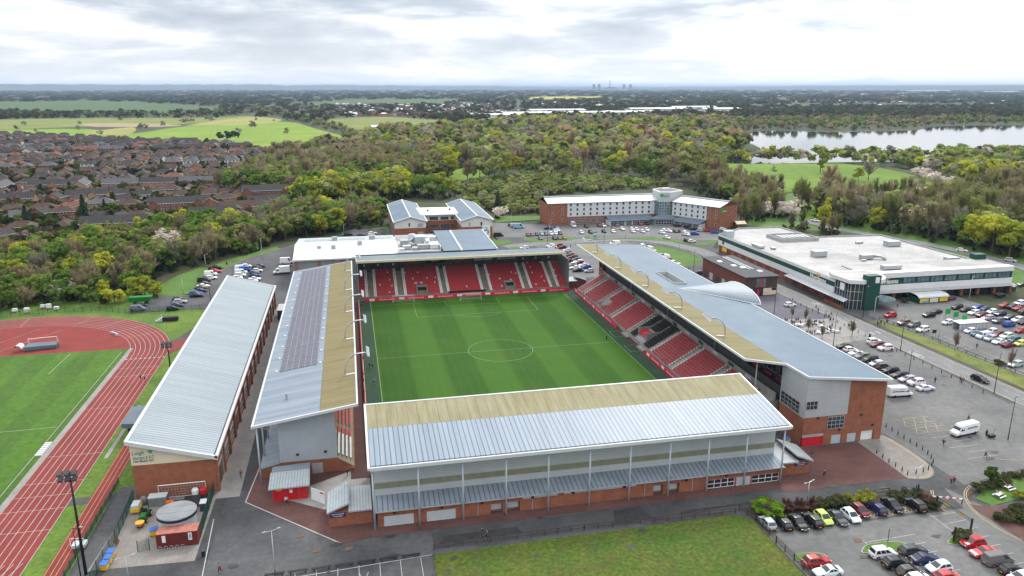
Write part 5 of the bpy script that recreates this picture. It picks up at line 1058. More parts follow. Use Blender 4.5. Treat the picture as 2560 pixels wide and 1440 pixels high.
MB().box(38.2, 62, 0, 44.8, 67, 2.6).build('wall', MT['brick_dark'], t); MB().slab([(37.9, 61.6, 2.7), (41.2, 61.6, 2.7), (41.2, 67.4, 2.9), (37.9, 67.4, 2.9)], .2).build('roof', MT['clad_pale'], t); MB().slab([(41.0, 63.5, 3.8), (44.6, 61.2, 2.8), (45.4, 64.6, 2.8), (41.4, 67.6, 3.8)], .2).build('tilted_roof', MT['roof_slate'], t)
# ------------------------------------------------------------------ trees
def leaf_mat(name, src):
    m = bpy.data.materials.new(name); m.use_nodes = True; g = NG(m.node_tree); out = [o for o in g.n if o.bl_idname == 'ShaderNodeOutputMaterial'][0]; g.n.remove(g.n['Principled BSDF'])
    c = g.new('ShaderNodeObjectInfo').outputs['Color'] if src == 'obj' else g.new('ShaderNodeAttribute', attribute_name='tone').outputs['Color']
    p = g.new('ShaderNodeNewGeometry').outputs[0]
    n = g.new('ShaderNodeTexNoise', {'Vector': p, 'Scale': .45, 'Detail': 3.0, 'Roughness': .7}).outputs[0]
    v = g.ramp(n, [(.3, (.72, .74, .78)), (.52, (1, 1, 1)), (.72, (1.28, 1.24, 1.1))])
    c = g.mix(1.0, c, v, 'MULTIPLY')
    d = g.new('ShaderNodeBsdfDiffuse', {0: c}); t = g.new('ShaderNodeBsdfTranslucent', {0: c})
    mx = g.new('ShaderNodeMixShader', {0: .38, 1: d.outputs[0], 2: t.outputs[0]}); g.l.new(mx.outputs[0], out.inputs[0]); return m
LEAF = leaf_mat('foliage', 'obj'); LEAFM = leaf_mat('foliage_mass', 'attr')
def quads(P, N, S, rng, asp=1.0):
    """square leaf clumps at P facing N with half size S"""
    a = np.cross(N, rng.normal(size=N.shape)); a /= np.linalg.norm(a, axis=1)[:, None] + 1e-9; b = np.cross(N, a); b /= np.linalg.norm(b, axis=1)[:, None] + 1e-9
    a *= S[:, None]; b *= (S * asp)[:, None]
    V = np.stack([P - a - b, P + a - b * .8, P + a * .8 + b, P - a * .9 + b * .9], 1).reshape(-1, 3); return V
def crown_v(kind, seed, n, s0):
    """unit tree, height 1: vertices of n leaf quads"""
    r = np.random.RandomState(seed)
    if kind == 'broad':
        K = 17; ang = r.uniform(0, 6.28, K); zz = r.uniform(.34, .86, K); ex = np.sqrt(np.clip(1 - ((zz - .5) / .46) ** 2, .05, 1)) * r.uniform(.35, 1, K) * .27
        c = np.stack([ex * np.cos(ang), ex * np.sin(ang), zz], 1); rl = r.uniform(.075, .165, K); w = rl ** 2 / (rl ** 2).sum()
    elif kind == 'round':
        K = 13; ang = r.uniform(0, 6.28, K); zz = r.uniform(.25, .78, K); ex = np.sqrt(np.clip(1 - ((zz - .42) / .5) ** 2, .05, 1)) * r.uniform(.4, 1, K) * .42
        c = np.stack([ex * np.cos(ang), ex * np.sin(ang), zz], 1); rl = r.uniform(.12, .22, K); w = rl ** 2 / (rl ** 2).sum()
    elif kind == 'tall':
        K = 15; ang = r.uniform(0, 6.28, K); zz = r.uniform(.25, .92, K); ex = np.sqrt(np.clip(1 - ((zz - .5) / .52) ** 2, .05, 1)) * r.uniform(.2, 1, K) * .15
        c = np.stack([ex * np.cos(ang), ex * np.sin(ang), zz], 1); rl = r.uniform(.05, .11, K); w = rl ** 2 / (rl ** 2).sum()
    elif kind == 'conifer':
        z = r.uniform(.06, 1, n) ** .8; rad_ = (1.02 - z) * .24 * r.uniform(.5, 1.05, n); a = r.uniform(0, 6.28, n)
        P = np.stack([rad_ * np.cos(a), rad_ * np.sin(a), z], 1); N = np.stack([np.cos(a), np.sin(a), np.full(n, .5)], 1) + r.normal(size=(n, 3)) * .4
        return quads(P, N, r.uniform(.6, 1.1, n) * s0, r)
    k = r.choice(K, n, p=w); d = r.normal(size=(n, 3)); d[:, 2] += .35; d /= np.linalg.norm(d, axis=1)[:, None]
    P = c[k] + d * (rl[k] * r.uniform(.45, 1.08, n) ** .6)[:, None] * [1, 1, .9]; P[:, 2] = np.clip(P[:, 2], .05, 1.0)
    return quads(P, d + r.normal(size=(n, 3)) * .3, r.uniform(.5, 1.25, n) * s0, r)
def twig_v(kind, seed, n, w0):
    """bare crown: thin tapering twigs fanned out from limbs"""
    r = np.random.RandomState(seed); lean = .16 if kind == 'tall' else .3
    K = 26; ang = r.uniform(0, 6.28, K); zt = r.uniform(.4, .95, K); ex = np.sqrt(np.clip(1 - ((zt - .52) / .5) ** 2, .06, 1)) * r.uniform(.3, 1, K) * lean
    tip = np.stack([ex * np.cos(ang), ex * np.sin(ang), zt], 1); base = np.stack([ex * .1 * np.cos(ang), ex * .1 * np.sin(ang), zt * .45 + .06], 1)
    k = r.randint(0, K, n); t = r.uniform(.25, 1.0, n)[:, None]; P = base[k] * (1 - t) + tip[k] * t
    d = tip[k] - base[k]; d /= np.linalg.norm(d, axis=1)[:, None]; d = d + r.normal(size=(n, 3)) * .55; d[:, 2] += .25; d /= np.linalg.norm(d, axis=1)[:, None]
    L = r.uniform(.06, .15, n)[:, None]; side = np.cross(d, r.normal(size=(n, 3))); side /= np.linalg.norm(side, axis=1)[:, None]
    w = r.uniform(.6, 1.2, n)[:, None] * w0
    V = np.stack([P - side * w, P + side * w, P + d * L + side * w * .3, P + d * L - side * w * .3], 1).reshape(-1, 3); return V, base, tip
def quad_mesh(name, V, mat, tone=None):
    n = len(V) // 4; me = bpy.data.meshes.new(name); me.vertices.add(len(V)); me.vertices.foreach_set('co', V.astype(np.float32).ravel())
    me.loops.add(4 * n); me.loops.foreach_set('vertex_index', np.arange(4 * n, dtype=np.int32)); me.polygons.add(n); me.polygons.foreach_set('loop_start', np.arange(0, 4 * n, 4, dtype=np.int32))
    if tone is not None:
        at_ = me.attributes.new('tone', 'FLOAT_COLOR', 'POINT'); at_.data.foreach_set('color', np.concatenate([tone, np.ones((len(tone), 1))], 1).astype(np.float32).ravel())
    me.materials.append(mat); me.update(calc_edges=True); return me
# full trees: kind -> list of (crown mesh, trunk mesh)
PROTO = {}
def trunk_mesh(kind, seed, limbs=None):
    r = random.Random(seed); mb = MB(); h = .62 if kind in ('broad', 'tall') else .5 if kind != 'conifer' else .9
    mb.tube([(0, 0, -.02), (.006, .004, h * .4), (.0, .01, h)], [.021, .015, .006], 6)
    if limbs:
        for b, t in zip(*limbs): mb.tube([tuple(b), tuple((np.array(b) + t) / 2 + [0, 0, .02]), tuple(t)], [.008, .005, .0022], 4, cap=False)
    else:
        for i in range(6):
            a = r.uniform(0, 6.28); z = h * r.uniform(.45, .9); q = r.uniform(.08, .17) if kind != 'round' else .25; mb.tube([(0, 0, z), (q * .6 * math.cos(a), q * .6 * math.sin(a), z + .1), (q * math.cos(a), q * math.sin(a), z + .19)], [.009, .006, .002], 4, cap=False)
    me = bpy.data.meshes.new('trunk'); me.from_pydata(mb.v, [], mb.f); me.materials.append(MT['bark']); me.update(); return me
def build_protos():
    for kind, n, s0, nv in (('broad', 1150, .030, 5), ('round', 1000, .042, 4), ('tall', 900, .022, 3), ('conifer', 800, .035, 2)):
        PROTO[kind] = [(quad_mesh('crown', crown_v(kind, 100 + i, n, s0), LEAF), trunk_mesh(kind, i)) for i in range(nv)]
    for kind in ('bare', 'baretall'):
        L = []
        for i in range(4):
            V, b, t = twig_v('tall' if kind == 'baretall' else 'x', 300 + i, 1700, .0062); L.append((quad_mesh('crown', V, LEAF), trunk_mesh('broad', i, (b, t))))
        PROTO[kind] = L
    PROTO['blossom'] = [(quad_mesh('crown', crown_v('round', 210 + i, 900, .030), LEAF), trunk_mesh('round', 40 + i)) for i in range(3)]
build_protos()
LOD1 = {'broad': [crown_v('broad', 500 + i, 190, .062) for i in range(5)], 'round': [crown_v('round', 520 + i, 170, .085) for i in range(4)], 'tall': [crown_v('tall', 540 + i, 150, .045) for i in range(3)], 'conifer': [crown_v('conifer', 560, 130, .07)],
        'bare': [twig_v('x', 580 + i, 460, .0125)[0] for i in range(4)], 'baretall': [twig_v('tall', 590 + i, 420, .012)[0] for i in range(3)], 'blossom': [crown_v('round', 610 + i, 150, .06) for i in range(2)]}
LOD2 = {k: ([crown_v(k if k in ('broad', 'round', 'tall') else 'broad', 700 + i, 56, .12) for i in range(4)]) for k in ('broad', 'round', 'tall', 'conifer', 'bare', 'baretall', 'blossom')}
TONES = {  # (dark, light) ends of the crown colour of each kind of tree, and its words
    'green': ((.045, .08, .014), (.084, .124, .022)), 'lime': ((.12, .14, .016), (.2, .2, .02)), 'olive': ((.074, .082, .026), (.12, .125, .04)), 'willow': ((.11, .13, .04), (.165, .18, .065)),
    'brown': ((.105, .088, .05), (.155, .13, .075)), 'russet': ((.14, .095, .06), (.2, .135, .08)), 'grey': ((.1, .096, .068), (.15, .142, .105)), 'white': ((.26, .23, .2), (.36, .31, .28)), 'dark': ((.016, .028, .016), (.026, .04, .02))}
WORDS = {'green': 'fresh green leafy', 'lime': 'bright yellow green leafy', 'olive': 'olive green leafy', 'willow': 'pale green leafy', 'brown': 'bare brown twiggy', 'russet': 'russet twiggy', 'grey': 'bare grey twiggy', 'white': 'pale blossoming', 'dark': 'dark evergreen'}
MIX = {'mixed': [('green', 'broad', 3), ('olive', 'broad', 4), ('lime', 'broad', 1.1), ('brown', 'bare', 3.2), ('grey', 'bare', 2), ('olive', 'round', 1.5), ('willow', 'round', .6)],
       'left': [('green', 'broad', 4), ('olive', 'broad', 3.2), ('lime', 'broad', .8), ('brown', 'bare', 3.4), ('green', 'round', 1.2), ('olive', 'round', 1.5), ('grey', 'bare', .8), ('white', 'blossom', .12)],
       'mid': [('olive', 'broad', 3), ('brown', 'bare', 3), ('grey', 'bare', 2), ('lime', 'broad', .8), ('willow', 'broad', 2.4), ('green', 'broad', 1.4), ('russet', 'baretall', .7), ('olive', 'tall', 1.0), ('grey', 'round', 1.2), ('willow', 'round', 1.2), ('lime', 'tall', .5)],
       'dark': [('green', 'broad', 2.4), ('olive', 'broad', 3), ('brown', 'baretall', 3), ('olive', 'tall', 2)],
       'bright': [('lime', 'broad', 5), ('willow', 'broad', 2.5), ('green', 'broad', 1.5), ('brown', 'bare', .6)],
       'bush': [('olive', 'round', 3), ('willow', 'round', 2.2), ('green', 'round', 1.5), ('grey', 'round', 1)],
       'right': [('brown', 'baretall', 5), ('olive', 'baretall', 4), ('grey', 'bare', 2), ('lime', 'broad', .5), ('white', 'blossom', .4), ('olive', 'broad', .9), ('green', 'broad', .6), ('willow', 'broad', .7)],
       'shore': [('lime', 'broad', 2), ('willow', 'broad', 2.6), ('olive', 'broad', 1.4), ('grey', 'bare', 1), ('green', 'broad', 1), ('white', 'blossom', .3)],
       'across': [('olive', 'broad', 3), ('grey', 'round', 2), ('brown', 'broad', 2.4), ('green', 'broad', 1.2)], 'white': [('white', 'blossom', 1)]}
def inside(x, y, P):
    c = False; j = len(P) - 1
    for i in range(len(P)):
        if (P[i][1] > y) != (P[j][1] > y) and x < (P[j][0] - P[i][0]) * (y - P[i][1]) / (P[j][1] - P[i][1]) + P[i][0]: c = not c
        j = i
    return c
TREES = []; tr = random.Random(21)
def add_tree(x, y, tone, kind, h, zone):
    a, b = TONES[tone]; t = tr.random(); k = tr.uniform(1.75, 2.45); TREES.append((x, y, tone, kind, h, tuple((a[i] * (1 - t) + b[i] * t) * k for i in range(3)), zone))
def pick(mix): 
    m = MIX[mix]; s = tr.random() * sum(q[2] for q in m)
    for q in m:
        s -= q[2]
        if s <= 0: return q
    return m[-1]
def wood(zone, mix, hmin, hmax, step, poly, holes=(), jit=.45, bottom=None):
    P = [at(a, b)[:2] for a, b in poly]; Hs = [[at(a, b)[:2] for a, b in q] for q in holes]
    x0, x1 = min(p[0] for p in P), max(p[0] for p in P); y0, y1 = min(p[1] for p in P), max(p[1] for p in P); y = y0
    while y < y1:
        d = math.hypot(y - CAM[1], 0); st = step * (1 if d < 620 else 1.25 if d < 1000 else 1.7); x = x0
        while x < x1:
            u, v = x + tr.uniform(-jit, jit) * st, y + tr.uniform(-jit, jit) * st
            if inside(u, v, P) and not any(inside(u, v, q) for q in Hs):
                q = pick(mix); patch = math.sin(u * .021 + 1.3) * math.sin(v * .017 + .4)
                if patch > .55 and tr.random() < .18: q = ('lime' if mix in ('mid', 'left', 'mixed') else 'olive', 'broad', 1)
                h = tr.uniform(hmin, hmax) * (.6 if q[1] == 'round' else 1.22 if q[1] == 'baretall' else 1) * (1 + .15 * patch); add_tree(u, v, q[0], q[1], h, zone)
            x += st
        y += st * .87
# woods, walking round the ground
wood('in the wood beside the left car park', 'left', 8, 13.5, 6.2, [(-520, 700), (-140, 640), (-40, 625), (60, 648), (150, 632), (230, 612), (330, 600), (430, 588), (520, 600), (600, 590), (700, 600), (690, 612), (610, 636), (520, 660), (470, 672), (400, 690), (330, 735), (230, 760), (100, 768), (0, 778), (-140, 790), (-520, 830)])
wood('in the wood behind the left road', 'left', 9, 15, 6.4, [(430, 588), (520, 600), (700, 606), (800, 590), (880, 574), (955, 560), (962, 520), (900, 522), (820, 540), (735, 540), (650, 575), (560, 585), (470, 578)])
wood('among the yellow trees behind the college', 'bright', 12, 19, 8.5, [(655, 560), (735, 520), (850, 505), (960, 500), (1010, 500), (1120, 497), (1140, 492), (980, 470), (850, 475), (740, 505)])
wood('in the thicket behind the college and hotel', 'bush', 7, 11, 7.0, [(1150, 500), (1200, 525), (1240, 540), (1365, 535), (1370, 490), (1640, 468), (1680, 465), (1500, 440), (1300, 440), (1220, 455), (1130, 465)])
wood('in the tall wood right of the houses', 'dark', 13, 19, 8.2, [(545, 482), (610, 440), (700, 408), (830, 382), (960, 392), (1060, 420), (1120, 455), (990, 468), (850, 474), (735, 500), (640, 492)])
hole = [[(1128, 424), (1180, 417), (1234, 430), (1195, 447), (1146, 452), (1112, 438)]]
wood('in the broad wood beyond the hotel', 'mid', 14, 22, 12.8, [(835, 380), (900, 358), (960, 332), (1130, 332), (1260, 312), (1500, 306), (1700, 305), (1850, 312), (1830, 345), (1850, 362), (1880, 374), (1790, 398), (1800, 450), (1790, 470), (1700, 462), (1500, 440), (1300, 440), (1220, 455), (1120, 455), (1060, 418), (960, 390)], hole)
wood('in the wood between hotel and golf course', 'right', 9, 14, 6.8, [(1700, 466), (1790, 452), (1900, 474), (1960, 500), (1950, 540), (1880, 560), (1850, 562), (1845, 520)])
wood('along the road behind the supermarket', 'right', 6, 10, 8.0, [(1850, 570), (1960, 560), (2050, 578), (2120, 588), (2110, 592), (2030, 590), (1940, 572)])
wood('in the bare wood beyond the supermarket road', 'right', 11, 18, 8.4, [(1990, 530), (2090, 512), (2200, 520), (2330, 500), (2450, 484), (2720, 478), (2860, 640), (2700, 680), (2580, 650), (2420, 616), (2270, 590), (2120, 565), (2060, 550)])
wood('on the golf course edge', 'right', 10, 15, 15, [(1960, 500), (2080, 495), (2200, 505), (2330, 495), (2300, 520), (2100, 530), (1980, 530)])
wood('along the near shore of the lake', 'shore', 9, 15, 10, [(1840, 402), (1905, 398), (2110, 402), (2330, 398), (2720, 390), (2800, 470), (2560, 470), (2430, 470), (2390, 448), (2330, 430), (2230, 418), (2110, 408), (1905, 404)])
wood('in white blossom at the golf course hedge', 'white', 6, 9, 8, [(2280, 440), (2300, 436), (2390, 470), (2370, 474)])
wood('across the lake', 'across', 9, 14, 13, [(1840, 300), (2000, 297), (2300, 300), (2560, 294), (2800, 294), (2800, 309), (2560, 311), (2400, 312), (2330, 315), (2290, 322), (2200, 325), (2080, 327), (1905, 325), (1830, 338)])
wood('in the hedgerow between the fields', 'across', 7, 12, 11, [(600, 270), (628, 266), (708, 283), (780, 300), (885, 330), (900, 350), (865, 340), (770, 312), (700, 293)])
wood('in the tree belt across the far fields', 'across', 8, 12, 22, [(-60, 283), (440, 284), (560, 276), (640, 284), (540, 296), (400, 292), (-60, 298)])
wood('beside the houses', 'left', 6, 9, 9, [(700, 372), (815, 376), (850, 384), (780, 400), (700, 398)])
for (a, b, h) in ((350, 321, 13), (361, 321, 11), (408, 314, 13), (466, 306, 12), (455, 306, 11), (480, 306, 12), (531, 301, 13), (518, 301, 11), (628, 317, 15), (635, 317, 13), (596, 334, 13), (715, 334, 13), (249, 336, 9), (195, 324, 10), (43, 324, 11), (200, 310, 9), (134, 292, 14), (300, 300, 11), (60, 312, 10), (640, 300, 7), (685, 303, 6), (90, 330, 8)): add_tree(*at(a, b)[:2], tr.choice(('olive', 'grey', 'grey')), 'round', h * .8, 'standing in the fields')
for (a, b, h, t, k) in ((2050, 430, 20, 'lime', 'tall'), (2075, 470, 18, 'russet', 'bare'), (2060, 468, 15, 'russet', 'bare'), (2170, 450, 17, 'grey', 'bare'), (2145, 452, 12, 'lime', 'broad'), (1935, 437, 9, 'grey', 'bare'), (2470, 478, 17, 'russet', 'bare'), (2450, 480, 15, 'brown', 'bare'), (2060, 575, 19, 'lime', 'tall'), (1795, 452, 14, 'grey', 'bare')): add_tree(*at(a, b)[:2], t, k, h, 'on the golf course')
for k in range(30): add_tree(*at(1790 + 21 * k + tr.uniform(-8, 8), 403 + tr.uniform(-3, 5) - (0 if k < 16 else 3))[:2], tr.choice(('willow', 'lime', 'grey', 'olive', 'willow')), tr.choice(('broad', 'broad', 'bare')), tr.uniform(10, 16), 'in the row along the lake car park')
for (a, b, h) in ((2125, 555, 13), (2290, 575, 13), (2310, 580, 12), (1960, 545, 11), (1850, 520, 11), (1975, 540, 10), (2000, 520, 10)): add_tree(*at(a, b)[:2], 'white', 'blossom', h, 'behind the supermarket')
for (a, b, h) in ((2440, 622, 18), (2478, 632, 20), (2522, 642, 18), (2418, 612, 15)): add_tree(*at(a, b)[:2], 'lime', 'broad', h, 'at the supermarket road')
for (a, b, h) in ((213, 560, 16), (264, 540, 10), (69, 575, 13), (574, 352, 14), (585, 353, 15), (592, 352, 13), (551, 350, 11), (325, 452, 12), (1245, 520, 11)): add_tree(*at(a, b)[:2], 'dark', 'conifer', h, 'among the houses')
for (a, b, h, t) in ((363, 742, 9, 'lime'), (287, 758, 6.5, 'lime'), (105, 665, 7, 'lime'), (150, 640, 9, 'russet'), (1050, 565, 6, 'olive')): add_tree(*at(a, b)[:2], t, 'round', h, 'beside the left car park')
add_tree(*at(1250, 545)[:2], 'white', 'blossom', 8, 'beside the college')

def choose():
    """the ones that show largest become things, nearest first, as long as something of them shows"""
    info = []
    for i, (x, y, tone, kind, h, col, zone) in enumerate(TREES):
        a, b, w = pix(x, y, 0); a2, t, _ = pix(x, y, h); info.append((w, i, a, b, t))
    info.sort(); top = np.full(360, 9999.0); keep = []
    for w, i, a, b, t in info:
        hw = max(4, (b - t) * .3); c0, c1 = int((a - hw) // 8), int((a + hw) // 8) + 1
        if c1 < 0 or a > 2560 + hw or a < -hw: continue
        c0 = max(c0, 0); seg = top[c0:max(c1, c0 + 1)]
        vis = np.clip(np.minimum(seg, b) - t, 0, None).mean() if len(seg) else 0
        if vis > .22 * (b - t) and vis > 4 and 0 < b: keep.append(((b - t) * min(1, vis / (b - t) * 1.5), i))
        top[c0:max(c1, c0 + 1)] = np.minimum(seg, t + .25 * (b - t))
    keep.sort(reverse=True); return [i for s, i in keep[:292]]
IND = choose(); INDS = set(IND); seen = {}
order = sorted(IND, key=lambda i: pix(TREES[i][0], TREES[i][1])[0])
NAMES = {'broad': 'leafy_tree', 'round': 'bushy_tree', 'tall': 'slender_tree', 'conifer': 'conifer', 'bare': 'bare_tree', 'baretall': 'bare_tree', 'blossom': 'blossom_tree'}
SHAPE = {'broad': 'tree', 'round': 'rounded tree', 'tall': 'slender tree', 'conifer': 'conifer', 'bare': 'tree', 'baretall': 'tall tree', 'blossom': 'tree'}
for i in order:
    x, y, tone, kind, h, col, zone = TREES[i]; key = (WORDS[tone] + SHAPE[kind], zone); n = seen.get(key, 0); seen[key] = n + 1
    cm, tm_ = PROTO[kind][i % len(PROTO[kind])]; t = thing(NAMES[kind], f'{WORDS[tone]} {SHAPE[kind]}, {nth(n)} from left {zone}', 'tree', (x, y, -.3), tr.uniform(0, 6.28), 'trees ' + zone)
    t.scale = (h * tr.uniform(1.0, 1.35), h * tr.uniform(1.0, 1.35), h)
    c = link('crown', cm); c.parent = t; c.color = (*col, 1); k = link('trunk', tm_); k.parent = t
def mass(name, items, lod, floor=0.0):
    VV = []; CC = []; r = np.random.RandomState(4)
    for (x, y, tone, kind, h, col, zone) in items:
        T = lod[kind][r.randint(len(lod[kind]))]; a = r.uniform(0, 6.28); c, s = math.cos(a), math.sin(a); sc = h * r.uniform(1.05, 1.45)
        V = np.empty_like(T); V[:, 0] = (T[:, 0] * c - T[:, 1] * s) * sc + x; V[:, 1] = (T[:, 0] * s + T[:, 1] * c) * sc + y; V[:, 2] = T[:, 2] * h - .3
        VV.append(V); CC.append(np.repeat(np.array(col)[None] * r.uniform(.93, 1.07, (len(T) // 4, 1)), 4, 0))
    me = quad_mesh(name, np.concatenate(VV), LEAFM, np.concatenate(CC)); return link(name, me, kind='stuff')
rest = [t for i, t in enumerate(TREES) if i not in INDS]
dist = lambda t: math.hypot(t[0] - CAM[0], t[1] - CAM[1])
mass('woodland', [t for t in rest if dist(t) < 720], LOD1); mass('woodland', [t for t in rest if dist(t) >= 720], LOD2)
# undergrowth fills the floor of the nearer woods
ug = []
for t in TREES:
    if dist(t) < 560:
        for k_ in range(2): ug.append((t[0] + tr.uniform(-4, 4), t[1] + tr.uniform(-4, 4), '', 'round', tr.uniform(1.6, 3.4), tuple(c * tr.uniform(.6, 1.0) for c in (TONES[tr.choice(('green', 'olive', 'brown'))][0])), ''))
mass('undergrowth', ug, LOD2)
# woods and hedges of the plain, out to the horizon
FF = [[at(a, b)[:2] for a, b in q] for q in ([(-60, 256), (250, 252), (470, 262), (560, 275), (430, 284), (-60, 284)], [(-40, 298), (700, 294), (790, 322), (882, 352), (815, 378), (250, 356), (-40, 340)], [(800, 298), (960, 292), (1121, 303), (1000, 318), (904, 326)], [(700, 262), (886, 249), (1157, 248), (1103, 264), (850, 268)], [(1337, 242), (1511, 241), (1500, 247), (1320, 249)], [(1800, 300), (2900, 300), (2900, 420), (1780, 420)], [(1900, 262), (2300, 259), (2560, 262), (2300, 268), (1950, 270)])]
fr_ = np.random.RandomState(9); far = []; n_try = 0
while len(far) < 7000 and n_try < 50000:
    n_try += 1; b = 222.5 + 84 * fr_.uniform() ** 1.5; a = fr_.uniform(-480, 3040); x, y, _ = at(a, b); d = math.hypot(x - CAM[0], y - CAM[1])
    if d > 16500 or any(inside(x, y, q) for q in FF): continue
    if b > 262 and 250 < a < 1300 and fr_.uniform() < .55 and b < 296: continue
    tone = ('olive', 'brown', 'grey', 'green', 'olive')[fr_.randint(5)]; c = np.array(TONES[tone][0]) * fr_.uniform(.6, 1.05) * ((1.5, 1.4, 1.0) if fr_.uniform() < .05 else (1, 1, 1))
    far.append((x, y, tone, 'broad', fr_.uniform(9, 15), tuple(c), d))
def far_mass():
    VV = []; CC = []; r = np.random.RandomState(14); T0 = [crown_v('round', 800 + i, 26, .17) for i in range(5)]
    for (x, y, tone, kind, h, col, d) in far:
        T = T0[r.randint(5)]; wx = max(h * 1.1, d * .0075 * r.uniform(.5, 1.7)); a = math.atan2(x - CAM[0], y - CAM[1]); c, s = math.cos(-a), math.sin(-a); V = np.empty_like(T)
        u, v = T[:, 0] * wx * 1.2, T[:, 1] * wx * .8; V[:, 0] = u * c - v * s + x; V[:, 1] = u * s + v * c + y; V[:, 2] = T[:, 2] * h * 1.15 - .5; VV.append(V)
        CC.append(np.repeat(np.array(col)[None] * r.uniform(.8, 1.2, (len(T) // 4, 1)), 4, 0))
    link('distant_woods', quad_mesh('distant_woods', np.concatenate(VV), LEAFM, np.concatenate(CC)), kind='stuff')
far_mass()
# ------------------------------------------------------------------ the housing estate on the left
D('gardens', (.05, .075, .02), .95, scale=.055, col2=(.14, .13, .11), fine=.35)
EST = [(-480, 350), (0, 337), (250, 349), (560, 361), (640, 371), (735, 384), (735, 394), (680, 404), (600, 436), (545, 482), (640, 492), (730, 482), (735, 500), (690, 530), (640, 548), (560, 580), (430, 588), (330, 600), (230, 610), (60, 646), (-160, 650), (-480, 690)]
flat('ground_gardens', [at(*p)[:2] for p in EST], 'gardens', -.15, px=False)
HW = {'orange': D('wall_orange', (.28, .125, .07), .85, scale=.5, col2=(.37, .18, .105), fine=.15, coord='obj'), 'red': D('wall_red', (.17, .065, .045), .85, scale=.5, col2=(.23, .09, .06), fine=.15, coord='obj'), 'white': D('wall_white', (.6, .58, .54), .8, scale=.5, var=.1, coord='obj'), 'buff': D('wall_buff', (.34, .22, .13), .85, scale=.5, var=.15, coord='obj')}
HRF = {'dark': D('tile_dark', (.03, .027, .028), .8, scale=.6, var=.3, coord='obj', fine=.15), 'brown': D('tile_brown', (.062, .036, .028), .85, scale=.6, var=.28, coord='obj', fine=.15), 'purple': D('tile_purple', (.062, .04, .036), .85, scale=.6, var=.25, coord='obj', fine=.15), 'red': D('tile_red', (.15, .06, .04), .85, scale=.6, var=.2, coord='obj', fine=.15), 'slate': D('tile_slate', (.07, .072, .08), .75, scale=.6, var=.2, coord='obj', fine=.1)}
HPRO = {}
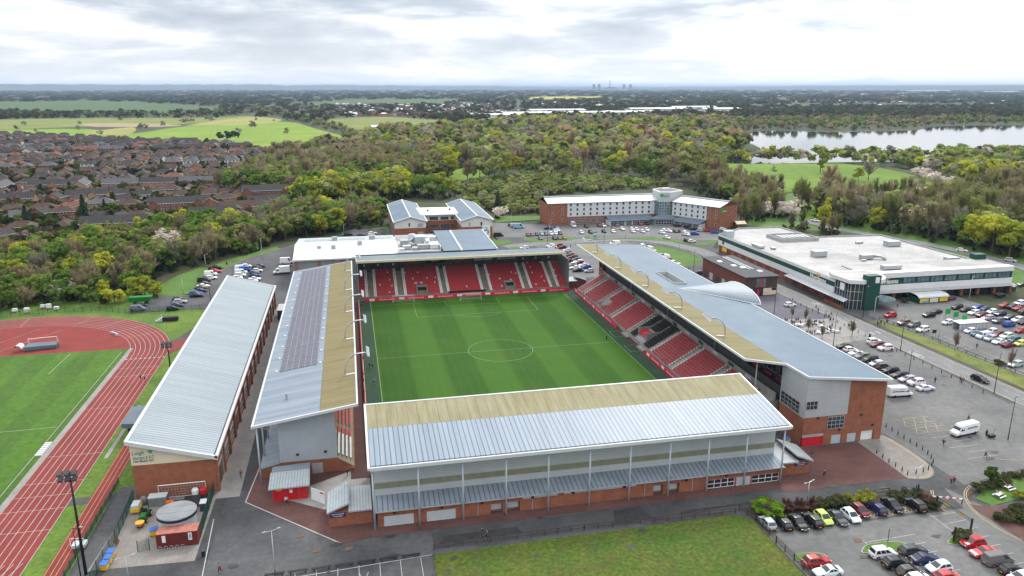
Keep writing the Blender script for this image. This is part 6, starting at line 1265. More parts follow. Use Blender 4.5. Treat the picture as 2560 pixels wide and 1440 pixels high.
def house(style, wc, rc, detail):
    key = (style, wc, rc, detail)
    if key in HPRO: return HPRO[key]
    w, d, e, rgh = {'hip': (13.5, 8.2, 5.0, 2.6), 'gable': (8.0, 9.0, 5.0, 3.0), 'row': (24, 9, 5.2, 3.2), 'tall': (30, 9.5, 7.6, 3.2), 'bungalow': (11, 8, 2.7, 2.6)}[style]
    x, y = w / 2, d / 2; t = thing('house', 'x', 'house', (0, 0, 0))
    mb = MB().box(-x, -y, 0, x, y, e, 0)
    if style != 'hip':
        for s in (-1, 1): q = [(s * x, -y, e), (s * x, y, e), (s * x, 0, e + rgh * .93)]; mb.face(q if s > 0 else q[::-1], 0)
    if style == 'tall' or style == 'row':                      # small front gables
        for s in ((-.5, .5) if style == 'tall' else (.15,)): mb.box(s * w * .8 - 2, -y - .8, 0, s * w * .8 + 2, -y, e - .1, 0); mb.face([(s * w * .8 - 2, -y - .8, e - .1), (s * w * .8 + 2, -y - .8, e - .1), (s * w * .8, -y - .8, e + 1.6)], 0)
    fl = 3 if e > 7 else 2 if e > 4 else 1; nwin = max(2, int(w / 3)); spots = []
    for s in (-1, 1):
        for f in range(fl):
            for i in range(nwin): spots.append((-x + w * (i + .5) / nwin, s, 1.0 + 2.55 * f))
    if not detail:
        for u, s, z in spots: v = s * (y + .03); q = [(u - .65, v, z), (u + .65, v, z), (u + .65, v, z + 1.15), (u - .65, v, z + 1.15)]; mb.face(q if s < 0 else q[::-1], 1)
        for s in (-1, 1): mb.box(-x - .2, s * (y + .22) - .06, e - .2, x + .2, s * (y + .22) + .06, e - .02, 2)
    mb.build('wall', [HW[wc], MT['glass_dark'], MT['white_paint']], t); o = .45; rf = MB()
    if style == 'hip':
        a = [(-x - o, -y - o, e), (x + o, -y - o, e), (x + o, y + o, e), (-x - o, y + o, e)]; r1, r2 = (-x + d * .5, 0, e + rgh), (x - d * .5, 0, e + rgh)
        rf.face([a[0], a[1], r2, r1]).face([a[1], a[2], r2]).face([a[2], a[3], r1, r2]).face([a[3], a[0], r1]); rf.face(a[::-1])
    else:
        rf.slab([(-x - o, -y - o, e - .1), (x + o, -y - o, e - .1), (x + o, 0, e + rgh), (-x - o, 0, e + rgh)], .16).slab([(-x - o, 0, e + rgh), (x + o, 0, e + rgh), (x + o, y + o, e - .1), (-x - o, y + o, e - .1)], .16)
        if style in ('tall', 'row'):
            for s in ((-.5, .5) if style == 'tall' else (.15,)):
                u = s * w * .8; rf.face([(u - 2.3, -y - 1.1, e - .2), (u, -y - 1.1, e + 1.9), (u, -.5, e + 1.9), (u - 2.3, -y + .6, e - .2)]); rf.face([(u, -y - 1.1, e + 1.9), (u + 2.3, -y - 1.1, e - .2), (u + 2.3, -y + .6, e - .2), (u, -.5, e + 1.9)])
    r = rf.build('roof', HRF[rc], t)
    if style in ('hip', 'gable', 'bungalow'): MB().box(-.5 if style == 'hip' else x * .5, -.35, e + rgh - .9, .5 if style == 'hip' else x * .5 + .9, .35, e + rgh + 1.0).build('chimney', HW['red'], r)
    if detail:
        wm = None
        for u, s, z in spots:
            if wm is None:
                b = MB().box(-.7, -.06, 0, .7, .06, 1.2, 0); b.face([(-.58, -.063, .1), (.58, -.063, .1), (.58, -.063, 1.1), (-.58, -.063, 1.1)], 1); b.face([(-.58, .063, .1), (-.58, .063, 1.1), (.58, .063, 1.1), (.58, .063, .1)], 1); ob = b.build('window', [MT['white_paint'], MT['glass_dark']], t); wm = ob.data
            else: ob = link('window', wm, t)
            ob.location = (u, s * (y + .05), z)
        MB().box(-x * .5 - .5, -y - .1, 0, -x * .5 + .5, -y, 2.1).build('door', MT['white_paint'], t)
        for s in (-1, 1): MB().box(-x - .3, s * (y + o) - .08, e - .22, x + .3, s * (y + o) + .08, e - .06).build('gutter', MT['white_paint'], t)
    HPRO[key] = t; t['pattern'] = 1; return t
hr_ = random.Random(77); HOUSES = []
near_h = [(292, 590, 'tall', 'buff', 'dark', 4), (303, 566, 'gable', 'orange', 'dark', 70), (345, 560, 'hip', 'orange', 'brown', 5), (445, 536, 'tall', 'red', 'dark', 8), (533, 552, 'row', 'orange', 'dark', 10), (605, 536, 'row', 'orange', 'brown', 12), (672, 520, 'row', 'red', 'dark', 14), (668, 502, 'tall', 'red', 'dark', 6), (600, 504, 'gable', 'buff', 'brown', 96), (563, 512, 'hip', 'orange', 'brown', 12), (525, 527, 'gable', 'orange', 'brown', 100),
          (308, 500, 'gable', 'orange', 'dark', 10), (277, 494, 'hip', 'red', 'dark', 8), (221, 504, 'row', 'buff', 'dark', 8), (363, 503, 'gable', 'white', 'dark', 12), (427, 489, 'hip', 'buff', 'purple', 8), (312, 516, 'gable', 'buff', 'dark', 16), (255, 524, 'hip', 'orange', 'slate', 14), (38, 514, 'row', 'orange', 'dark', 4), (140, 512, 'gable', 'orange', 'dark', 80), (50, 560, 'gable', 'orange', 'slate', 20), (106, 552, 'gable', 'red', 'dark', 70), (124, 477, 'row', 'orange', 'dark', 6), (190, 471, 'hip', 'orange', 'dark', 6), (74, 470, 'hip', 'orange', 'dark', 4), (5, 610, 'gable', 'red', 'dark', 60), (160, 548, 'hip', 'red', 'brown', 8)]
for a, b, st, wc, rc, ang in near_h: x, y, _ = at(a, b); HOUSES.append((x, y, st, wc, rc, rad(ang), 0))
EP = [at(*p)[:2] for p in EST]; rowi = 0; y = at(0, 600)[1]; ROADS = []
while y < 1210:
    x = -900 + hr_.uniform(0, 8); slope = math.tan(rad(6 + 3 * math.sin(rowi * .8))); x1 = 260; gap = hr_.uniform(14.5, 17); start = rowi
    stl = hr_.choice(('hip', 'hip', 'hip', 'gable', 'bungalow', 'row')) if y < 900 else hr_.choice(('hip', 'hip', 'gable')); rcs = hr_.choice((('brown', 'purple'), ('dark', 'brown'), ('purple', 'brown'), ('dark', 'slate'), ('brown', 'dark')))
    while x < x1:
        yy = y + (x + 300) * slope + hr_.uniform(-1.2, 1.2)
        if inside(x, yy, EP) and all((x - q[0]) ** 2 + (yy - q[1]) ** 2 > (21 ** 2 if q[2] in ('tall', 'row') else 15 ** 2) for q in HOUSES[:len(near_h)]):
            rc = hr_.choice(rcs) if hr_.random() < .93 else 'red'; wc = hr_.choice(('orange', 'red', 'orange', 'white', 'buff', 'buff') if stl != 'bungalow' else ('white', 'orange', 'buff'))
            HOUSES.append((x, yy, stl, wc, rc, math.atan(slope) + hr_.uniform(-.12, .12) + (math.pi if hr_.random() < .3 else 0) + (math.pi / 2 if hr_.random() < .26 else 0), rowi + 1))
        x += (gap if stl != 'row' else gap + 10) * hr_.choice((1, 1, 1, 1.25))
    if rowi % 2 == 0: ROADS.append((y + 17, slope))
    y += 34 if rowi % 2 == 0 else 28; rowi += 1
mb = MB()
for y, s in ROADS:
    pts = [(x, y + (x + 300) * s) for x in range(-900, 260, 10)]; run = []
    for p in pts:
        if inside(*p, EP): run.append(p)
        else:
            if len(run) > 1: strip(run, 5.5, -.1, mb)
            run = []
    if len(run) > 1: strip(run, 5.5, -.1, mb)
for (pa, pb) in (((0, 585), (130, 640)), ((180, 600), (330, 480)), ((330, 480), (420, 400)), ((420, 530), (520, 480)), ((150, 480), (260, 400)), ((480, 420), (560, 370))): strip([at(*pa)[:2], at(*pb)[:2]], 5.5, -.09, mb)
mb.build('road', MT['road_grey'], kind='structure')
scored = []
for i, h in enumerate(HOUSES):
    a, b, w = pix(h[0], h[1]); 
    if -25 < a < 2580: scored.append((w, i))
scored.sort(); IH = [i for w, i in scored[:285]]; rown = {}
for i in sorted(IH, key=lambda i: pix(HOUSES[i][0], HOUSES[i][1])[0]):
    x, y, st, wc, rc, ang, row = HOUSES[i]; n = rown.get(row, 0); rown[row] = n + 1; w = pix(x, y)[2]
    kind = {'hip': 'hipped semi', 'gable': 'gabled house', 'row': 'short terrace', 'tall': 'three storey block', 'bungalow': 'bungalow'}[st]
    lab = f'{wc} {kind}, {rc} roof, {nth(n)} from left ' + (f'in {nth(row - 1)} row beyond the wood' if row else 'among houses nearest the wood')
    d = dup(house(st, wc, rc, w < 560), (x, y, -.15), ang, lab, 'houses of the estate'); 
    if 'pattern' in d: del d['pattern']
# the houses farther back are a mass
IHS = set(IH); mb = MB(); mats = [HRF['brown'], HRF['dark'], HRF['purple'], HW['orange'], HW['white'], HW['red'], MT['glass_dark']]
def simple_house(mb, x, y, w, d, e, r, ang, rm, wm):
    c, s = math.cos(ang), math.sin(ang); q = lambda u, v, z: (x + u * c - v * s, y + u * s + v * c, z)
    a, b = w / 2, d / 2
    for p in ([(-a, -b), (a, -b)], [(a, -b), (a, b)], [(a, b), (-a, b)], [(-a, b), (-a, -b)]): mb.face([q(*p[0], -.2), q(*p[1], -.2), q(*p[1], e), q(*p[0], e)], wm)
    a += .4; b += .4; mb.face([q(-a, -b, e), q(a, -b, e), q(a * .6, 0, e + r), q(-a * .6, 0, e + r)], rm); mb.face([q(a, b, e), q(-a, b, e), q(-a * .6, 0, e + r), q(a * .6, 0, e + r)], rm); mb.face([q(a, -b, e), q(a, b, e), q(a * .6, 0, e + r)], rm); mb.face([q(-a, b, e), q(-a, -b, e), q(-a * .6, 0, e + r)], rm)
for i, h in enumerate(HOUSES):
    if i in IHS or not -600 < pix(h[0], h[1])[0] < 1500: continue
    simple_house(mb, h[0], h[1], 13, 8, 5, 2.8, h[5], hr_.choice((0, 0, 1, 2)), hr_.choice((3, 5, 4)))
for n_, (x0, x1, y0, y1, k_, seed) in enumerate(((840, 1260, 262, 291, 620, 1), (1150, 1330, 281, 292, 150, 2), (1600, 2540, 228, 258, 420, 3), (2050, 2560, 262, 280, 90, 4), (100, 700, 236, 247, 60, 5), (1330, 1640, 256, 268, 150, 6))):
    r = random.Random(seed)
    for k in range(k_): x, y, _ = at(r.uniform(x0, x1), r.uniform(y0, y1)); simple_house(mb, x, y, r.uniform(9, 20), 9, r.uniform(4, 6), 3, r.choice((0, .3, 1.5)), r.choice((0, 0, 1, 2, 4)), r.choice((3, 5, 5, 3, 4)))
mb.build('distant_houses', mats, kind='stuff')
for t in list(HPRO.values()): drop(t)
# garden trees, hedges and sheds between the houses
gs = []
for k in range(3900):
    a, b = hr_.uniform(-400, 740), 340 + 285 * hr_.random() ** 1.5; x, y, _ = at(a, b)
    if not inside(x, y, EP) or any((x - h[0]) ** 2 + (y - h[1]) ** 2 < 50 for h in HOUSES): continue
    tn = hr_.choice(('green', 'olive', 'brown', 'dark', 'green', 'lime', 'white') if hr_.random() < .8 else ('olive',)); gs.append((x, y, tn, 'round' if hr_.random() < .75 else 'broad', hr_.uniform(3, 8), tuple(c * hr_.uniform(.7, 1.1) for c in TONES[tn][0]), ''))
mass('garden_shrubs', gs, LOD2)
# long pale warehouses and the power station far away
for i, (a, b, w, d, h, ang) in enumerate(((1250, 296, 110, 40, 9, 0), (1320, 292, 130, 40, 10, .05), (1390, 286, 150, 50, 12, 0), (1500, 291, 190, 50, 11, .06), (1570, 288, 120, 40, 10, .05), (1640, 282, 170, 50, 12, .05), (1730, 277, 140, 50, 12, 0), (1800, 279, 120, 40, 9, 0), (975, 328, 62, 26, 8, .1), (2320, 229, 700, 60, 14, 0), (2500, 231, 500, 60, 14, 0))):
    x, y, _ = at(a, b); t = thing('warehouse', f'long pale roofed warehouse beyond the woods, {nth(i)} along the far line from the left' if i != 8 else 'red walled shed with pale roof standing at the wood edge by the fields', 'warehouse', (x, y, 0), ang, 'warehouses beyond the woods')
    bw = MB().box(-w / 2, -d / 2, 0, w / 2, d / 2, h).build('wall', HW['red'] if i == 8 else MT['clad_white']); bw.parent = t
    rw = MB().slab([(-w / 2 - 1, -d / 2 - 1, h), (w / 2 + 1, -d / 2 - 1, h), (w / 2 + 1, 0, h + 2.5), (-w / 2 - 1, 0, h + 2.5)], .4).slab([(-w / 2 - 1, 0, h + 2.5), (w / 2 + 1, 0, h + 2.5), (w / 2 + 1, d / 2 + 1, h), (-w / 2 - 1, d / 2 + 1, h)], .4).build('roof', MT['clad_white']); rw.parent = t
def far_pt(px_, dist): d = _F + _R * (px_ - 1280) / FPX; d = d[:2] / np.linalg.norm(d[:2]); return CAM[0] + d[0] * dist, CAM[1] + d[1] * dist
ctm = D('tower_concrete', (.12, .125, .13), .9, var=.05, scale=.01)
for i, a in enumerate((1471.5, 1483.5, 1541.5, 1556.5)):
    x, y = far_pt(a, 16500); t = MB(); pr = [(0, 46), (20, 41), (45, 34), (70, 29), (90, 28), (114, 30)]
    t.tube([(x, y, z) for z, r in pr], [r for z, r in pr], 20); o = t.build('cooling_tower', ctm, smooth=True); tag(o, f'{nth(i)} cooling tower from left on the hazy horizon', 'cooling tower', 'cooling towers on the horizon')
x, y = far_pt(1508.5, 16500); t = MB().tube([(x, y, 0), (x, y, 195)], [11, 7.5], 12); tag(t.build('chimney_stack', ctm), 'tall thin power station chimney on the hazy horizon', 'chimney'); x, y = far_pt(1515, 16600)
tag(MB().box(x - 160, y - 30, 0, x + 100, y + 30, 42).box(x - 90, y - 30, 42, x + 40, y + 30, 62).build('boiler_house', ctm), 'low broad power station block between the cooling towers', 'building')
# ------------------------------------------------------------------ vehicles
PAINT = bpy.data.materials.new('car_paint'); PAINT.use_nodes = True; g = NG(PAINT.node_tree); b = g.n['Principled BSDF']
g.l.new(g.new('ShaderNodeObjectInfo').outputs['Color'], b.inputs[0]); b.inputs['Roughness'].default_value = .35; b.inputs['Specular IOR Level'].default_value = .2; b.inputs['Coat Weight'].default_value = .15; b.inputs['Coat Roughness'].default_value = .06
D('car_glass', (.018, .024, .028), .07, var=0, spec=.7); D('tyre', (.016, .016, .017), .9, var=0); D('rim', (.28, .29, .3), .4, .6, var=0); D('head_lamp', (.6, .62, .64), .2, var=0); D('tail_lamp', (.3, .01, .01), .3, var=0); D('plate_white', (.55, .55, .52), .6, var=0); D('plate_yellow', (.55, .4, .03), .6, var=0); D('bumper', (.03, .03, .032), .6, var=0)
# length, width, body height, roof height, cabin base rear/front, roof rear/front (from the middle, nose at +x), nose drop, wheelbase
CT = {'h': (4.05, 1.76, .9, 1.48, -1.9, 1.22, -1.45, .2, .26, 2.52), 's': (4.65, 1.82, .92, 1.44, -1.9, 1.15, -1.0, .1, .24, 2.75), 'e': (4.7, 1.82, .92, 1.48, -2.25, 1.15, -1.8, .1, .24, 2.75), 'u': (4.5, 1.88, 1.03, 1.67, -2.1, 1.2, -1.65, .25, .16, 2.68), 'm': (4.4, 1.82, .98, 1.66, -2.05, 1.35, -1.75, .45, .3, 2.75),
      'c': (4.55, 1.84, .86, 1.36, -1.8, .85, -.75, .0, .16, 2.72), 'v': (4.95, 1.9, 1.12, 1.95, -2.35, 1.75, -2.3, .95, .3, 3.0), 'x': (5.9, 2.0, 1.2, 2.6, -2.85, 2.2, -2.8, 1.25, .35, 3.6), 'p': (5.2, 1.88, 1.02, 1.78, -.85, 1.2, -.65, .4, .12, 3.1)}
TYPEW = {'h': 'hatchback', 's': 'saloon', 'e': 'estate car', 'u': 'sports utility car', 'm': 'people carrier', 'c': 'coupe', 'v': 'van', 'x': 'high roofed van', 'p': 'pickup'}
TNAME = {'h': 'hatchback', 's': 'saloon_car', 'e': 'estate_car', 'u': 'utility_car', 'm': 'people_carrier', 'c': 'coupe', 'v': 'van', 'x': 'van', 'p': 'pickup'}
CC_ = {'W': ('white', (.66, .67, .68)), 'S': ('silver', (.36, .37, .39)), 'G': ('grey', (.13, .135, .14)), 'D': ('dark grey', (.045, .047, .05)), 'K': ('black', (.009, .009, .01)), 'N': ('navy', (.012, .018, .075)), 'B': ('blue', (.02, .065, .3)), 'R': ('red', (.36, .014, .018)), 'M': ('maroon', (.13, .008, .018)), 'T': ('teal', (.012, .11, .14)), 'L': ('lime', (.5, .55, .09)), 'O': ('orange', (.33, .13, .05)), 'Z': ('brown', (.15, .12, .1)), 'P': ('coral red', (.5, .05, .06)), 'C': ('sky blue', (.2, .34, .5))}
def ring(mb, st, m=0):
    """loft rings of equal length"""
    b0 = len(mb.v); k = len(st[0])
    for r in st: mb.v += r
    for i in range(len(st) - 1):
        for j in range(k): mb.f.append((b0 + i * k + j, b0 + i * k + (j + 1) % k, b0 + (i + 1) * k + (j + 1) % k, b0 + (i + 1) * k + j)); mb.m.append(m)
    mb.f.append(tuple(b0 + j for j in range(k))[::-1]); mb.f.append(tuple(b0 + (len(st) - 1) * k + j for j in range(k))); mb.m += [m, m]
CARS = {}
def car(tp, near):
    key = (tp, near)
    if key in CARS: return CARS[key]
    L, Wd, hb, hr, c0, c1, r0, r1, drop_, wb = CT[tp]; w = Wd / 2; x = L / 2; t = thing(TNAME[tp], 'x', 'car', (0, 0, 0))
    def sec(px, zb, zt, k): ww = w * k; zm = zb + (zt - zb) * .6; return [(px, -ww * .86, zb), (px, -ww * .98, zb + .1), (px, -ww, zm), (px, -ww * .93, zt - .05), (px, -ww * .78, zt), (px, ww * .78, zt), (px, ww * .93, zt - .05), (px, ww, zm), (px, ww * .98, zb + .1), (px, ww * .86, zb)]
    mb = MB(); rear = hb * (.97 if tp in 'hemuvx' else 1.0)
    ring(mb, [sec(-x, .42, rear - .22, .84), sec(-x + .1, .24, rear - .04, .93), sec(-x + .5, .13, rear, .99), sec(c0 + .3, .12, hb, 1), sec(0, .12, hb, 1), sec(c1 - .1, .12, hb - .02, 1), sec(c1 + (x - c1) * .55, .13, hb - drop_ * .45, .97), sec(x - .16, .24, hb - drop_, .9), sec(x - .02, .36, hb - drop_ - .14, .8)])
    def cab(z, k, a, b, rr): return [(a, -w * k + rr, z), (a + rr, -w * k, z), (b - rr, -w * k, z), (b, -w * k + rr, z), (b, w * k - rr, z), (b - rr, w * k, z), (a + rr, w * k, z), (a, w * k - rr, z)]
    ring(mb, [cab(hb - .06, .92, c0, c1, .1), cab(hr - .09, .76, r0, r1, .12), cab(hr - .02, .7, r0 + .1, r1 - .12, .14), cab(hr, .5, r0 + .35, r1 - .35, .16)])
    if tp == 'p': mb.box(-x + .12, -w * .8, hb - .02, c0 - .05, w * .8, hb + .02)
    bd = mb.build('body', PAINT, t, smooth=False); bd['tint'] = 1
    gl = MB(); z0, z1 = hb + .0, hr - .13; f = lambda z: (z - hb + .06) / (hr - .03 - hb)
    def P(u, s, z, o=.015):                                   # a point on the cabin's skin; u runs rear..front
        q = f(z); a = c0 + (r0 - c0) * q; b_ = c1 + (r1 - c1) * q; k = .92 + (.76 - .92) * q; return (a + (b_ - a) * u, s * (w * k + o), z)
    for s in (-1, 1):
        us = ((.07, .33), (.36, .63), (.66, .9)) if tp in 'emu' else ((.09, .46), (.5, .88)) if tp in 'hscp' else ((.72, .93),)
        for a, b_ in us: q = [P(a, s, z0 + .04), P(b_, s, z0 + .04), P(b_ - .02, s, z1), P(a + .02, s, z1)]; gl.face(q if s < 0 else q[::-1])
    def E(front, s, z, o=.015): q = f(z); a = (c1 + (r1 - c1) * q + o) if front else (c0 + (r0 - c0) * q - o); k = (.92 + (.76 - .92) * q) * .86; return (a, s * w * k, z)
    q = [E(1, -1, z0 + .03), E(1, 1, z0 + .03), E(1, 1, z1 + .02), E(1, -1, z1 + .02)]; gl.face(q)
    if tp not in 'vx': q = [E(0, 1, z0 + .06), E(0, -1, z0 + .06), E(0, -1, z1), E(0, 1, z1)]; gl.face(q)
    gl.build('glazing', MT['car_glass'], t)
    rr = .33 if tp not in 'ux' else .36; wm = None
    for sx in (-1, 1):
        for sy in (-1, 1):
            if wm is None:
                m_ = MB().tube([(0, -.11, 0), (0, .11, 0)], rr, 14 if near else 9); ob = m_.build('wheel', MT['tyre'], t); wm = ob.data; rm = None
            else: ob = link('wheel', wm, t)
            ob.location = (sx * wb / 2 - .02, sy * (w - .1), rr)
            if near:
                if rm is None: ro = MB().tube([(0, -.125, 0), (0, .125, 0)], rr * .64, 10).build('rim', MT['rim']); rm = ro.data
                else: ro = link('rim', rm)
                ro.parent = ob
    if near or tp:
        for s in (-1, 1): MB().box(x - .2, s * w * .62 - .17, hb - drop_ - .2, x - .04, s * w * .62 + .17, hb - drop_ - .05).build('headlight', MT['head_lamp'], t); MB().box(-x + .0, s * w * .7 - .12, rear - .42, -x + .09, s * w * .7 + .12, rear - .14).build('tail_light', MT['tail_lamp'], t)
    if near:
        MB().box(x - .03, -.26, .42, x + .0, .26, .54).build('number_plate', MT['plate_white'], t); MB().box(-x - .02, -.26, .5, -x + .02, .26, .62).build('number_plate', MT['plate_yellow'], t)
        MB().box(x - .12, -w * .5, .26, x - .005, w * .5, .4).build('grille', MT['bumper'], t)
        for s in (-1, 1): m_ = MB().box(c1 - .35, s * (w + .02) - .09, hb + .0, c1 - .2, s * (w + .02) + .09, hb + .15).build('mirror', PAINT, t); m_['tint'] = 1
    CARS[key] = t; return t
ZT = {'6': (1880, 1180, 5.539), '7': (2140, 1180, 5.538), '5': (1920, 740, 6.4), '4': (2160, 700, 6.4), '1': (1220, 540, 6.4), '2': (1540, 460, 6.4), '3': (320, 620, 5.807), 'a': (600, 560, 4.8), 'r': (1660, 180, 2.769), 'q': (1660, 640, 2.769), 'p': (0, 0, 1)}
def zp(k, x, y): a, b, s = ZT[k]; return a + x / s, b + y / s
cr_ = random.Random(31)
def park(zoom, ang, phrase, spec, group):
    L = []
    for it in spec.split(';'):
        q = it.split(); px_, py_ = zp(zoom, float(q[0]), float(q[1])); L.append((px_, py_, q[2][0], q[2][1], 'r' in q[2][2:], q[3:] and float(q[3])))
    cnt = {}; L.sort()
    for px_, py_, c, tp, rev, da in L:
        x, y, _ = at(px_, py_, .7); d = pix(x, y)[2]; key = (c, tp); n = cnt.get(key, 0); cnt[key] = n + 1; tot = sum(1 for q in L if (q[2], q[3]) == key)
        lab = f'{CC_[c][0]} {TYPEW[tp]}' + (f', {nth(n)} such from left,' if tot > 1 else '') + f' {phrase}'
        dup(car(tp, d < 215), (x, y, .07), rad(ang + (180 if rev else 0) + cr_.uniform(-1.5, 1.5) + (da or 0)), lab, group, color=tuple(v * cr_.uniform(.88, 1.1) for v in CC_[c][1]))
park('6', -90, 'in row beside the shrub bed', '210 690 Shr;440 700 Khr;640 690 Ks;840 665 Kur;990 625 Lh;1185 625 Ds;1370 595 Wh;1500 525 Mh;1730 495 Nhr;1950 450 Ks;2260 450 Kur', 'cars parked beside the shrub bed')
park('7', 0, 'in double row at grass island', '372 1115 Wm;790 1075 De;560 1255 Ku;950 1190 Ns;745 1365 Dh;1150 1310 Whr;1270 1440 Ph;870 1470 Wh', 'cars parked at the grass island')
park('7', 180, 'in row along the yellow lined kerb', '1620 970 Rh;1770 1100 Pc;1960 1212 Gvr;2160 1350 Khr;2280 1455 Wh', 'cars parked along the kerb')
park('6', 0, 'at the rail fence corner', '890 1235 Ru;1050 1365 Wcr', 'cars parked along the kerb')
park('5', 180, 'in row along the right stand', '1220 800 Ks;1320 852 Whr;1410 910 Wc;1510 957 Ge;1640 1008 Km;1740 1078 Wh;1850 1128 Dur;1965 1190 Ku;2110 1258 Ke;2230 1325 Se;2370 1380 Wu', 'cars along the right stand')
park('q', 0, 'with its boot end by a figure beside the minibus', '1808 910 Ws', 'cars along the right stand')
park('5', 180, 'of three beside the bollards', '1700 725 Wur;1760 775 Me;1880 828 Wu', 'cars beside the bollards')
park('5', 0, 'alone on the violet paved square', '355 135 Wh', 'lone cars'); park('q', -83, 'driving along the road', '2190 850 Ke', 'lone cars')
park('4', 190, 'in the supermarket car park', '420 562 Ru;640 682 Zu;800 712 Gm;940 787 Wm;1150 502 Ks;1040 557 Ku;1340 672 Wh;1490 432 Km;1620 472 Kh;1830 427 Bs;1760 517 We;1940 462 Nh;1890 558 Mu;2050 502 Wh;1980 602 Se;2180 540 Nu;2150 652 Gu;2340 592 Ns;2320 707 Bur;2460 637 Wu;2555 672 Kh;2250 397 Rc;2380 417 Nh;2490 370 Wu;2470 447 Rc;2555 495 Kh', 'cars in the supermarket car park')
park('4', 190, 'in the rows beyond the pale trolley shelter', '1700 808 Wh;1800 857 Th;1910 892 Wv;2040 827 Wu;2150 857 Mh;2030 935 Su;2280 897 Wu;2160 980 Ws;2400 957 Tm;2310 1032 Msr;2500 1010 Lh;2510 802 Rh;2430 1342 Se', 'cars in the supermarket car park')
park('4', 190, 'close to the supermarket front', '2180 232 Ksr;1380 290 Mh;2540 62 Ks', 'cars in the supermarket car park')
park('1', 180, 'in lot between far stand and right stand', '1360 652 Me;1410 692 Te;1290 715 Ks;1450 727 We;1470 747 Mh;1340 772 Wh;1530 782 Ws;1350 802 Mh;1575 812 Bh;1390 822 Ws;1440 862 Ks;1620 872 Sh;1000 472 Wh;1030 492 Wh;1135 462 Rh;1200 497 Ks;1265 542 Wh;580 505 Wh;1330 620 Ks', 'cars between the stands')
park('1', -90, 'in the left half of hotel car park', '640 297 Mh;710 292 Gh;785 287 Dh;860 282 Sh;930 282 Gh;1010 277 Wh;1080 272 Wh;1155 272 Dh;1075 237 Wh;1120 222 Wh;840 352 Gh;1065 352 Kh;1145 347 Zh;1220 342 Oh;965 192 Ns 80;1090 184 Bh;1365 152 Wx;1575 162 Kh;1780 150 Mh;1850 150 Se;2055 136 Gm;1495 257 Wh;1640 252 Kh;1855 242 Nh;2010 207 Rh;2005 242 Wh;2150 202 Wh;2305 207 Wh;2320 242 Wh;2380 212 Wh;2475 242 Wh;2540 215 Wh;2430 122 Rm;2540 117 Ku', 'cars in the hotel car park')
park('2', -70, 'in the right half of hotel car park', '775 737 Wh;735 772 Wh;850 747 Wh;945 752 Dh;1030 757 Mh;1110 772 Wh;1120 802 Wu;1260 792 Bu 60;815 852 Wh;1140 902 Kh;1215 912 Wh 60;990 662 Ku 60;1150 692 Ku;1240 714 Ks 60;1365 737 Se 50;1450 742 Rh 60;1575 767 Bh 70;1710 717 Wh 60', 'cars in the hotel car park')
park('1', 0, 'beside the college', '490 175 Cx;425 155 Sv;375 140 Dh;170 302 Kv', 'cars beside the college')
park('1', 180, 'showing over the right stand roof', '2030 437 Wv;2450 472 Wh', 'cars behind the right stand')
park('2', 100, 'lined up along the back of right stand', '530 1034 Wv;605 1082 Wh;700 1132 Sh;795 1166 Wv;845 1206 Mh;900 1245 Wh;985 1290 Wh;1310 1420 Dh 70;410 988 Wh', 'cars behind the right stand')
park('3', 0, 'in row along the grass bank', '1265 287 Kp;1270 332 Pe;1200 377 Wv;1205 427 We;1105 472 Kv;1120 512 Ds;1095 547 Ws;1060 577 Ks;1050 612 Ns;985 652 Be;1000 682 Ks', 'cars in the left car park')
park('3', 0, 'in middle rows of the left car park', '1720 257 Wh;1640 292 Wv;1700 312 Bv;1640 352 Wv;1630 392 Wu;1590 427 Wh;1920 257 Nh;1870 282 Dh;1880 322 Wh;1830 357 Th;1840 397 Ns;1840 442 Ws;1800 472 Ws;2310 202 Wx;2290 247 Ks', 'cars in the left car park')
park('3', 0, 'by the athletics track fence', '745 738 Ke;755 772 Se;700 827 Ns;650 872 Kh;140 882 Gv;172 827 Ns', 'cars in the left car park')
park('a', 10, 'on the small lot behind the events building', '1300 122 Ku;1460 132 Ns;1585 92 Kh;1590 107 We;1580 137 Wh', 'cars behind the events building')
park('r', -60, 'on the road behind the supermarket', '2065 1232 We;2400 1302 Sm;1050 1027 Ws', 'cars on the back road')
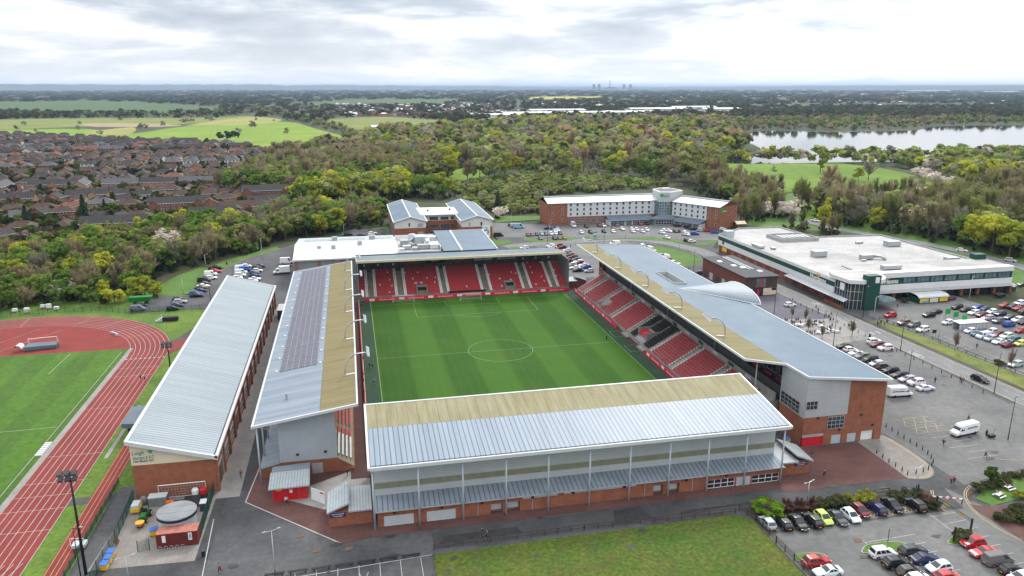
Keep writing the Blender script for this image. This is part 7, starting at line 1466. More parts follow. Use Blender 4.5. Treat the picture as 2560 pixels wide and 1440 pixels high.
# larger vehicles with their own shapes
def big_van(name, label, px_, py_, ang, L, windows, word=None, box=False):
    x, y, _ = at(px_, py_, 1.2); t = thing(name, label, 'van', (0, 0, 0)); w = 1.0; h = 2.65
    mb = MB(); st = lambda a, zb, zt, k: [(a, -w * k * .9, zb), (a, -w * k, zb + .2), (a, -w * k * .98, zt * .7), (a, -w * k * .86, zt - .08), (a, -w * k * .7, zt), (a, w * k * .7, zt), (a, w * k * .86, zt - .08), (a, w * k * .98, zt * .7), (a, w * k, zb + .2), (a, w * k * .9, zb)]
    if box: ring(mb, [st(L / 2 - 2.3, .4, 2.3, 1), st(L / 2 - 1.3, .4, 2.25, 1), st(L / 2 - .75, .4, 1.35, 1), st(L / 2 - .1, .4, 1.0, .94), st(L / 2, .45, .8, .86)])
    else: ring(mb, [st(-L / 2, .45, h - .12, .97), st(-L / 2 + .15, .4, h, 1), st(L / 2 - 2.4, .4, h, 1), st(L / 2 - 1.6, .4, h - .12, 1), st(L / 2 - .85, .4, 1.42, 1), st(L / 2 - .12, .4, 1.05, .95), st(L / 2, .45, .8, .86)])
    bd = mb.build('body', PAINT, t); bd['tint'] = 1
    if box: MB().box(-L / 2, -1.1, .75, L / 2 - 2.25, 1.1, 3.1).build('cargo_box', MT['white_paint'], t)
    gl = MB(); xa, xb = L / 2 - 1.55, L / 2 - .92
    gl.face([(xb + .03, -.82, 1.5), (xb + .03, .82, 1.5), (xa + .05, .74, h - .28 if not box else 2.2), (xa + .05, -.74, h - .28 if not box else 2.2)])
    for s in (-1, 1):
        q = [(L / 2 - 2.2, s * 1.005, 1.45), (xb, s * 1.005, 1.4), (xa, s * .93, 2.05), (L / 2 - 2.2, s * .95, 2.05)]; gl.face(q if s < 0 else q[::-1])
        if windows: q = [(-L / 2 + .3, s * 1.003, 1.45), (L / 2 - 2.35, s * 1.003, 1.45), (L / 2 - 2.35, s * .95, 2.1), (-L / 2 + .3, s * .95, 2.1)]; gl.face(q if s < 0 else q[::-1])
    gl.build('glazing', MT['car_glass'], t)
    for sx in (-L / 2 + 1.2, L / 2 - 1.0):
        for s in (-1, 1): MB().tube([(sx, s * .92 - .12, .36), (sx, s * .92 + .12, .36)], .36, 12).build('wheel', MT['tyre'], t)
    MB().box(-L / 2 + .1, -1.01, .36, L / 2 - .2, 1.01, .52).build('sill', MT['bumper'], t)
    for s in (-1, 1): MB().box(L / 2 - .2, s * .7 - .14, .85, L / 2 + .0, s * .7 + .14, 1.05).build('headlight', MT['head_lamp'], t)
    if word:
        text('lettering', word, .62, MT['black'], (-L / 2 + 2.2, 1.0 + .005, 1.75), (-1, 0, 0), (0, 0, 1), t); text('lettering', word, .62, MT['black'], (-L / 2 + 2.2, -1.0 - .005, 1.75), (1, 0, 0), (0, 0, 1), t)
    return t, (x, y, .05), ang
def place_big(args, col, **kw):
    t, loc, ang = big_van(*args, **kw); t.location = loc; t.rotation_euler = (0, 0, rad(ang))
    for c in t.children:
        if c.get('tint'): c.color = (*col, 1)
WHT = (.68, .69, .7)
place_big(('van', 'long white van lettered SPORTFIVE on its side, nose to the left', 2411, 1073, 189, 6.6, False, 'SPORTFIVE'), WHT)
place_big(('minibus', 'white minibus with dark side windows at the end of the stand row', 2249, 979, -4, 5.9, True), WHT)
place_big(('box_van', 'white box van with cargo body by the events building', 704, 677, 182, 6.4, False, None, True), WHT)
t = thing('trailer', 'white roofed dark trailer unit between the hall and left stand', 'trailer', (-62.6, 47, 0)); MB().box(-64, 42.5, .7, -61.2, 50, 3.2).build('body', MT['wood_dark'], t); MB().box(-64.1, 42.4, 3.2, -61.1, 50.1, 3.35).build('roof', MT['white_paint'], t)
for s in (44, 48.5): MB().tube([(-64.1, s, .4), (-61.1, s, .4)], .4, 10).build('wheel', MT['tyre'], t)
x, y, _ = at(354, 752, 1); t = thing('skip_trailer', 'bright green wheeled trailer bin at the far edge of left car park', 'trailer', (x, y, 0)); mb = MB(); ring(mb, [[(x - 3.6, y - 1, .9), (x - 3.6, y + 1, .9), (x - 3.8, y + 1.2, 2.6), (x - 3.8, y - 1.2, 2.6)], [(x + 2.6, y - 1, .9), (x + 2.6, y + 1, .9), (x + 3.6, y + 1.2, 2.6), (x + 3.6, y - 1.2, 2.6)]]); mb.build('body', D('green_bright', (.01, .15, .018), .5, var=.1), t)
for s in (-2, 1.5): MB().tube([(x + s, y - 1.2, .5), (x + s, y + 1.2, .5)], .5, 10).build('wheel', MT['tyre'], t)
for t in list(CARS.values()): drop(t)
# ------------------------------------------------------------------ street furniture
def street_lamp(hgt, two=False, col='black'):
    t = thing('street_lamp', 'x', 'street lamp'); MB().tube([(0, 0, 0), (0, 0, hgt * .3), (0, 0, hgt)], [.11, .09, .055], 8).build('pole', MT[col], t, True)
    for s in ((1, -1) if two else (1,)):
        MB().beam((0, 0, hgt), (s * 1.2, 0, hgt + .08), .07).build('arm', MT[col], t); MB().slab([(s * .85, -.11, hgt + .18), (s * 1.35, -.1, hgt + .18), (s * 1.35, .1, hgt + .18), (s * .85, .11, hgt + .18)], .1).build('lamp_head', MT['steel_grey'], t)
    return t
def lamps(spec, col, two=False, grp='street lamps'):
    for b, h, lab in spec:
        p = street_lamp(h, two, col); p.location = at(*b); p.rotation_euler = (0, 0, rad(20)); p['label'] = lab; p['group'] = grp
lamps([((2082.5, 867.5), 9.8, 'tall black lamp post at the end of the stand car row by the tables'), ((1934.5, 790), 9.4, 'tall black lamp post on the violet square before the pavilion'), ((2250.5, 878.4), 10.2, 'tall black lamp post at road edge beside three bollard cars'), ((2485, 983), 10.2, 'tall black lamp post by the black car driving on the road'), ((2519.5, 1100.5), 9.7, 'tall black lamp post right of the lettered white van'), ((2156.6, 795), 10.3, 'tall black lamp post in front of the green tower blade'),
       ((2270, 950), 8.0, 'black lamp post within the car row near the stand corner'), ((1733.8, 683), 9.2, 'tall black lamp post between grass triangle and pavilion'), ((1510, 607), 9.5, 'dark lamp post just beyond the right stand far corner'), ((1368.4, 612.6), 11, 'dark lamp post behind the far stand roof corner'), ((526.6, 752), 6.6, 'dark lamp post beside the far end of the sports hall'), ((2560, 1195), 9, 'lamp post at the lawn edge on the far right')], 'black')
lamps([((2183.7, 799), 7.4, 'grey lamp post at the supermarket corner by the glass canopy'), ((2422, 752), 8.6, 'grey lamp post with yellow sign in the supermarket car park'), ((2345, 852), 8.0, 'grey lamp post on the verge by the green banners'), ((1698, 624), 7.8, 'grey lamp post on the curved road by the grass triangle'), ((1620.5, 611.6), 7.6, 'grey lamp post on the curved road before the hotel entrance'), ((1563.4, 596), 8.0, 'grey lamp post in the hotel lot left of the entrance'), ((1790, 574), 7.4, 'grey lamp post at the red hotel gable'), ((514.6, 670), 5.6, 'grey lamp post on the bend above the left car park'), ((458.6, 735), 5.8, 'grey lamp post on the grass bank of left car park'), ((321.7, 744), 5.5, 'grey lamp post beside the yellow green tree left'), ((656, 650), 9.5, 'pale tall lamp post where the left road meets the wood'), ((1373, 603), 8.5, 'grey lamp post at the grass strip before the hotel'), ((860, 585), 5.0, 'grey lamp post by the small lot behind events building'), ((1278, 560), 6.0, 'grey lamp post on the lawn between college and hotel')], 'galvanised')
lamps([((2018.6, 1248), 3.4, 'low twin headed lamp behind the red brown shrubs'), ((2291, 1220), 4.2, 'low twin headed lamp beside the paved plaza tip'), ((688.5, 1437), 7.6, 'pale lamp post on the tarmac by the row of benches'), ((322, 1452), 4.0, 'pale lamp post at the bottom left by the yellow bins')], 'galvanised', True)
def mast(label, x, y, h):
    t = thing('floodlight_mast', label, 'floodlight mast', (x, y, 0)); MB().tube([(x, y, 0), (x, y, h * .5), (x, y, h)], [.24, .18, .12], 10).build('pole', MT['black'], t, True)
    for j in range(2):
        z = h - .9 * j; MB().beam((x - 1.2, y - .3, z), (x + 1.2, y - .3, z), .1).build('lamp_bar', MT['black'], t)
        for k in range(3): MB().slab([(x - 1.4 + .95 * k, y - 1.0, z + .1), (x - .75 + .95 * k, y - 1.0, z + .1), (x - .75 + .95 * k, y - .3, z + .45), (x - 1.4 + .95 * k, y - .3, z + .45)], .35).build('lamp', MT['dark_metal'], t)
mast('tall dark floodlight mast at bottom left beside the running track', -81.9, -87.2, 17.4); x, y, _ = at(431, 962); mast('dark floodlight mast at the track bend beside the hall roof', x, y, 11.2)
p = street_lamp(8.3, False, 'black'); p.location = at(202, 1442); p['label'] = 'thin black lamp post beside the tall floodlight mast'
# fences
def rail_fence(label, pts, mat='wood_dark', h=1.15, step=2.4, rails=(.55, 1.05), pw=.12):
    t = thing('rail_fence', label, 'fence', (*pts[0], 0)); tot = 0
    for a, b in zip(pts, pts[1:]):
        a, b = Vector((*a, 0)), Vector((*b, 0)); L = (b - a).length; n = max(1, round(L / step)); d = (b - a) / n
        for i in range(n + 1):
            p = a + d * i; MB().box(p.x - pw / 2, p.y - pw / 2, 0, p.x + pw / 2, p.y + pw / 2, h).build('post', MT[mat], t)
        for z in rails: MB().beam((a.x, a.y, z), (b.x, b.y, z), .05, .12).build('rail', MT[mat], t)
W2 = lambda *pp: [at(*p)[:2] for p in pp]
rail_fence('low dark rail fence along the top edge of the green', W2((1085, 1375), (1460, 1326), (1838, 1284)))
rail_fence('dark rail fence between the green and the parked cars', W2((1848, 1276), (1890, 1302), (1940, 1358), (1985, 1402), (2030, 1450)), h=1.3, step=2.0, rails=(.4, .8, 1.2))
rail_fence('short dark rail fence behind the two black cars', W2((2182, 1240), (2222, 1233)))
rail_fence('pale rail fence on the left side of the green', W2((1084, 1376), (1090, 1450)))
rail_fence('low dark fence along the supermarket verge', [(124.6, 3.5), (126.0, -8), (128.2, -45), (128.6, -75)], 'black', .8, 3.0, (.7,))
rail_fence('low metal knee rail between tables and parked cars', W2((2090, 851), (2160, 843)), 'galvanised', .8, 2.6, (.75,))
rail_fence('grey railing around the grass triangle', W2((1600, 610), (1660, 615), (1722, 632), (1752, 646)), 'galvanised', 1.1, 3.0, (.5, 1.05))
rail_fence('pale wooden fence on the bank above the left car park', W2((330, 740), (400, 700), (510, 668)), 'wood', 1.1, 4.0, (.5, 1.0))
def mesh_fence(label, pts, h=2.0, mat='green_dark'):
    t = thing('mesh_fence', label, 'fence', (*pts[0], 0))
    for a, b in zip(pts, pts[1:]):
        a, b = Vector((*a, 0)), Vector((*b, 0)); L = (b - a).length; n = max(1, round(L / 2.6)); d = (b - a) / n
        for i in range(n + 1): p = a + d * i; MB().box(p.x - .05, p.y - .05, 0, p.x + .05, p.y + .05, h + .1).build('post', MT[mat], t)
        mb = MB(); k = int(L / .16)
        for i in range(k): p = a + (b - a) * i / k; mb.box(p.x - .012, p.y - .012, .05, p.x + .012, p.y + .012, h)
        for i in range(9): z = .1 + (h - .2) * i / 8; mb.beam((a.x, a.y, z), (b.x, b.y, z), .025)
        mb.build('mesh_panel', MT[mat], t)
mesh_fence('green mesh fence along the yard by the track', [(-80.4, -90), (-79.9, -78.9), (-80.3, -65.8)], 2.2)
mesh_fence('green mesh fence on the tarmac side of the yard', [(-66.5, -80.2), (-66.6, -72), (-66.6, -65.9)], 2.4)
mesh_fence('short green mesh gate panel beside the red container', [(-75.6, -82.6), (-73.9, -82.4)], 2.0)
mesh_fence('low green mesh fence between path and runway', [(-84.7, -100), (-84.8, -82.5), (-84.7, -58.5)], 1.3)
mesh_fence('dark mesh fence behind the top of the running track', W2((-20, 797), (120, 783), (250, 778), (330, 785), (420, 778), (520, 773)), 1.8)
def items(name, label_fn, cat, group, spots, maker):
    p = maker()
    for i, (b, rz_) in enumerate(spots): dup(p, at(*b), rz_, label_fn(i), group)
    drop(p)
def mk_bollard():
    t = thing('bollard', 'x', 'bollard'); MB().tube([(0, 0, 0), (0, 0, .95), (0, 0, 1.02)], [.1, .1, .05], 8).build('post', MT['black'], t, True); MB().tube([(0, 0, .78), (0, 0, .86)], .105, 8).build('band', MT['clad_pale'], t); return t
bl_ = [(2180 + x / 3.15, 980 + y / 3.15) for x, y in ((35, 485), (83, 520), (131, 556), (183, 589), (235, 624), (278, 655), (345, 645), (402, 632), (443, 612), (468, 586), (480, 558), (464, 525), (437, 491), (396, 457), (350, 428), (299, 397), (250, 366), (203, 336), (156, 307), (110, 278))]
items('bollard', lambda i: f'black bollard, {nth(i)} along the rim of the paved plaza from the red paving', 'bollard', 'bollards round the paved plaza', [(b, 0) for b in bl_], mk_bollard)
rb = [pix(109.0 - .0 * k, 30 - 3.4 * k)[:2] for k in range(26)]
items('bollard', lambda i: f'dark low post at the west road edge, {nth(i)} from the pavilion end', 'bollard', 'posts along the road edge', [(b, 0) for b in rb], mk_bollard)
def mk_bench():
    t = thing('bench', 'x', 'bench'); MB().box(-1.5, -.22, .42, 1.5, .22, .5).build('seat', MT['black'], t)
    for s in (-1.1, 1.1): MB().box(s - .06, -.18, 0, s + .06, .18, .42).build('leg', MT['black'], t)
    return t
items('bench', lambda i: f'long black bench on the tarmac, {nth(i)} from left in the row', 'bench', 'benches in a row on the tarmac', [((560 + x / 2.912, 1280 + y / 2.912), rad(3)) for x, y in ((370, 466), (540, 443), (710, 420), (875, 396), (1040, 372), (1200, 350), (1360, 330))], mk_bench)
def mk_table():
    t = thing('picnic_table', 'x', 'picnic table'); MB().box(-.9, -.4, .7, .9, .4, .76).build('tabletop', MT['clad_white'], t)
    for s in (-.68, .68): MB().box(-.9, s - .14, .4, .9, s + .14, .45).build('seat', MT['clad_white'], t)
    for s in (-.65, .65): MB().beam((s, -.75, 0), (s, -.25, .7), .07).beam((s, .75, 0), (s, .25, .7), .07).beam((s, -.75, .38), (s, .75, .38), .06).build('leg', MT['galvanised'], t)
    return t
tb = [(460, 478), (530, 490), (610, 470), (850, 500), (800, 605), (930, 590), (1080, 585), (760, 455), (970, 560)]
items('picnic_table', lambda i: f'white picnic table on the paved plaza, {nth(i)} from left', 'picnic table', 'white picnic tables on the plaza', [((1920 + x / 6.4, 740 + y / 6.4), rad(15 * i)) for i, (x, y) in enumerate(sorted(tb))], mk_table)
items('picnic_table', lambda i: ('picnic table on the lawn where a yellow vest person sits', 'picnic table on the lawn behind, next to the round bush')[i], 'picnic table', 'picnic tables on the lawn', [((2497, 1243), .3), ((2521, 1224), .2)], mk_table)
def wheelie(col, lid):
    t = thing('wheeled_bin', 'x', 'bin'); mb = MB(); ring(mb, [[(-.5, -.4, .1), (.5, -.4, .1), (.5, .4, .1), (-.5, .4, .1)], [(-.66, -.5, 1.15), (.66, -.5, 1.15), (.66, .5, 1.15), (-.66, .5, 1.15)]]); mb.build('body', MT[col], t)
    MB().slab([(-.7, -.54, 1.2), (.7, -.54, 1.2), (.7, .54, 1.32), (-.7, .54, 1.32)], .1).build('lid', MT[lid], t)
    for s in (-.45, .45): MB().tube([(s, -.42, .1), (s, .42, .1)], .1, 8).build('wheel', MT['tyre'], t)
    return t
D('lid_blue', (.03, .12, .4), .5, var=.1)
items('wheeled_bin', lambda i: ('yellow wheeled bin with blue lid, nearest of three by the mesh fence', 'yellow wheeled bin in the middle of three by the mesh fence', 'yellow wheeled bin with blue lid, farthest of three by the mesh fence', 'yellow blue lidded bin beside the red container', 'yellow blue lidded bin behind the near corner turnstile block')[i], 'bin', 'yellow wheeled bins', [((263, 1424), 1.4), ((272, 1408), 1.5), ((279, 1393), 1.5), ((386, 1338), .3), ((1966, 1108), .2)], lambda: wheelie('yellow', 'lid_blue'))
def mk_bin():
    t = thing('litter_bin', 'x', 'bin'); MB().tube([(0, 0, 0), (0, 0, 1.05)], .3, 12).build('body', MT['black'], t); MB().tube([(0, 0, 1.05), (0, 0, 1.15)], [.32, .2], 12).build('lid', MT['dark_metal'], t); return t
items('litter_bin', lambda i: ('black litter bin on the tarmac below the red container', 'black litter bin beside the road at the end of the knee rail', 'dark bin on the bend above the left car park')[i], 'bin', 'black litter bins', [((509, 1391), 0), ((2174, 844), 0), ((567, 661), 0)], mk_bin)
# the groundsman's yard
t = thing('water_tank', 'round grey tank with flat pale lid and navy rim in the yard', 'tank', (-70.5, -77.2, 0)); MB().tube([(-70.5, -77.2, 0), (-70.5, -77.2, 3.1)], 2.9, 28).build('wall', MT['clad_grey'], t); MB().tube([(-70.5, -77.2, 3.1), (-70.5, -77.2, 3.6)], 3.2, 28).build('rim', D('rim_navy', (.012, .014, .05), .5, var=0), t); MB().tube([(-70.5, -77.2, 3.6), (-70.5, -77.2, 3.72)], [3.2, 3.1], 28).build('lid', MT['clad_mid'], t)
t = thing('shipping_container', 'rusty red shipping container in front of the round tank', 'container', (-69.6, -81.2, 0)); mb = MB().box(-72.8, -82.4, .1, -66.5, -80.0, 2.55)
for i in range(26): mb.box(-72.7 + .24 * i, -82.45, .2, -72.58 + .24 * i, -82.401, 2.45)
mb.build('body', D('rust_red', (.16, .022, .018), .7, scale=.8, col2=(.1, .02, .016)), t); MB().box(-72.8, -82.4, 2.55, -66.5, -80, 2.6).build('roof', D('rust_pale', (.36, .13, .1), .8, scale=1.2, var=.25, stripe=(0, .3, .08, .75)), t)
cpn = Plane((-72.8, -82.46), (1, 0)); cpn.panel('sign', 'white_paint', t, .9, 1.45, 1.1, 2.3, 0, .03); s_ = cpn.panel('sign', 'white_paint', t, 4.9, 5.45, 1.1, 2.4, 0, .03); text('lettering', 'HSC', .5, MT['black'], cpn.p(5.17, 1.75, .04), (0, 0, -1), (1, 0, 0), s_)
o = goal('tall white goal frame leaning on the brick end wall of the hall', -71.8, -66.6, 8.0, 3.0, .9)
t = thing('tractor', 'small green tractor with yellow wheels in the yard', 'tractor', (-77.0, -72.3, 0)); D('tractor_green', (.012, .12, .02), .4, var=.1); D('tractor_yellow', (.7, .5, .02), .5, var=0)
MB().box(-77.4, -74.0, .6, -76.5, -72.4, 1.3).box(-77.5, -72.4, .5, -76.4, -71.0, 1.0).build('body', MT['tractor_green'], t); MB().box(-77.3, -72.0, 1.0, -76.6, -71.5, 1.6).build('seat', MT['black'], t)
for (x, y, r) in ((-77.7, -71.5, .6), (-76.2, -71.5, .6), (-77.5, -73.7, .38), (-76.4, -73.7, .38)): w_ = MB().tube([(x - .15, y, r), (x + .15, y, r)], r, 14).build('wheel', MT['tyre'], t); MB().tube([(x - .17, y, r), (x + .17, y, r)], r * .5, 10).build('rim', MT['tractor_yellow'], w_)
MB().beam((-77.4, -71.1, 1), (-77.4, -71.1, 2.1), .08).beam((-76.5, -71.1, 1), (-76.5, -71.1, 2.1), .08).beam((-77.4, -71.1, 2.1), (-76.5, -71.1, 2.1), .08).build('roll_bar', MT['black'], t)
t = thing('spreader', 'tan hopper spreader on small red frame before the tractor', 'spreader', (-77.0, -75.2, 0)); MB().tube([(-77, -75.2, .4), (-77, -75.2, 1.1)], [.3, .75], 14).build('hopper', MT['logo_gold'], t); MB().box(-77.5, -75.5, .2, -76.5, -74.9, .45).build('frame', MT['rust_red'], t)
t = thing('yellow_trailer', 'yellow trailer carrying a grey load at the yard corner', 'trailer', (-78.9, -69.6, 0)); MB().box(-79.6, -70.8, .5, -78.2, -68.4, 1.2).build('body', MT['yellow'], t); MB().box(-79.5, -70.7, 1.2, -78.3, -68.6, 1.7).build('load', MT['clad_pale'], t)
for x in (-79.7, -78.1): MB().tube([(x - .1, -69.6, .35), (x + .1, -69.6, .35)], .35, 10).build('wheel', MT['tyre'], t)
t = thing('storage_crate', 'grey wrapped storage crate against the hall end wall', 'crate', (-76, -67.5, 0)); MB().box(-77.2, -68.6, 0, -74.2, -66.9, 1.7).build('body', D('tarp_grey', (.16, .16, .155), .7, scale=1.5, var=.25), t); MB().box(-77.25, -68.65, 1.7, -74.15, -66.85, 1.8).build('lid', MT['clad_grey'], t)
t = thing('covered_machine', 'dark grey covered machine beside the wrapped crate', 'machine', (-78, -67.2, 0)); MB().ball((-78.2, -67.3, .8), .7, .6, .9).build('cover', MT['tarp_grey'], t)
t = thing('roller', 'orange roller machine behind the round tank', 'machine', (-72.6, -69, 0)); MB().box(-74.2, -69.3, .5, -72.9, -68.5, 1.0).build('body', D('orange_paint', (.6, .12, .01), .5, var=.1), t); MB().box(-72.8, -69.2, .4, -71.3, -68.6, .9).build('engine', MT['black'], t); MB().tube([(-74.0, -69.5, .35), (-74.0, -68.3, .35)], .35, 10).build('drum', MT['dark_metal'], t)
t = thing('flatbed', 'dark flat trailer behind the round tank', 'trailer', (-70, -69.2, 0)); MB().box(-71.2, -71.2, .6, -68.4, -67.6, 1.0).build('body', MT['seat_black'], t); MB().tube([(-71.3, -69.4, .35), (-68.3, -69.4, .35)], .35, 10).build('wheel', MT['tyre'], t)
for lab, x, m_ in (('white plastic water barrel by the hall wall', -69.6, 'white_paint'), ('red plastic water barrel by the hall wall', -68.2, 'red_paint')):
    t = thing('barrel', lab, 'barrel', (x, -66.9, 0)); MB().tube([(x, -66.9, .7), (x, -66.9, .9), (x, -66.9, 1.7), (x, -66.9, 1.9)], [.5, .6, .6, .45], 14).build('body', MT[m_], t); MB().box(x - .6, -67.4, 0, x + .6, -66.4, .7).build('stand', MT['wood_dark'], t)
t = thing('generator', 'boxy white topped unit behind the tank near the mesh fence', 'machine', (-67.3, -71, 0)); MB().box(-68.0, -72, 0, -66.9, -70.4, 1.5).build('body', MT['dark_metal'], t); MB().box(-68.05, -72.05, 1.5, -66.85, -70.35, 1.6).build('lid', MT['clad_pale'], t)
t = thing('pallet', 'wooden pallet leaning on the mesh fence of the yard', 'pallet', (-79.3, -79.5, 0)); mb = MB()
for i in range(5): mb.beam((-79.4, -80.2 + .35 * i, .05), (-79.75, -80.2 + .35 * i, 1.2), .14, .04)
mb.beam((-79.43, -80.4, .2), (-79.43, -78.6, .2), .08).beam((-79.7, -80.4, 1.05), (-79.7, -78.6, 1.05), .08); mb.build('slat', MT['wood'], t)
for i in range(5):
    x = -72.4 + .85 * i; o = MB().tube([(x, -83.1, .05), (x, -83.1, .6), (x + .12, -83.1, .78), (x + .38, -83.1, .78), (x + .5, -83.1, .6), (x + .5, -83.1, .05)], .035, 6).build('cycle_hoop', MT['galvanised']); tag(o, f'metal cycle hoop before the red container, {nth(i)} from left', 'cycle hoop', 'cycle hoops')
# athletics things
t = thing('practice_goal', 'white goal frame behind the grey landing mat on the red apron', 'goal', (-127.8, 31, 0)); MB().tube([(-131.4, 30.2, 0), (-131.4, 30.2, 2.6), (-124.2, 31.2, 2.6), (-124.2, 31.2, 0)], .09, 6).build('frame', MT['white_paint'], t); MB().tube([(-131.4, 30.2, 2.6), (-131.6, 32.0, 0)], .06, 6).tube([(-124.2, 31.2, 2.6), (-124.4, 33, 0)], .06, 6).build('stay', MT['white_paint'], t)
t = thing('landing_mat', 'large grey covered landing mat on the red apron', 'mat', (-127.6, 28.3, 0)); MB().slab([(-131.3, 26.6, 1.3), (-123.6, 28.0, 1.1), (-123.8, 30.6, 1.3), (-131.2, 29.8, 1.5)], 1.25).build('cover', MT['roof_blue'], t); MB().slab([(-131.4, 26.5, .3), (-123.5, 27.9, .3), (-123.7, 30.7, .3), (-131.3, 29.9, .3)], .3).build('base', MT['dark_metal'], t)
t = thing('dugout', 'small white curved shelter beside the landing mat', 'shelter', (-133, 27.8, 0)); mb = MB()
for i in range(8):
    a0, a1 = rad(180 * i / 8), rad(180 * (i + 1) / 8); mb.face([(-133 + 1.0 * math.cos(a0), 26.6, .8 + 1.1 * math.sin(a0)), (-133 + 1.0 * math.cos(a1), 26.6, .8 + 1.1 * math.sin(a1)), (-133 + 1.0 * math.cos(a1), 29.2, .8 + 1.1 * math.sin(a1)), (-133 + 1.0 * math.cos(a0), 29.2, .8 + 1.1 * math.sin(a0))])
mb.build('roof', MT['clad_white'], t); mb = MB()
for x in (-134, -132): mb.beam((x, 26.6, 0), (x, 26.6, .8), .08).beam((x, 29.2, 0), (x, 29.2, .8), .08)
mb.build('leg', MT['black'], t)
x, y, _ = at(404, 803); t = thing('steps', 'small metal platform steps beside the running track', 'steps', (x, y, 0)); mb = MB()
for i in range(4): mb.box(x - 1.6 + .5 * i, y - .6, 0, x - 1.1 + .5 * i, y + .6, .3 + .3 * i)
mb.build('tread', MT['clad_pale'], t); MB().beam((x - 1.6, y - .6, 1), (x + .4, y - .6, 2.2), .05).beam((x - 1.6, y - .6, 0), (x - 1.6, y - .6, 1), .05).beam((x + .4, y - .6, 1), (x + .4, y - .6, 2.2), .05).build('handrail', MT['white_paint'], t); MB().box(x + .4, y - .7, .2, x + 5, y + .9, 1.3).build('platform', MT['black'], t)
x, y, _ = at(287, 837); t = thing('hurdle', 'white hurdle bar standing on the red apron', 'hurdle', (x, y, 0)); MB().beam((x - 1.2, y + 1.4, .7), (x + 1.2, y - 1.4, .7), .25, .1).build('bar', MT['white_paint'], t)
for s in (-1, 1): MB().box(x + s * 1.1 - .5, y - s * 1.3 - .05, 0, x + s * 1.1 + .5, y - s * 1.3 + .05, .7).build('foot', MT['clad_pale'], t)
for i, (a, b) in enumerate(((38, 780), (68, 782), (108, 770), (123, 772), (142, 775))):
    x, y, _ = at(a, b); t = thing('field_box', f'small pale equipment box on the grass above the track, {nth(i)} from left', 'box', (x, y, 0)); MB().box(x - .7, y - .5, .3, x + .7, y + .5, 1.2 + .5 * (i % 2)).build('body', MT['clad_white'], t)
    for s in (-.5, .5): MB().box(x + s - .05, y - .4, 0, x + s + .05, y + .4, .3).build('leg', MT['galvanised'], t)
x, y, _ = at(113, 1123); t = thing('frame_stand', 'white ladder like frame lying beside the infield line', 'frame', (x, y, 0)); mb = MB(); 
for i in range(7): mb.box(x - .9, y - 3 + i * .9, 0, x + .4, y - 2.6 + i * .9, .25)
mb.build('slat', MT['white_paint'], t)
t = thing('trolley', 'grey wire trolley standing on the runway near the mast', 'trolley', (*at(200, 1365)[:2], 0)); x, y, _ = at(200, 1368); MB().box(x - 1, y - .8, .3, x + 1, y + .8, .8).build('basket', MT['clad_pale'], t); MB().beam((x - 1, y - .8, .8), (x - 1, y - .8, 2.2), .06).beam((x + 1, y - .8, .8), (x + 1, y - .8, 2.0), .06).beam((x - 1, y - .8, 2.2), (x + 1, y - .8, 2.0), .06).build('frame', MT['white_paint'], t)
# gates, barriers, signs
x, y, _ = at(2404, 1262); x2, y2, _ = at(2328, 1255); t = thing('barrier', 'red and white striped swing barrier across the car park entrance', 'barrier', (x, y, 0)); a, b = Vector((x, y, 1.15)), Vector((x2, y2, 1.15)); n = 9
for i in range(n): MB().beam(a + (b - a) * i / n, a + (b - a) * (i + 1) / n, .14).build('arm_band', MT['red_paint' if i % 2 else 'white_paint'], t)
MB().box(x - .06, y - .06, 0, x + .06, y + .06, 1.2).build('post', MT['rust_red'], t); MB().box(x2 - .1, y2 - .1, 0, x2 + .1, y2 + .1, 1.2).build('post', MT['white_paint'], t); c = (a + b) / 2; MB().tube([(c.x, c.y - .1, 1.2), (c.x, c.y - .04, 1.2)], .3, 12).build('disc', MT['white_paint'], t)
A, Bp = at(2339, 1275), at(2425, 1333); t = thing('height_barrier', 'black height barrier beam with yellow panels over car park lane', 'barrier', A); hA = 2.5
for q in (A, Bp): MB().box(q[0] - .12, q[1] - .12, 0, q[0] + .12, q[1] + .12, hA + .25).build('post', MT['black'], t)
MB().beam((*A[:2], hA), (*Bp[:2], hA), .09).beam((*A[:2], hA - .35), (*Bp[:2], hA - .35), .07).build('beam', MT['black'], t)
for f in (.2, .62): a_, b_ = Vector((*A[:2], hA - .17)), Vector((*Bp[:2], hA - .17)); MB().beam(a_ + (b_ - a_) * f, a_ + (b_ - a_) * (f + .16), .04, .32).build('panel', MT['yellow'], t)
q = at(2292, 1247); tag(MB().box(q[0] - .1, q[1] - .1, 0, q[0] + .1, q[1] + .1, 2.9).build('post', MT['black']), 'tall black post in the shrubs behind the last black car', 'post'); q = at(2383, 1355); tag(MB().box(q[0] - .1, q[1] - .1, 0, q[0] + .1, q[1] + .1, 2.8).build('post', MT['black']), 'tall black post at the small planted island', 'post'); q = at(2219, 1357); tag(MB().box(q[0] - .04, q[1] - .04, 0, q[0] + .04, q[1] + .04, 2.6).build('post', MT['dark_metal']), 'thin dark post on the grass island between cars', 'post')
for i, (a, b) in enumerate(((2362, 800), (2382, 808), (2403, 816))):
    x, y, _ = at(a, b); t = thing('banner_board', f'bright green banner board among the parked cars, {nth(i)} from left', 'banner', (x, y, 0), group='green banner boards'); MB().box(x - .05, y - .05, 0, x + .05, y + .05, 3.6).build('post', MT['galvanised'], t); MB().box(x - .3, y - .1, 2.0, x + 1.6, y - .05, 3.7).build('board', MT['green_sign'], t)
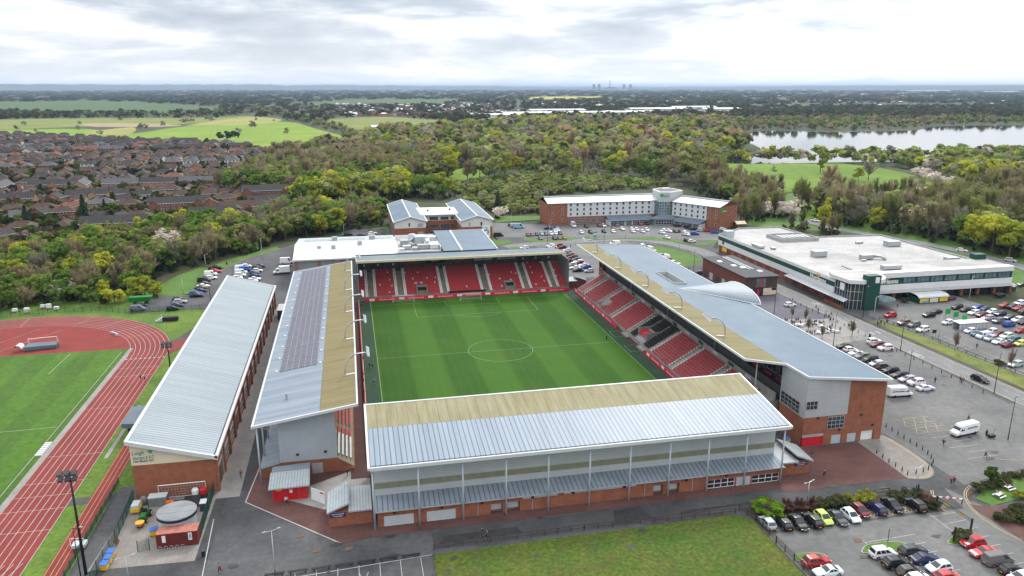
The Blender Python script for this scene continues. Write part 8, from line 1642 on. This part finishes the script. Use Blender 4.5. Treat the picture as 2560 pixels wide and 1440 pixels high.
x, y, _ = at(2334, 842); t = thing('sign_board', 'dark sign board on two legs at the supermarket verge', 'sign', (x, y, 0)); MB().box(x - .7, y - .05, 1.2, x + .7, y + .05, 2.2).build('board', MT['black'], t); MB().box(x - .6, y - .04, 0, x - .5, y + .04, 1.2).build('leg', MT['galvanised'], t); MB().box(x + .5, y - .04, 0, x + .6, y + .04, 1.2).build('leg', MT['galvanised'], t)
x, y, _ = at(1488, 597); t = thing('sign_board', 'teal and white hotel sign at the lot entrance', 'sign', (x, y, 0)); MB().box(x - .8, y - .1, .8, x + .8, y + .1, 3.6).build('board', D('sign_teal', (.03, .28, .26), .5, var=0), t); MB().box(x - .5, y - .12, 1.8, x + .5, y - .1, 2.8).build('emblem', MT['white_paint'], t); MB().box(x - .1, y - .05, 0, x + .1, y + .05, .8).build('post', MT['galvanised'], t)
for i, (a, b) in enumerate(((2365, 755), (2420, 735), (2452, 733))):
    pass
for i, (a, b, lab) in enumerate(((2506, 718, 'first'), (2518, 722, 'second'), (2531, 726, 'third'))):
    x, y, _ = at(a, b); t = thing('recycling_bank', f'green recycling bank with pale lid by the supermarket end, {lab} from left', 'bin', (x, y, 0), group='recycling banks'); MB().box(x - .8, y - .7, 0, x + .8, y + .7, 1.5).build('body', MT['green_dark'], t); MB().ball((x, y, 1.5), .8, .7, .4, 10, 6).build('lid', MT['clad_white'], t)
# shrubs and hedges in beds
def shrub(label, px_, py_, w, d, h, tone, kind='round', k=1.6, name='shrub'):
    x, y, _ = at(px_, py_); t = thing(name, label, 'shrub', (x, y, .05), R_.uniform(0, 6), 'planted shrubs'); t.scale = (w / .95, d / .95, h)
    src = PROTO['round'] if kind == 'round' else PROTO['bare']; i = R_.randint(0, 3); c = link('crown', src[i][0]); c.parent = t; c.color = (*[v * k for v in tone], 1); s = link('stem', src[i][1]); s.parent = t
GREEN = (.09, .16, .015); RB = (.075, .04, .032); OLV = (.045, .05, .02); YEL = (.15, .15, .02)
shrub('bright green rounded bush at the left end of the shrub bed', 1915, 1285, 6.4, 4.2, 3.0, GREEN); 
for i, a in enumerate((1962, 1995, 2028)): shrub(f'red brown twiggy shrub in the bed, {nth(i)} from left', a, 1276 - i * 2, 4.0, 3.0, 2.4, RB, 'bare'); shrub(f'dull red brown filling shrub behind the black cars, {nth(i)} from left', a + 12, 1278 - i * 2, 3.6, 2.6, 1.7, RB)
for i, a in enumerate((2055, 2082, 2105)): shrub(f'dark olive shrub in the bed, {nth(i)} from left', a, 1272 - i * 3, 3.8, 3.0, 2.2, OLV)
for i, a in enumerate((2128, 2150, 2168)): shrub(f'yellow green shrub in the bed, {nth(i)} from left', a, 1262 - i * 4, 3.4, 2.8, 2.3, YEL)
for i, (a, b, tn) in enumerate(((2235, 1250, OLV), (2262, 1246, (.06, .065, .045)), (2290, 1248, OLV), (2318, 1262, RB), (2330, 1272, OLV))): shrub(f'low mixed shrub behind the two black cars, {nth(i)} from left', a, b, 3.2, 2.6, 1.9, tn)
shrub('dark round shrub on the small kerbed island', 2405, 1352, 4.6, 3.0, 1.7, OLV)
for i, (a, b) in enumerate(((2445, 1228), (2470, 1222), (2490, 1216), (2505, 1214))): shrub(f'clipped dark hedge block around the lawn, {nth(i)} from left', a, b, 3.2, 2.6, 1.6, OLV, name='hedge')
shrub('round yellow green bush beside the picnic tables', 2550, 1248, 2.6, 2.2, 1.6, YEL)
for i, (a, b) in enumerate(((2505, 1300), (2530, 1290), (2555, 1282), (2550, 1305))): shrub(f'dark shrub in the bed below the lawn path, {nth(i)} from left', a, b, 3.4, 2.8, 1.6, OLV)
for i, (a, b) in enumerate(((2515, 1196), (2540, 1192), (2565, 1190))): shrub(f'low green hedge along the back of lawn, {nth(i)} from left', a, b, 3.2, 2.0, 1.2, OLV, name='hedge')
shrub('dark green bush by the glass supermarket canopy', 2262, 757, 3.4, 2.4, 2.0, OLV); shrub('dark low bush on the verge near the silver estate', 2500, 912, 4, 2.4, 1.4, OLV)
def sapling(label, px_, py_, h, tone, kind):
    x, y, _ = at(px_, py_); t = thing('sapling', label, 'tree', (x, y, 0), R_.uniform(0, 6), 'young planted trees'); t.scale = (h * (.6 if kind == 'bare' else 1), h * (.6 if kind == 'bare' else 1), h); m_ = PROTO[kind][R_.randint(0, 1)]; c = link('crown', m_[0]); c.parent = t; c.color = (*tone, 1); s = link('trunk', m_[1]); s.parent = t
for i, (a, b, h) in enumerate(((380, 372, 4.5), (600, 425, 5), (640, 585, 5), (862, 690, 4.5), (1340, 652, 5.5))): sapling(f'thin bare sapling on the plaza, {nth(i)} from left', 1920 + a / 6.4, 740 + b / 6.4, h, (.3, .27, .18), 'baretall')
sapling('bare twiggy young tree on the verge beside empty bays', 2386, 878, 6.5, (.28, .22, .18), 'bare'); sapling('bare twiggy young tree near the silver estate', 2526, 925, 6.5, (.28, .22, .18), 'bare'); sapling('small fresh green tree in the clipped hedge by lawn', 2476, 1216, 4.2, (.08, .12, .03), 'broad')
# ------------------------------------------------------------------ people: one continuous skinned body per pose, clothing as children
def skin_mesh(name, joints, bones, sub=1):
    me = bpy.data.meshes.new(name); me.from_pydata([j[:3] for j in joints], bones, []); o = bpy.data.objects.new(name, me); COL.objects.link(o)
    sk = o.modifiers.new('s', 'SKIN'); ss = o.modifiers.new('d', 'SUBSURF'); ss.levels = ss.render_levels = sub
    for v, j in zip(me.skin_vertices[0].data, joints): r = j[3]; v.radius = r if isinstance(r, tuple) else (r, r)
    me.skin_vertices[0].data[0].use_root = True
    dg = bpy.context.evaluated_depsgraph_get(); out = bpy.data.meshes.new_from_object(o.evaluated_get(dg)); bpy.data.objects.remove(o); out.name = name
    out.polygons.foreach_set('use_smooth', [True] * len(out.polygons)); return out
D('skin', (.45, .27, .2), .6, var=0); CLOTH = M('cloth', (.1, .1, .1), .9, var=.25, scale=6, coord='obj', tint=True); D('hair_dark', (.03, .02, .015), .8, var=0)
def pose(kind):
    """joints of a 1.75 m figure facing +x: pelvis, chest, neck, head, arms, legs"""
    J = {'pel': (0, 0, .93), 'waist': (0, 0, 1.08), 'chest': (.01, 0, 1.32), 'neck': (.01, 0, 1.48), 'head': (.03, 0, 1.62), 'top': (.02, 0, 1.72)}
    for s, n in ((1, 'l'), (-1, 'r')):
        J['sh' + n] = (.0, .18 * s, 1.41); J['el' + n] = (-.02, .24 * s, 1.14); J['wr' + n] = (.07, .25 * s, .9); J['hip' + n] = (0, .09 * s, .9); J['kn' + n] = (.02, .1 * s, .49); J['an' + n] = (-.02, .1 * s, .08); J['to' + n] = (.15, .11 * s, .04)
        if kind == 'walk':
            f = s; J['kn' + n] = (.16 * f + .03, .1 * s, .5); J['an' + n] = (.3 * f - .08, .1 * s, .1 if f > 0 else .16); J['to' + n] = (.3 * f + .08, .1 * s, .05); J['el' + n] = (-.14 * f - .02, .24 * s, 1.15); J['wr' + n] = (-.16 * f + .1, .23 * s, .93)
        if kind == 'sit': J['kn' + n] = (.42, .11 * s, .5); J['an' + n] = (.4, .11 * s, .08); J['to' + n] = (.55, .12 * s, .04); J['el' + n] = (.08, .25 * s, .78); J['wr' + n] = (.32, .18 * s, .72)
    if kind == 'sit':
        dz = .43
        for k in ('pel', 'waist', 'chest', 'neck', 'head', 'top', 'shl', 'shr', 'hipl', 'hipr'): a, b, c = J[k]; J[k] = (a + (.05 if c > 1.2 else 0), b, c - dz)
        J['ell'] = (.12, .25, .72); J['elr'] = (.12, -.25, .72); J['wrl'] = (.36, .16, .74); J['wrr'] = (.36, -.16, .74)
    return J
BODY = {}
def figure(kind):
    if kind in BODY: return BODY[kind]
    J = pose(kind); names = []; rad_ = {'pel': (.15, .11), 'waist': (.13, .1), 'chest': (.16, .11), 'neck': .055, 'head': (.085, .1), 'top': (.06, .07), 'sh': .07, 'el': .045, 'wr': .033, 'hip': .085, 'kn': .058, 'an': .042, 'to': .038}
    def R(n, k=1.0): r = rad_.get(n) or rad_[n[:-1]]; return tuple(q * k for q in r) if isinstance(r, tuple) else r * k
    seq = ['pel', 'waist', 'chest', 'neck', 'head', 'top', 'shl', 'ell', 'wrl', 'shr', 'elr', 'wrr', 'hipl', 'knl', 'anl', 'tol', 'hipr', 'knr', 'anr', 'tor']; ix = {n: i for i, n in enumerate(seq)}
    E = [('pel', 'waist'), ('waist', 'chest'), ('chest', 'neck'), ('neck', 'head'), ('head', 'top'), ('chest', 'shl'), ('shl', 'ell'), ('ell', 'wrl'), ('chest', 'shr'), ('shr', 'elr'), ('elr', 'wrr'), ('pel', 'hipl'), ('hipl', 'knl'), ('knl', 'anl'), ('anl', 'tol'), ('pel', 'hipr'), ('hipr', 'knr'), ('knr', 'anr'), ('anr', 'tor')]
    joints = [(*J[n], R(n)) for n in seq]; bones = [(ix[a], ix[b]) for a, b in E]
    for s, n in ((1, 'l'), (-1, 'r')):                            # palm, four fingers and a thumb
        w = Vector(J['wr' + n]); e = Vector(J['el' + n]); d = (w - e).normalized(); sd = Vector((1, 0, 0)) if abs(d.z) > .6 else Vector((0, -s, 0)); p = w + d * .07; k = len(joints); joints.append((*p, (.034, .018))); bones.append((ix['wr' + n], k))
        for q, (off, ln_) in enumerate(((-.03, .06), (-.01, .08), (.01, .085), (.03, .07))):
            b = p + sd * off * .8 + d * .02; m_ = b + d * ln_ * .5 + Vector((.006, 0, 0)); tp = b + d * ln_ + Vector((.018, 0, 0)); i = len(joints); joints += [(*m_, .009), (*tp, .008)]; bones += [(k, i), (i, i + 1)]
        i = len(joints); joints += [(*(w + d * .035 + sd * .035), .011), (*(w + d * .075 + sd * .055), .009)]; bones += [(k, i), (i, i + 1)]
    joints.append((J['head'][0] + .1, 0, J['head'][2] - .01, .016)); bones.append((ix['head'], len(joints) - 1))      # nose
    body = skin_mesh('body', joints, bones); body.materials.append(MT['skin'])
    tops = ['waist', 'pel', 'chest', 'shl', 'ell', 'wrl', 'shr', 'elr', 'wrr']; iy = {n: i for i, n in enumerate(tops)}
    top = skin_mesh('jacket', [(*J[n], R(n, 1.22)) for n in tops], [(iy[a], iy[b]) for a, b in E if a in iy and b in iy]); top.materials.append(CLOTH)
    legs = ['pel', 'hipl', 'knl', 'anl', 'hipr', 'knr', 'anr']; iz = {n: i for i, n in enumerate(legs)}
    tr_ = skin_mesh('trousers', [(*J[n], R(n, 1.2)) for n in legs], [(iz[a], iz[b]) for a, b in E if a in iz and b in iz]); tr_.materials.append(CLOTH)
    h = MB().ball((J['head'][0] - .02, 0, J['head'][2] + .045), .105, .1, .095, 10, 6); hm_ = bpy.data.meshes.new('hair'); hm_.from_pydata(h.v, [], h.f); hm_.materials.append(MT['hair_dark'])
    BODY[kind] = (body, top, tr_, hm_); return BODY[kind]
CLW = {'black': (.012, .012, .014), 'navy': (.015, .02, .06), 'red': (.36, .015, .02), 'white': (.6, .6, .6), 'grey': (.14, .14, .15), 'jeans': (.06, .09, .17), 'yellow': (.55, .62, .05), 'blue': (.04, .09, .25), 'green': (.03, .12, .05), 'maroon': (.13, .012, .02), 'brown': (.12, .08, .05), 'pink': (.5, .2, .25)}
def person(px_, py_, kind, head, top, legs, where, z=0.0, group='people about the ground'):
    x, y, _ = at(px_, py_, z); b, t_, l_, h_ = figure(kind); o = link('person', b); o.location = (x, y, z + .05); o.rotation_euler = (0, 0, rad(head)); o.scale = (1, 1, R_.uniform(.95, 1.05)); tag(o, where, 'person', group)
    for nm, me, c in (('jacket', t_, CLW[top]), ('trousers', l_, CLW[legs])): q = link(nm, me); q.parent = o; q.color = (*c, 1)
    q = link('hair', h_); q.parent = o; return o
PP = [(1205, 1341, 'walk', 180, 'black', 'jeans', 'person in black jacket and jeans walking beside the green, left of two'), (1218, 1347, 'walk', 180, 'green', 'black', 'person in dark green jacket walking beside the green, right of two'), (603, 1196, 'walk', 90, 'red', 'grey', 'person in red top walking up the alley beside the left stand'), (550, 1433, 'walk', 180, 'red', 'navy', 'person in red top crossing the tarmac near the benches'), (717, 1262, 'walk', -90, 'white', 'black', 'person in white top walking away from the red kiosk'), (716, 1246, 'stand', -90, 'black', 'black', 'person in black standing at the red kiosk shutter'), (869, 1190, 'stand', 180, 'black', 'black', 'person in black standing beneath the left stand terrace end'),
      (352, 950, 'walk', -90, 'grey', 'black', 'person in grey jogging on the running track, left of two'), (362, 951, 'walk', -90, 'white', 'black', 'person in white top jogging on the running track, right of two'), (924, 920, 'stand', 0, 'black', 'black', 'person in black on the left touchline, left of two'), (931, 922, 'stand', 180, 'black', 'black', 'person in black on the left touchline, right of two'), (936, 960, 'stand', 0, 'white', 'black', 'person in white top and black trousers on left touchline near corner'), (1516, 851, 'stand', 200, 'black', 'black', 'person in black on the pitch near the halfway line'), (2060, 1193, 'walk', -60, 'maroon', 'black', 'person in maroon jacket walking on the red forecourt'),
      (2358, 1115, 'walk', 190, 'black', 'navy', 'person in black walking left of the lettered white van'), (2463, 1146, 'walk', -90, 'black', 'jeans', 'person in black jacket and jeans walking by the curved yellow lines'), (2420, 1054, 'walk', 100, 'maroon', 'black', 'person in maroon top behind the lettered white van'), (2465, 1092, 'stand', 0, 'black', 'black', 'person in black pushing a case behind the lettered van'), (2377, 1213, 'walk', 180, 'red', 'black', 'person in red walking past the entrance barrier, left of two'), (2384, 1211, 'walk', 180, 'maroon', 'black', 'person in maroon walking past the entrance barrier, right of two'), (2425, 1245, 'sit', 200, 'red', 'grey', 'person in red sitting at the kerb by the hedge'),
      (2490, 1240, 'sit', 20, 'red', 'black', 'person in red sitting at the nearer lawn picnic table'), (2506, 1243, 'sit', 170, 'yellow', 'black', 'person in yellow vest sitting at the nearer lawn picnic table'), (2514, 1224, 'sit', 0, 'red', 'black', 'person in red sitting at the farther lawn picnic table'), (2530, 1223, 'sit', 180, 'black', 'black', 'person in black sitting at the farther lawn picnic table'), (2400, 956, 'walk', 180, 'red', 'black', 'person in red at the road edge, left of two'), (2407, 958, 'walk', 180, 'blue', 'grey', 'person in blue at the road edge, right of two'), (2337, 958, 'stand', 180, 'black', 'black', 'person in black at the raised boot of the white saloon'),
      (2243, 770, 'walk', -100, 'black', 'black', 'person in black walking out before the glass canopy'), (1434, 552, 'stand', -90, 'yellow', 'black', 'person in yellow vest beside the white hotel van'), (1426, 620, 'stand', -90, 'black', 'black', 'person in black standing behind the far stand roof corner'), (2368, 706, 'walk', 0, 'yellow', 'grey', 'person in yellow vest under the supermarket canopy'), (2441, 872, 'walk', 0, 'brown', 'black', 'person in brown beside the white van in supermarket lot'), (2462, 806, 'walk', 0, 'white', 'grey', 'person in white between cars in supermarket lot'), (2505, 807, 'stand', 0, 'white', 'grey', 'person in white beside the dark grey utility car'), (1721, 678, 'walk', 90, 'brown', 'black', 'person in brown jacket on the road before the pavilion')]
for q in PP: person(*q)
CR = [(270, 432), (300, 436), (370, 446), (385, 470), (445, 422), (480, 425), (515, 448), (415, 482), (640, 470), (670, 478), (715, 488), (740, 460), (765, 455), (825, 448), (845, 462), (880, 440), (700, 478), (1010, 320), (970, 375), (990, 418), (1040, 412), (920, 310), (925, 335), (800, 270), (765, 212), (390, 85), (1020, 492), (985, 545), (1150, 575), (1305, 518), (1283, 516), (670, 625), (700, 638), (610, 600), (745, 622), (900, 580), (940, 585), (1750, 485), (1785, 492), (1860, 497), (1808, 455), (1905, 445), (1000, 575)]
tc_ = ['black', 'navy', 'black', 'grey', 'red', 'black', 'white', 'blue', 'black', 'maroon', 'green']; lc_ = ['black', 'jeans', 'navy', 'grey']
for i, (a, b) in enumerate(sorted(CR)):
    tp = tc_[(i * 7) % 11]; lg = lc_[(i * 5) % 4]; kd = ('stand', 'walk', 'sit')[(i * 3 + i // 4) % 3] if b > 420 and a < 1100 else 'walk'; w = {'stand': 'standing', 'walk': 'walking', 'sit': 'sitting'}[kd]
    person(1920 + a / 6.4, 740 + b / 6.4, kd, (i * 77) % 360, tp, lg, f'person in {tp} top {w} outside the right stand, {nth(i)} from left of that crowd', group='people on the plaza and road')
for i, (a, b, tp) in enumerate(((988, 737, 'yellow'), (997, 737, 'yellow'), (1013, 738, 'yellow'), (1024, 736, 'black'))): person(a, b, 'stand', -90, tp, 'black', f'steward in {tp} vest behind the spare goal, {nth(i)} from left', group='stewards behind the spare goal')
for i, b in enumerate((770, 800, 905, 945, 962, 990)): person(904 + (b - 770) * .03, b, 'stand', 0, 'black', 'black', f'person in black behind the red left barrier, {nth(i)} from far end', group='people behind the left barrier')
for i, (a, b) in enumerate(((1459, 738), (1466, 744), (1473, 750), (1452, 718), (1445, 722))): person(a, b, 'stand', 180, ('black', 'navy', 'maroon', 'black', 'grey')[i], 'black', f'person beside the right advertising board at the far corner, {("nearest the halfway line", "left of the corner camera", "in maroon by steps", "in dark coat at far end", "in grey at far end")[0]}', group='people at the far corner')
x, y, _ = at(2478, 1094); t = thing('flight_case', 'black wheeled case with a pole behind the lettered van', 'case', (x, y, 0)); MB().box(x - .7, y - .4, .2, x + .7, y + .4, .7).build('body', MT['black'], t); MB().beam((x + .3, y, .7), (x + .6, y, 1.9), .05).build('pole', MT['dark_metal'], t); MB().tube([(x - .5, y - .35, .12), (x - .5, y + .35, .12)], .12, 8).build('wheel', MT['tyre'], t)
# ------------------------------------------------------------------ the air between here and the horizon
hz_m = bpy.data.materials.new('haze'); hz_m.use_nodes = True; g = NG(hz_m.node_tree); g.n.remove(g.n['Principled BSDF'])
pv_ = g.new('ShaderNodeVolumePrincipled', {'Color': (.54, .72, 1.0, 1), 'Density': 4.2e-5, 'Anisotropy': .0})
for o_ in g.n:
    if o_.bl_idname == 'ShaderNodeOutputMaterial': g.l.new(pv_.outputs[0], o_.inputs['Volume'])
hb = MB().box(-52000, -8000, -2.5, 52000, 52000, 160.0).build('haze', hz_m, kind='stuff')
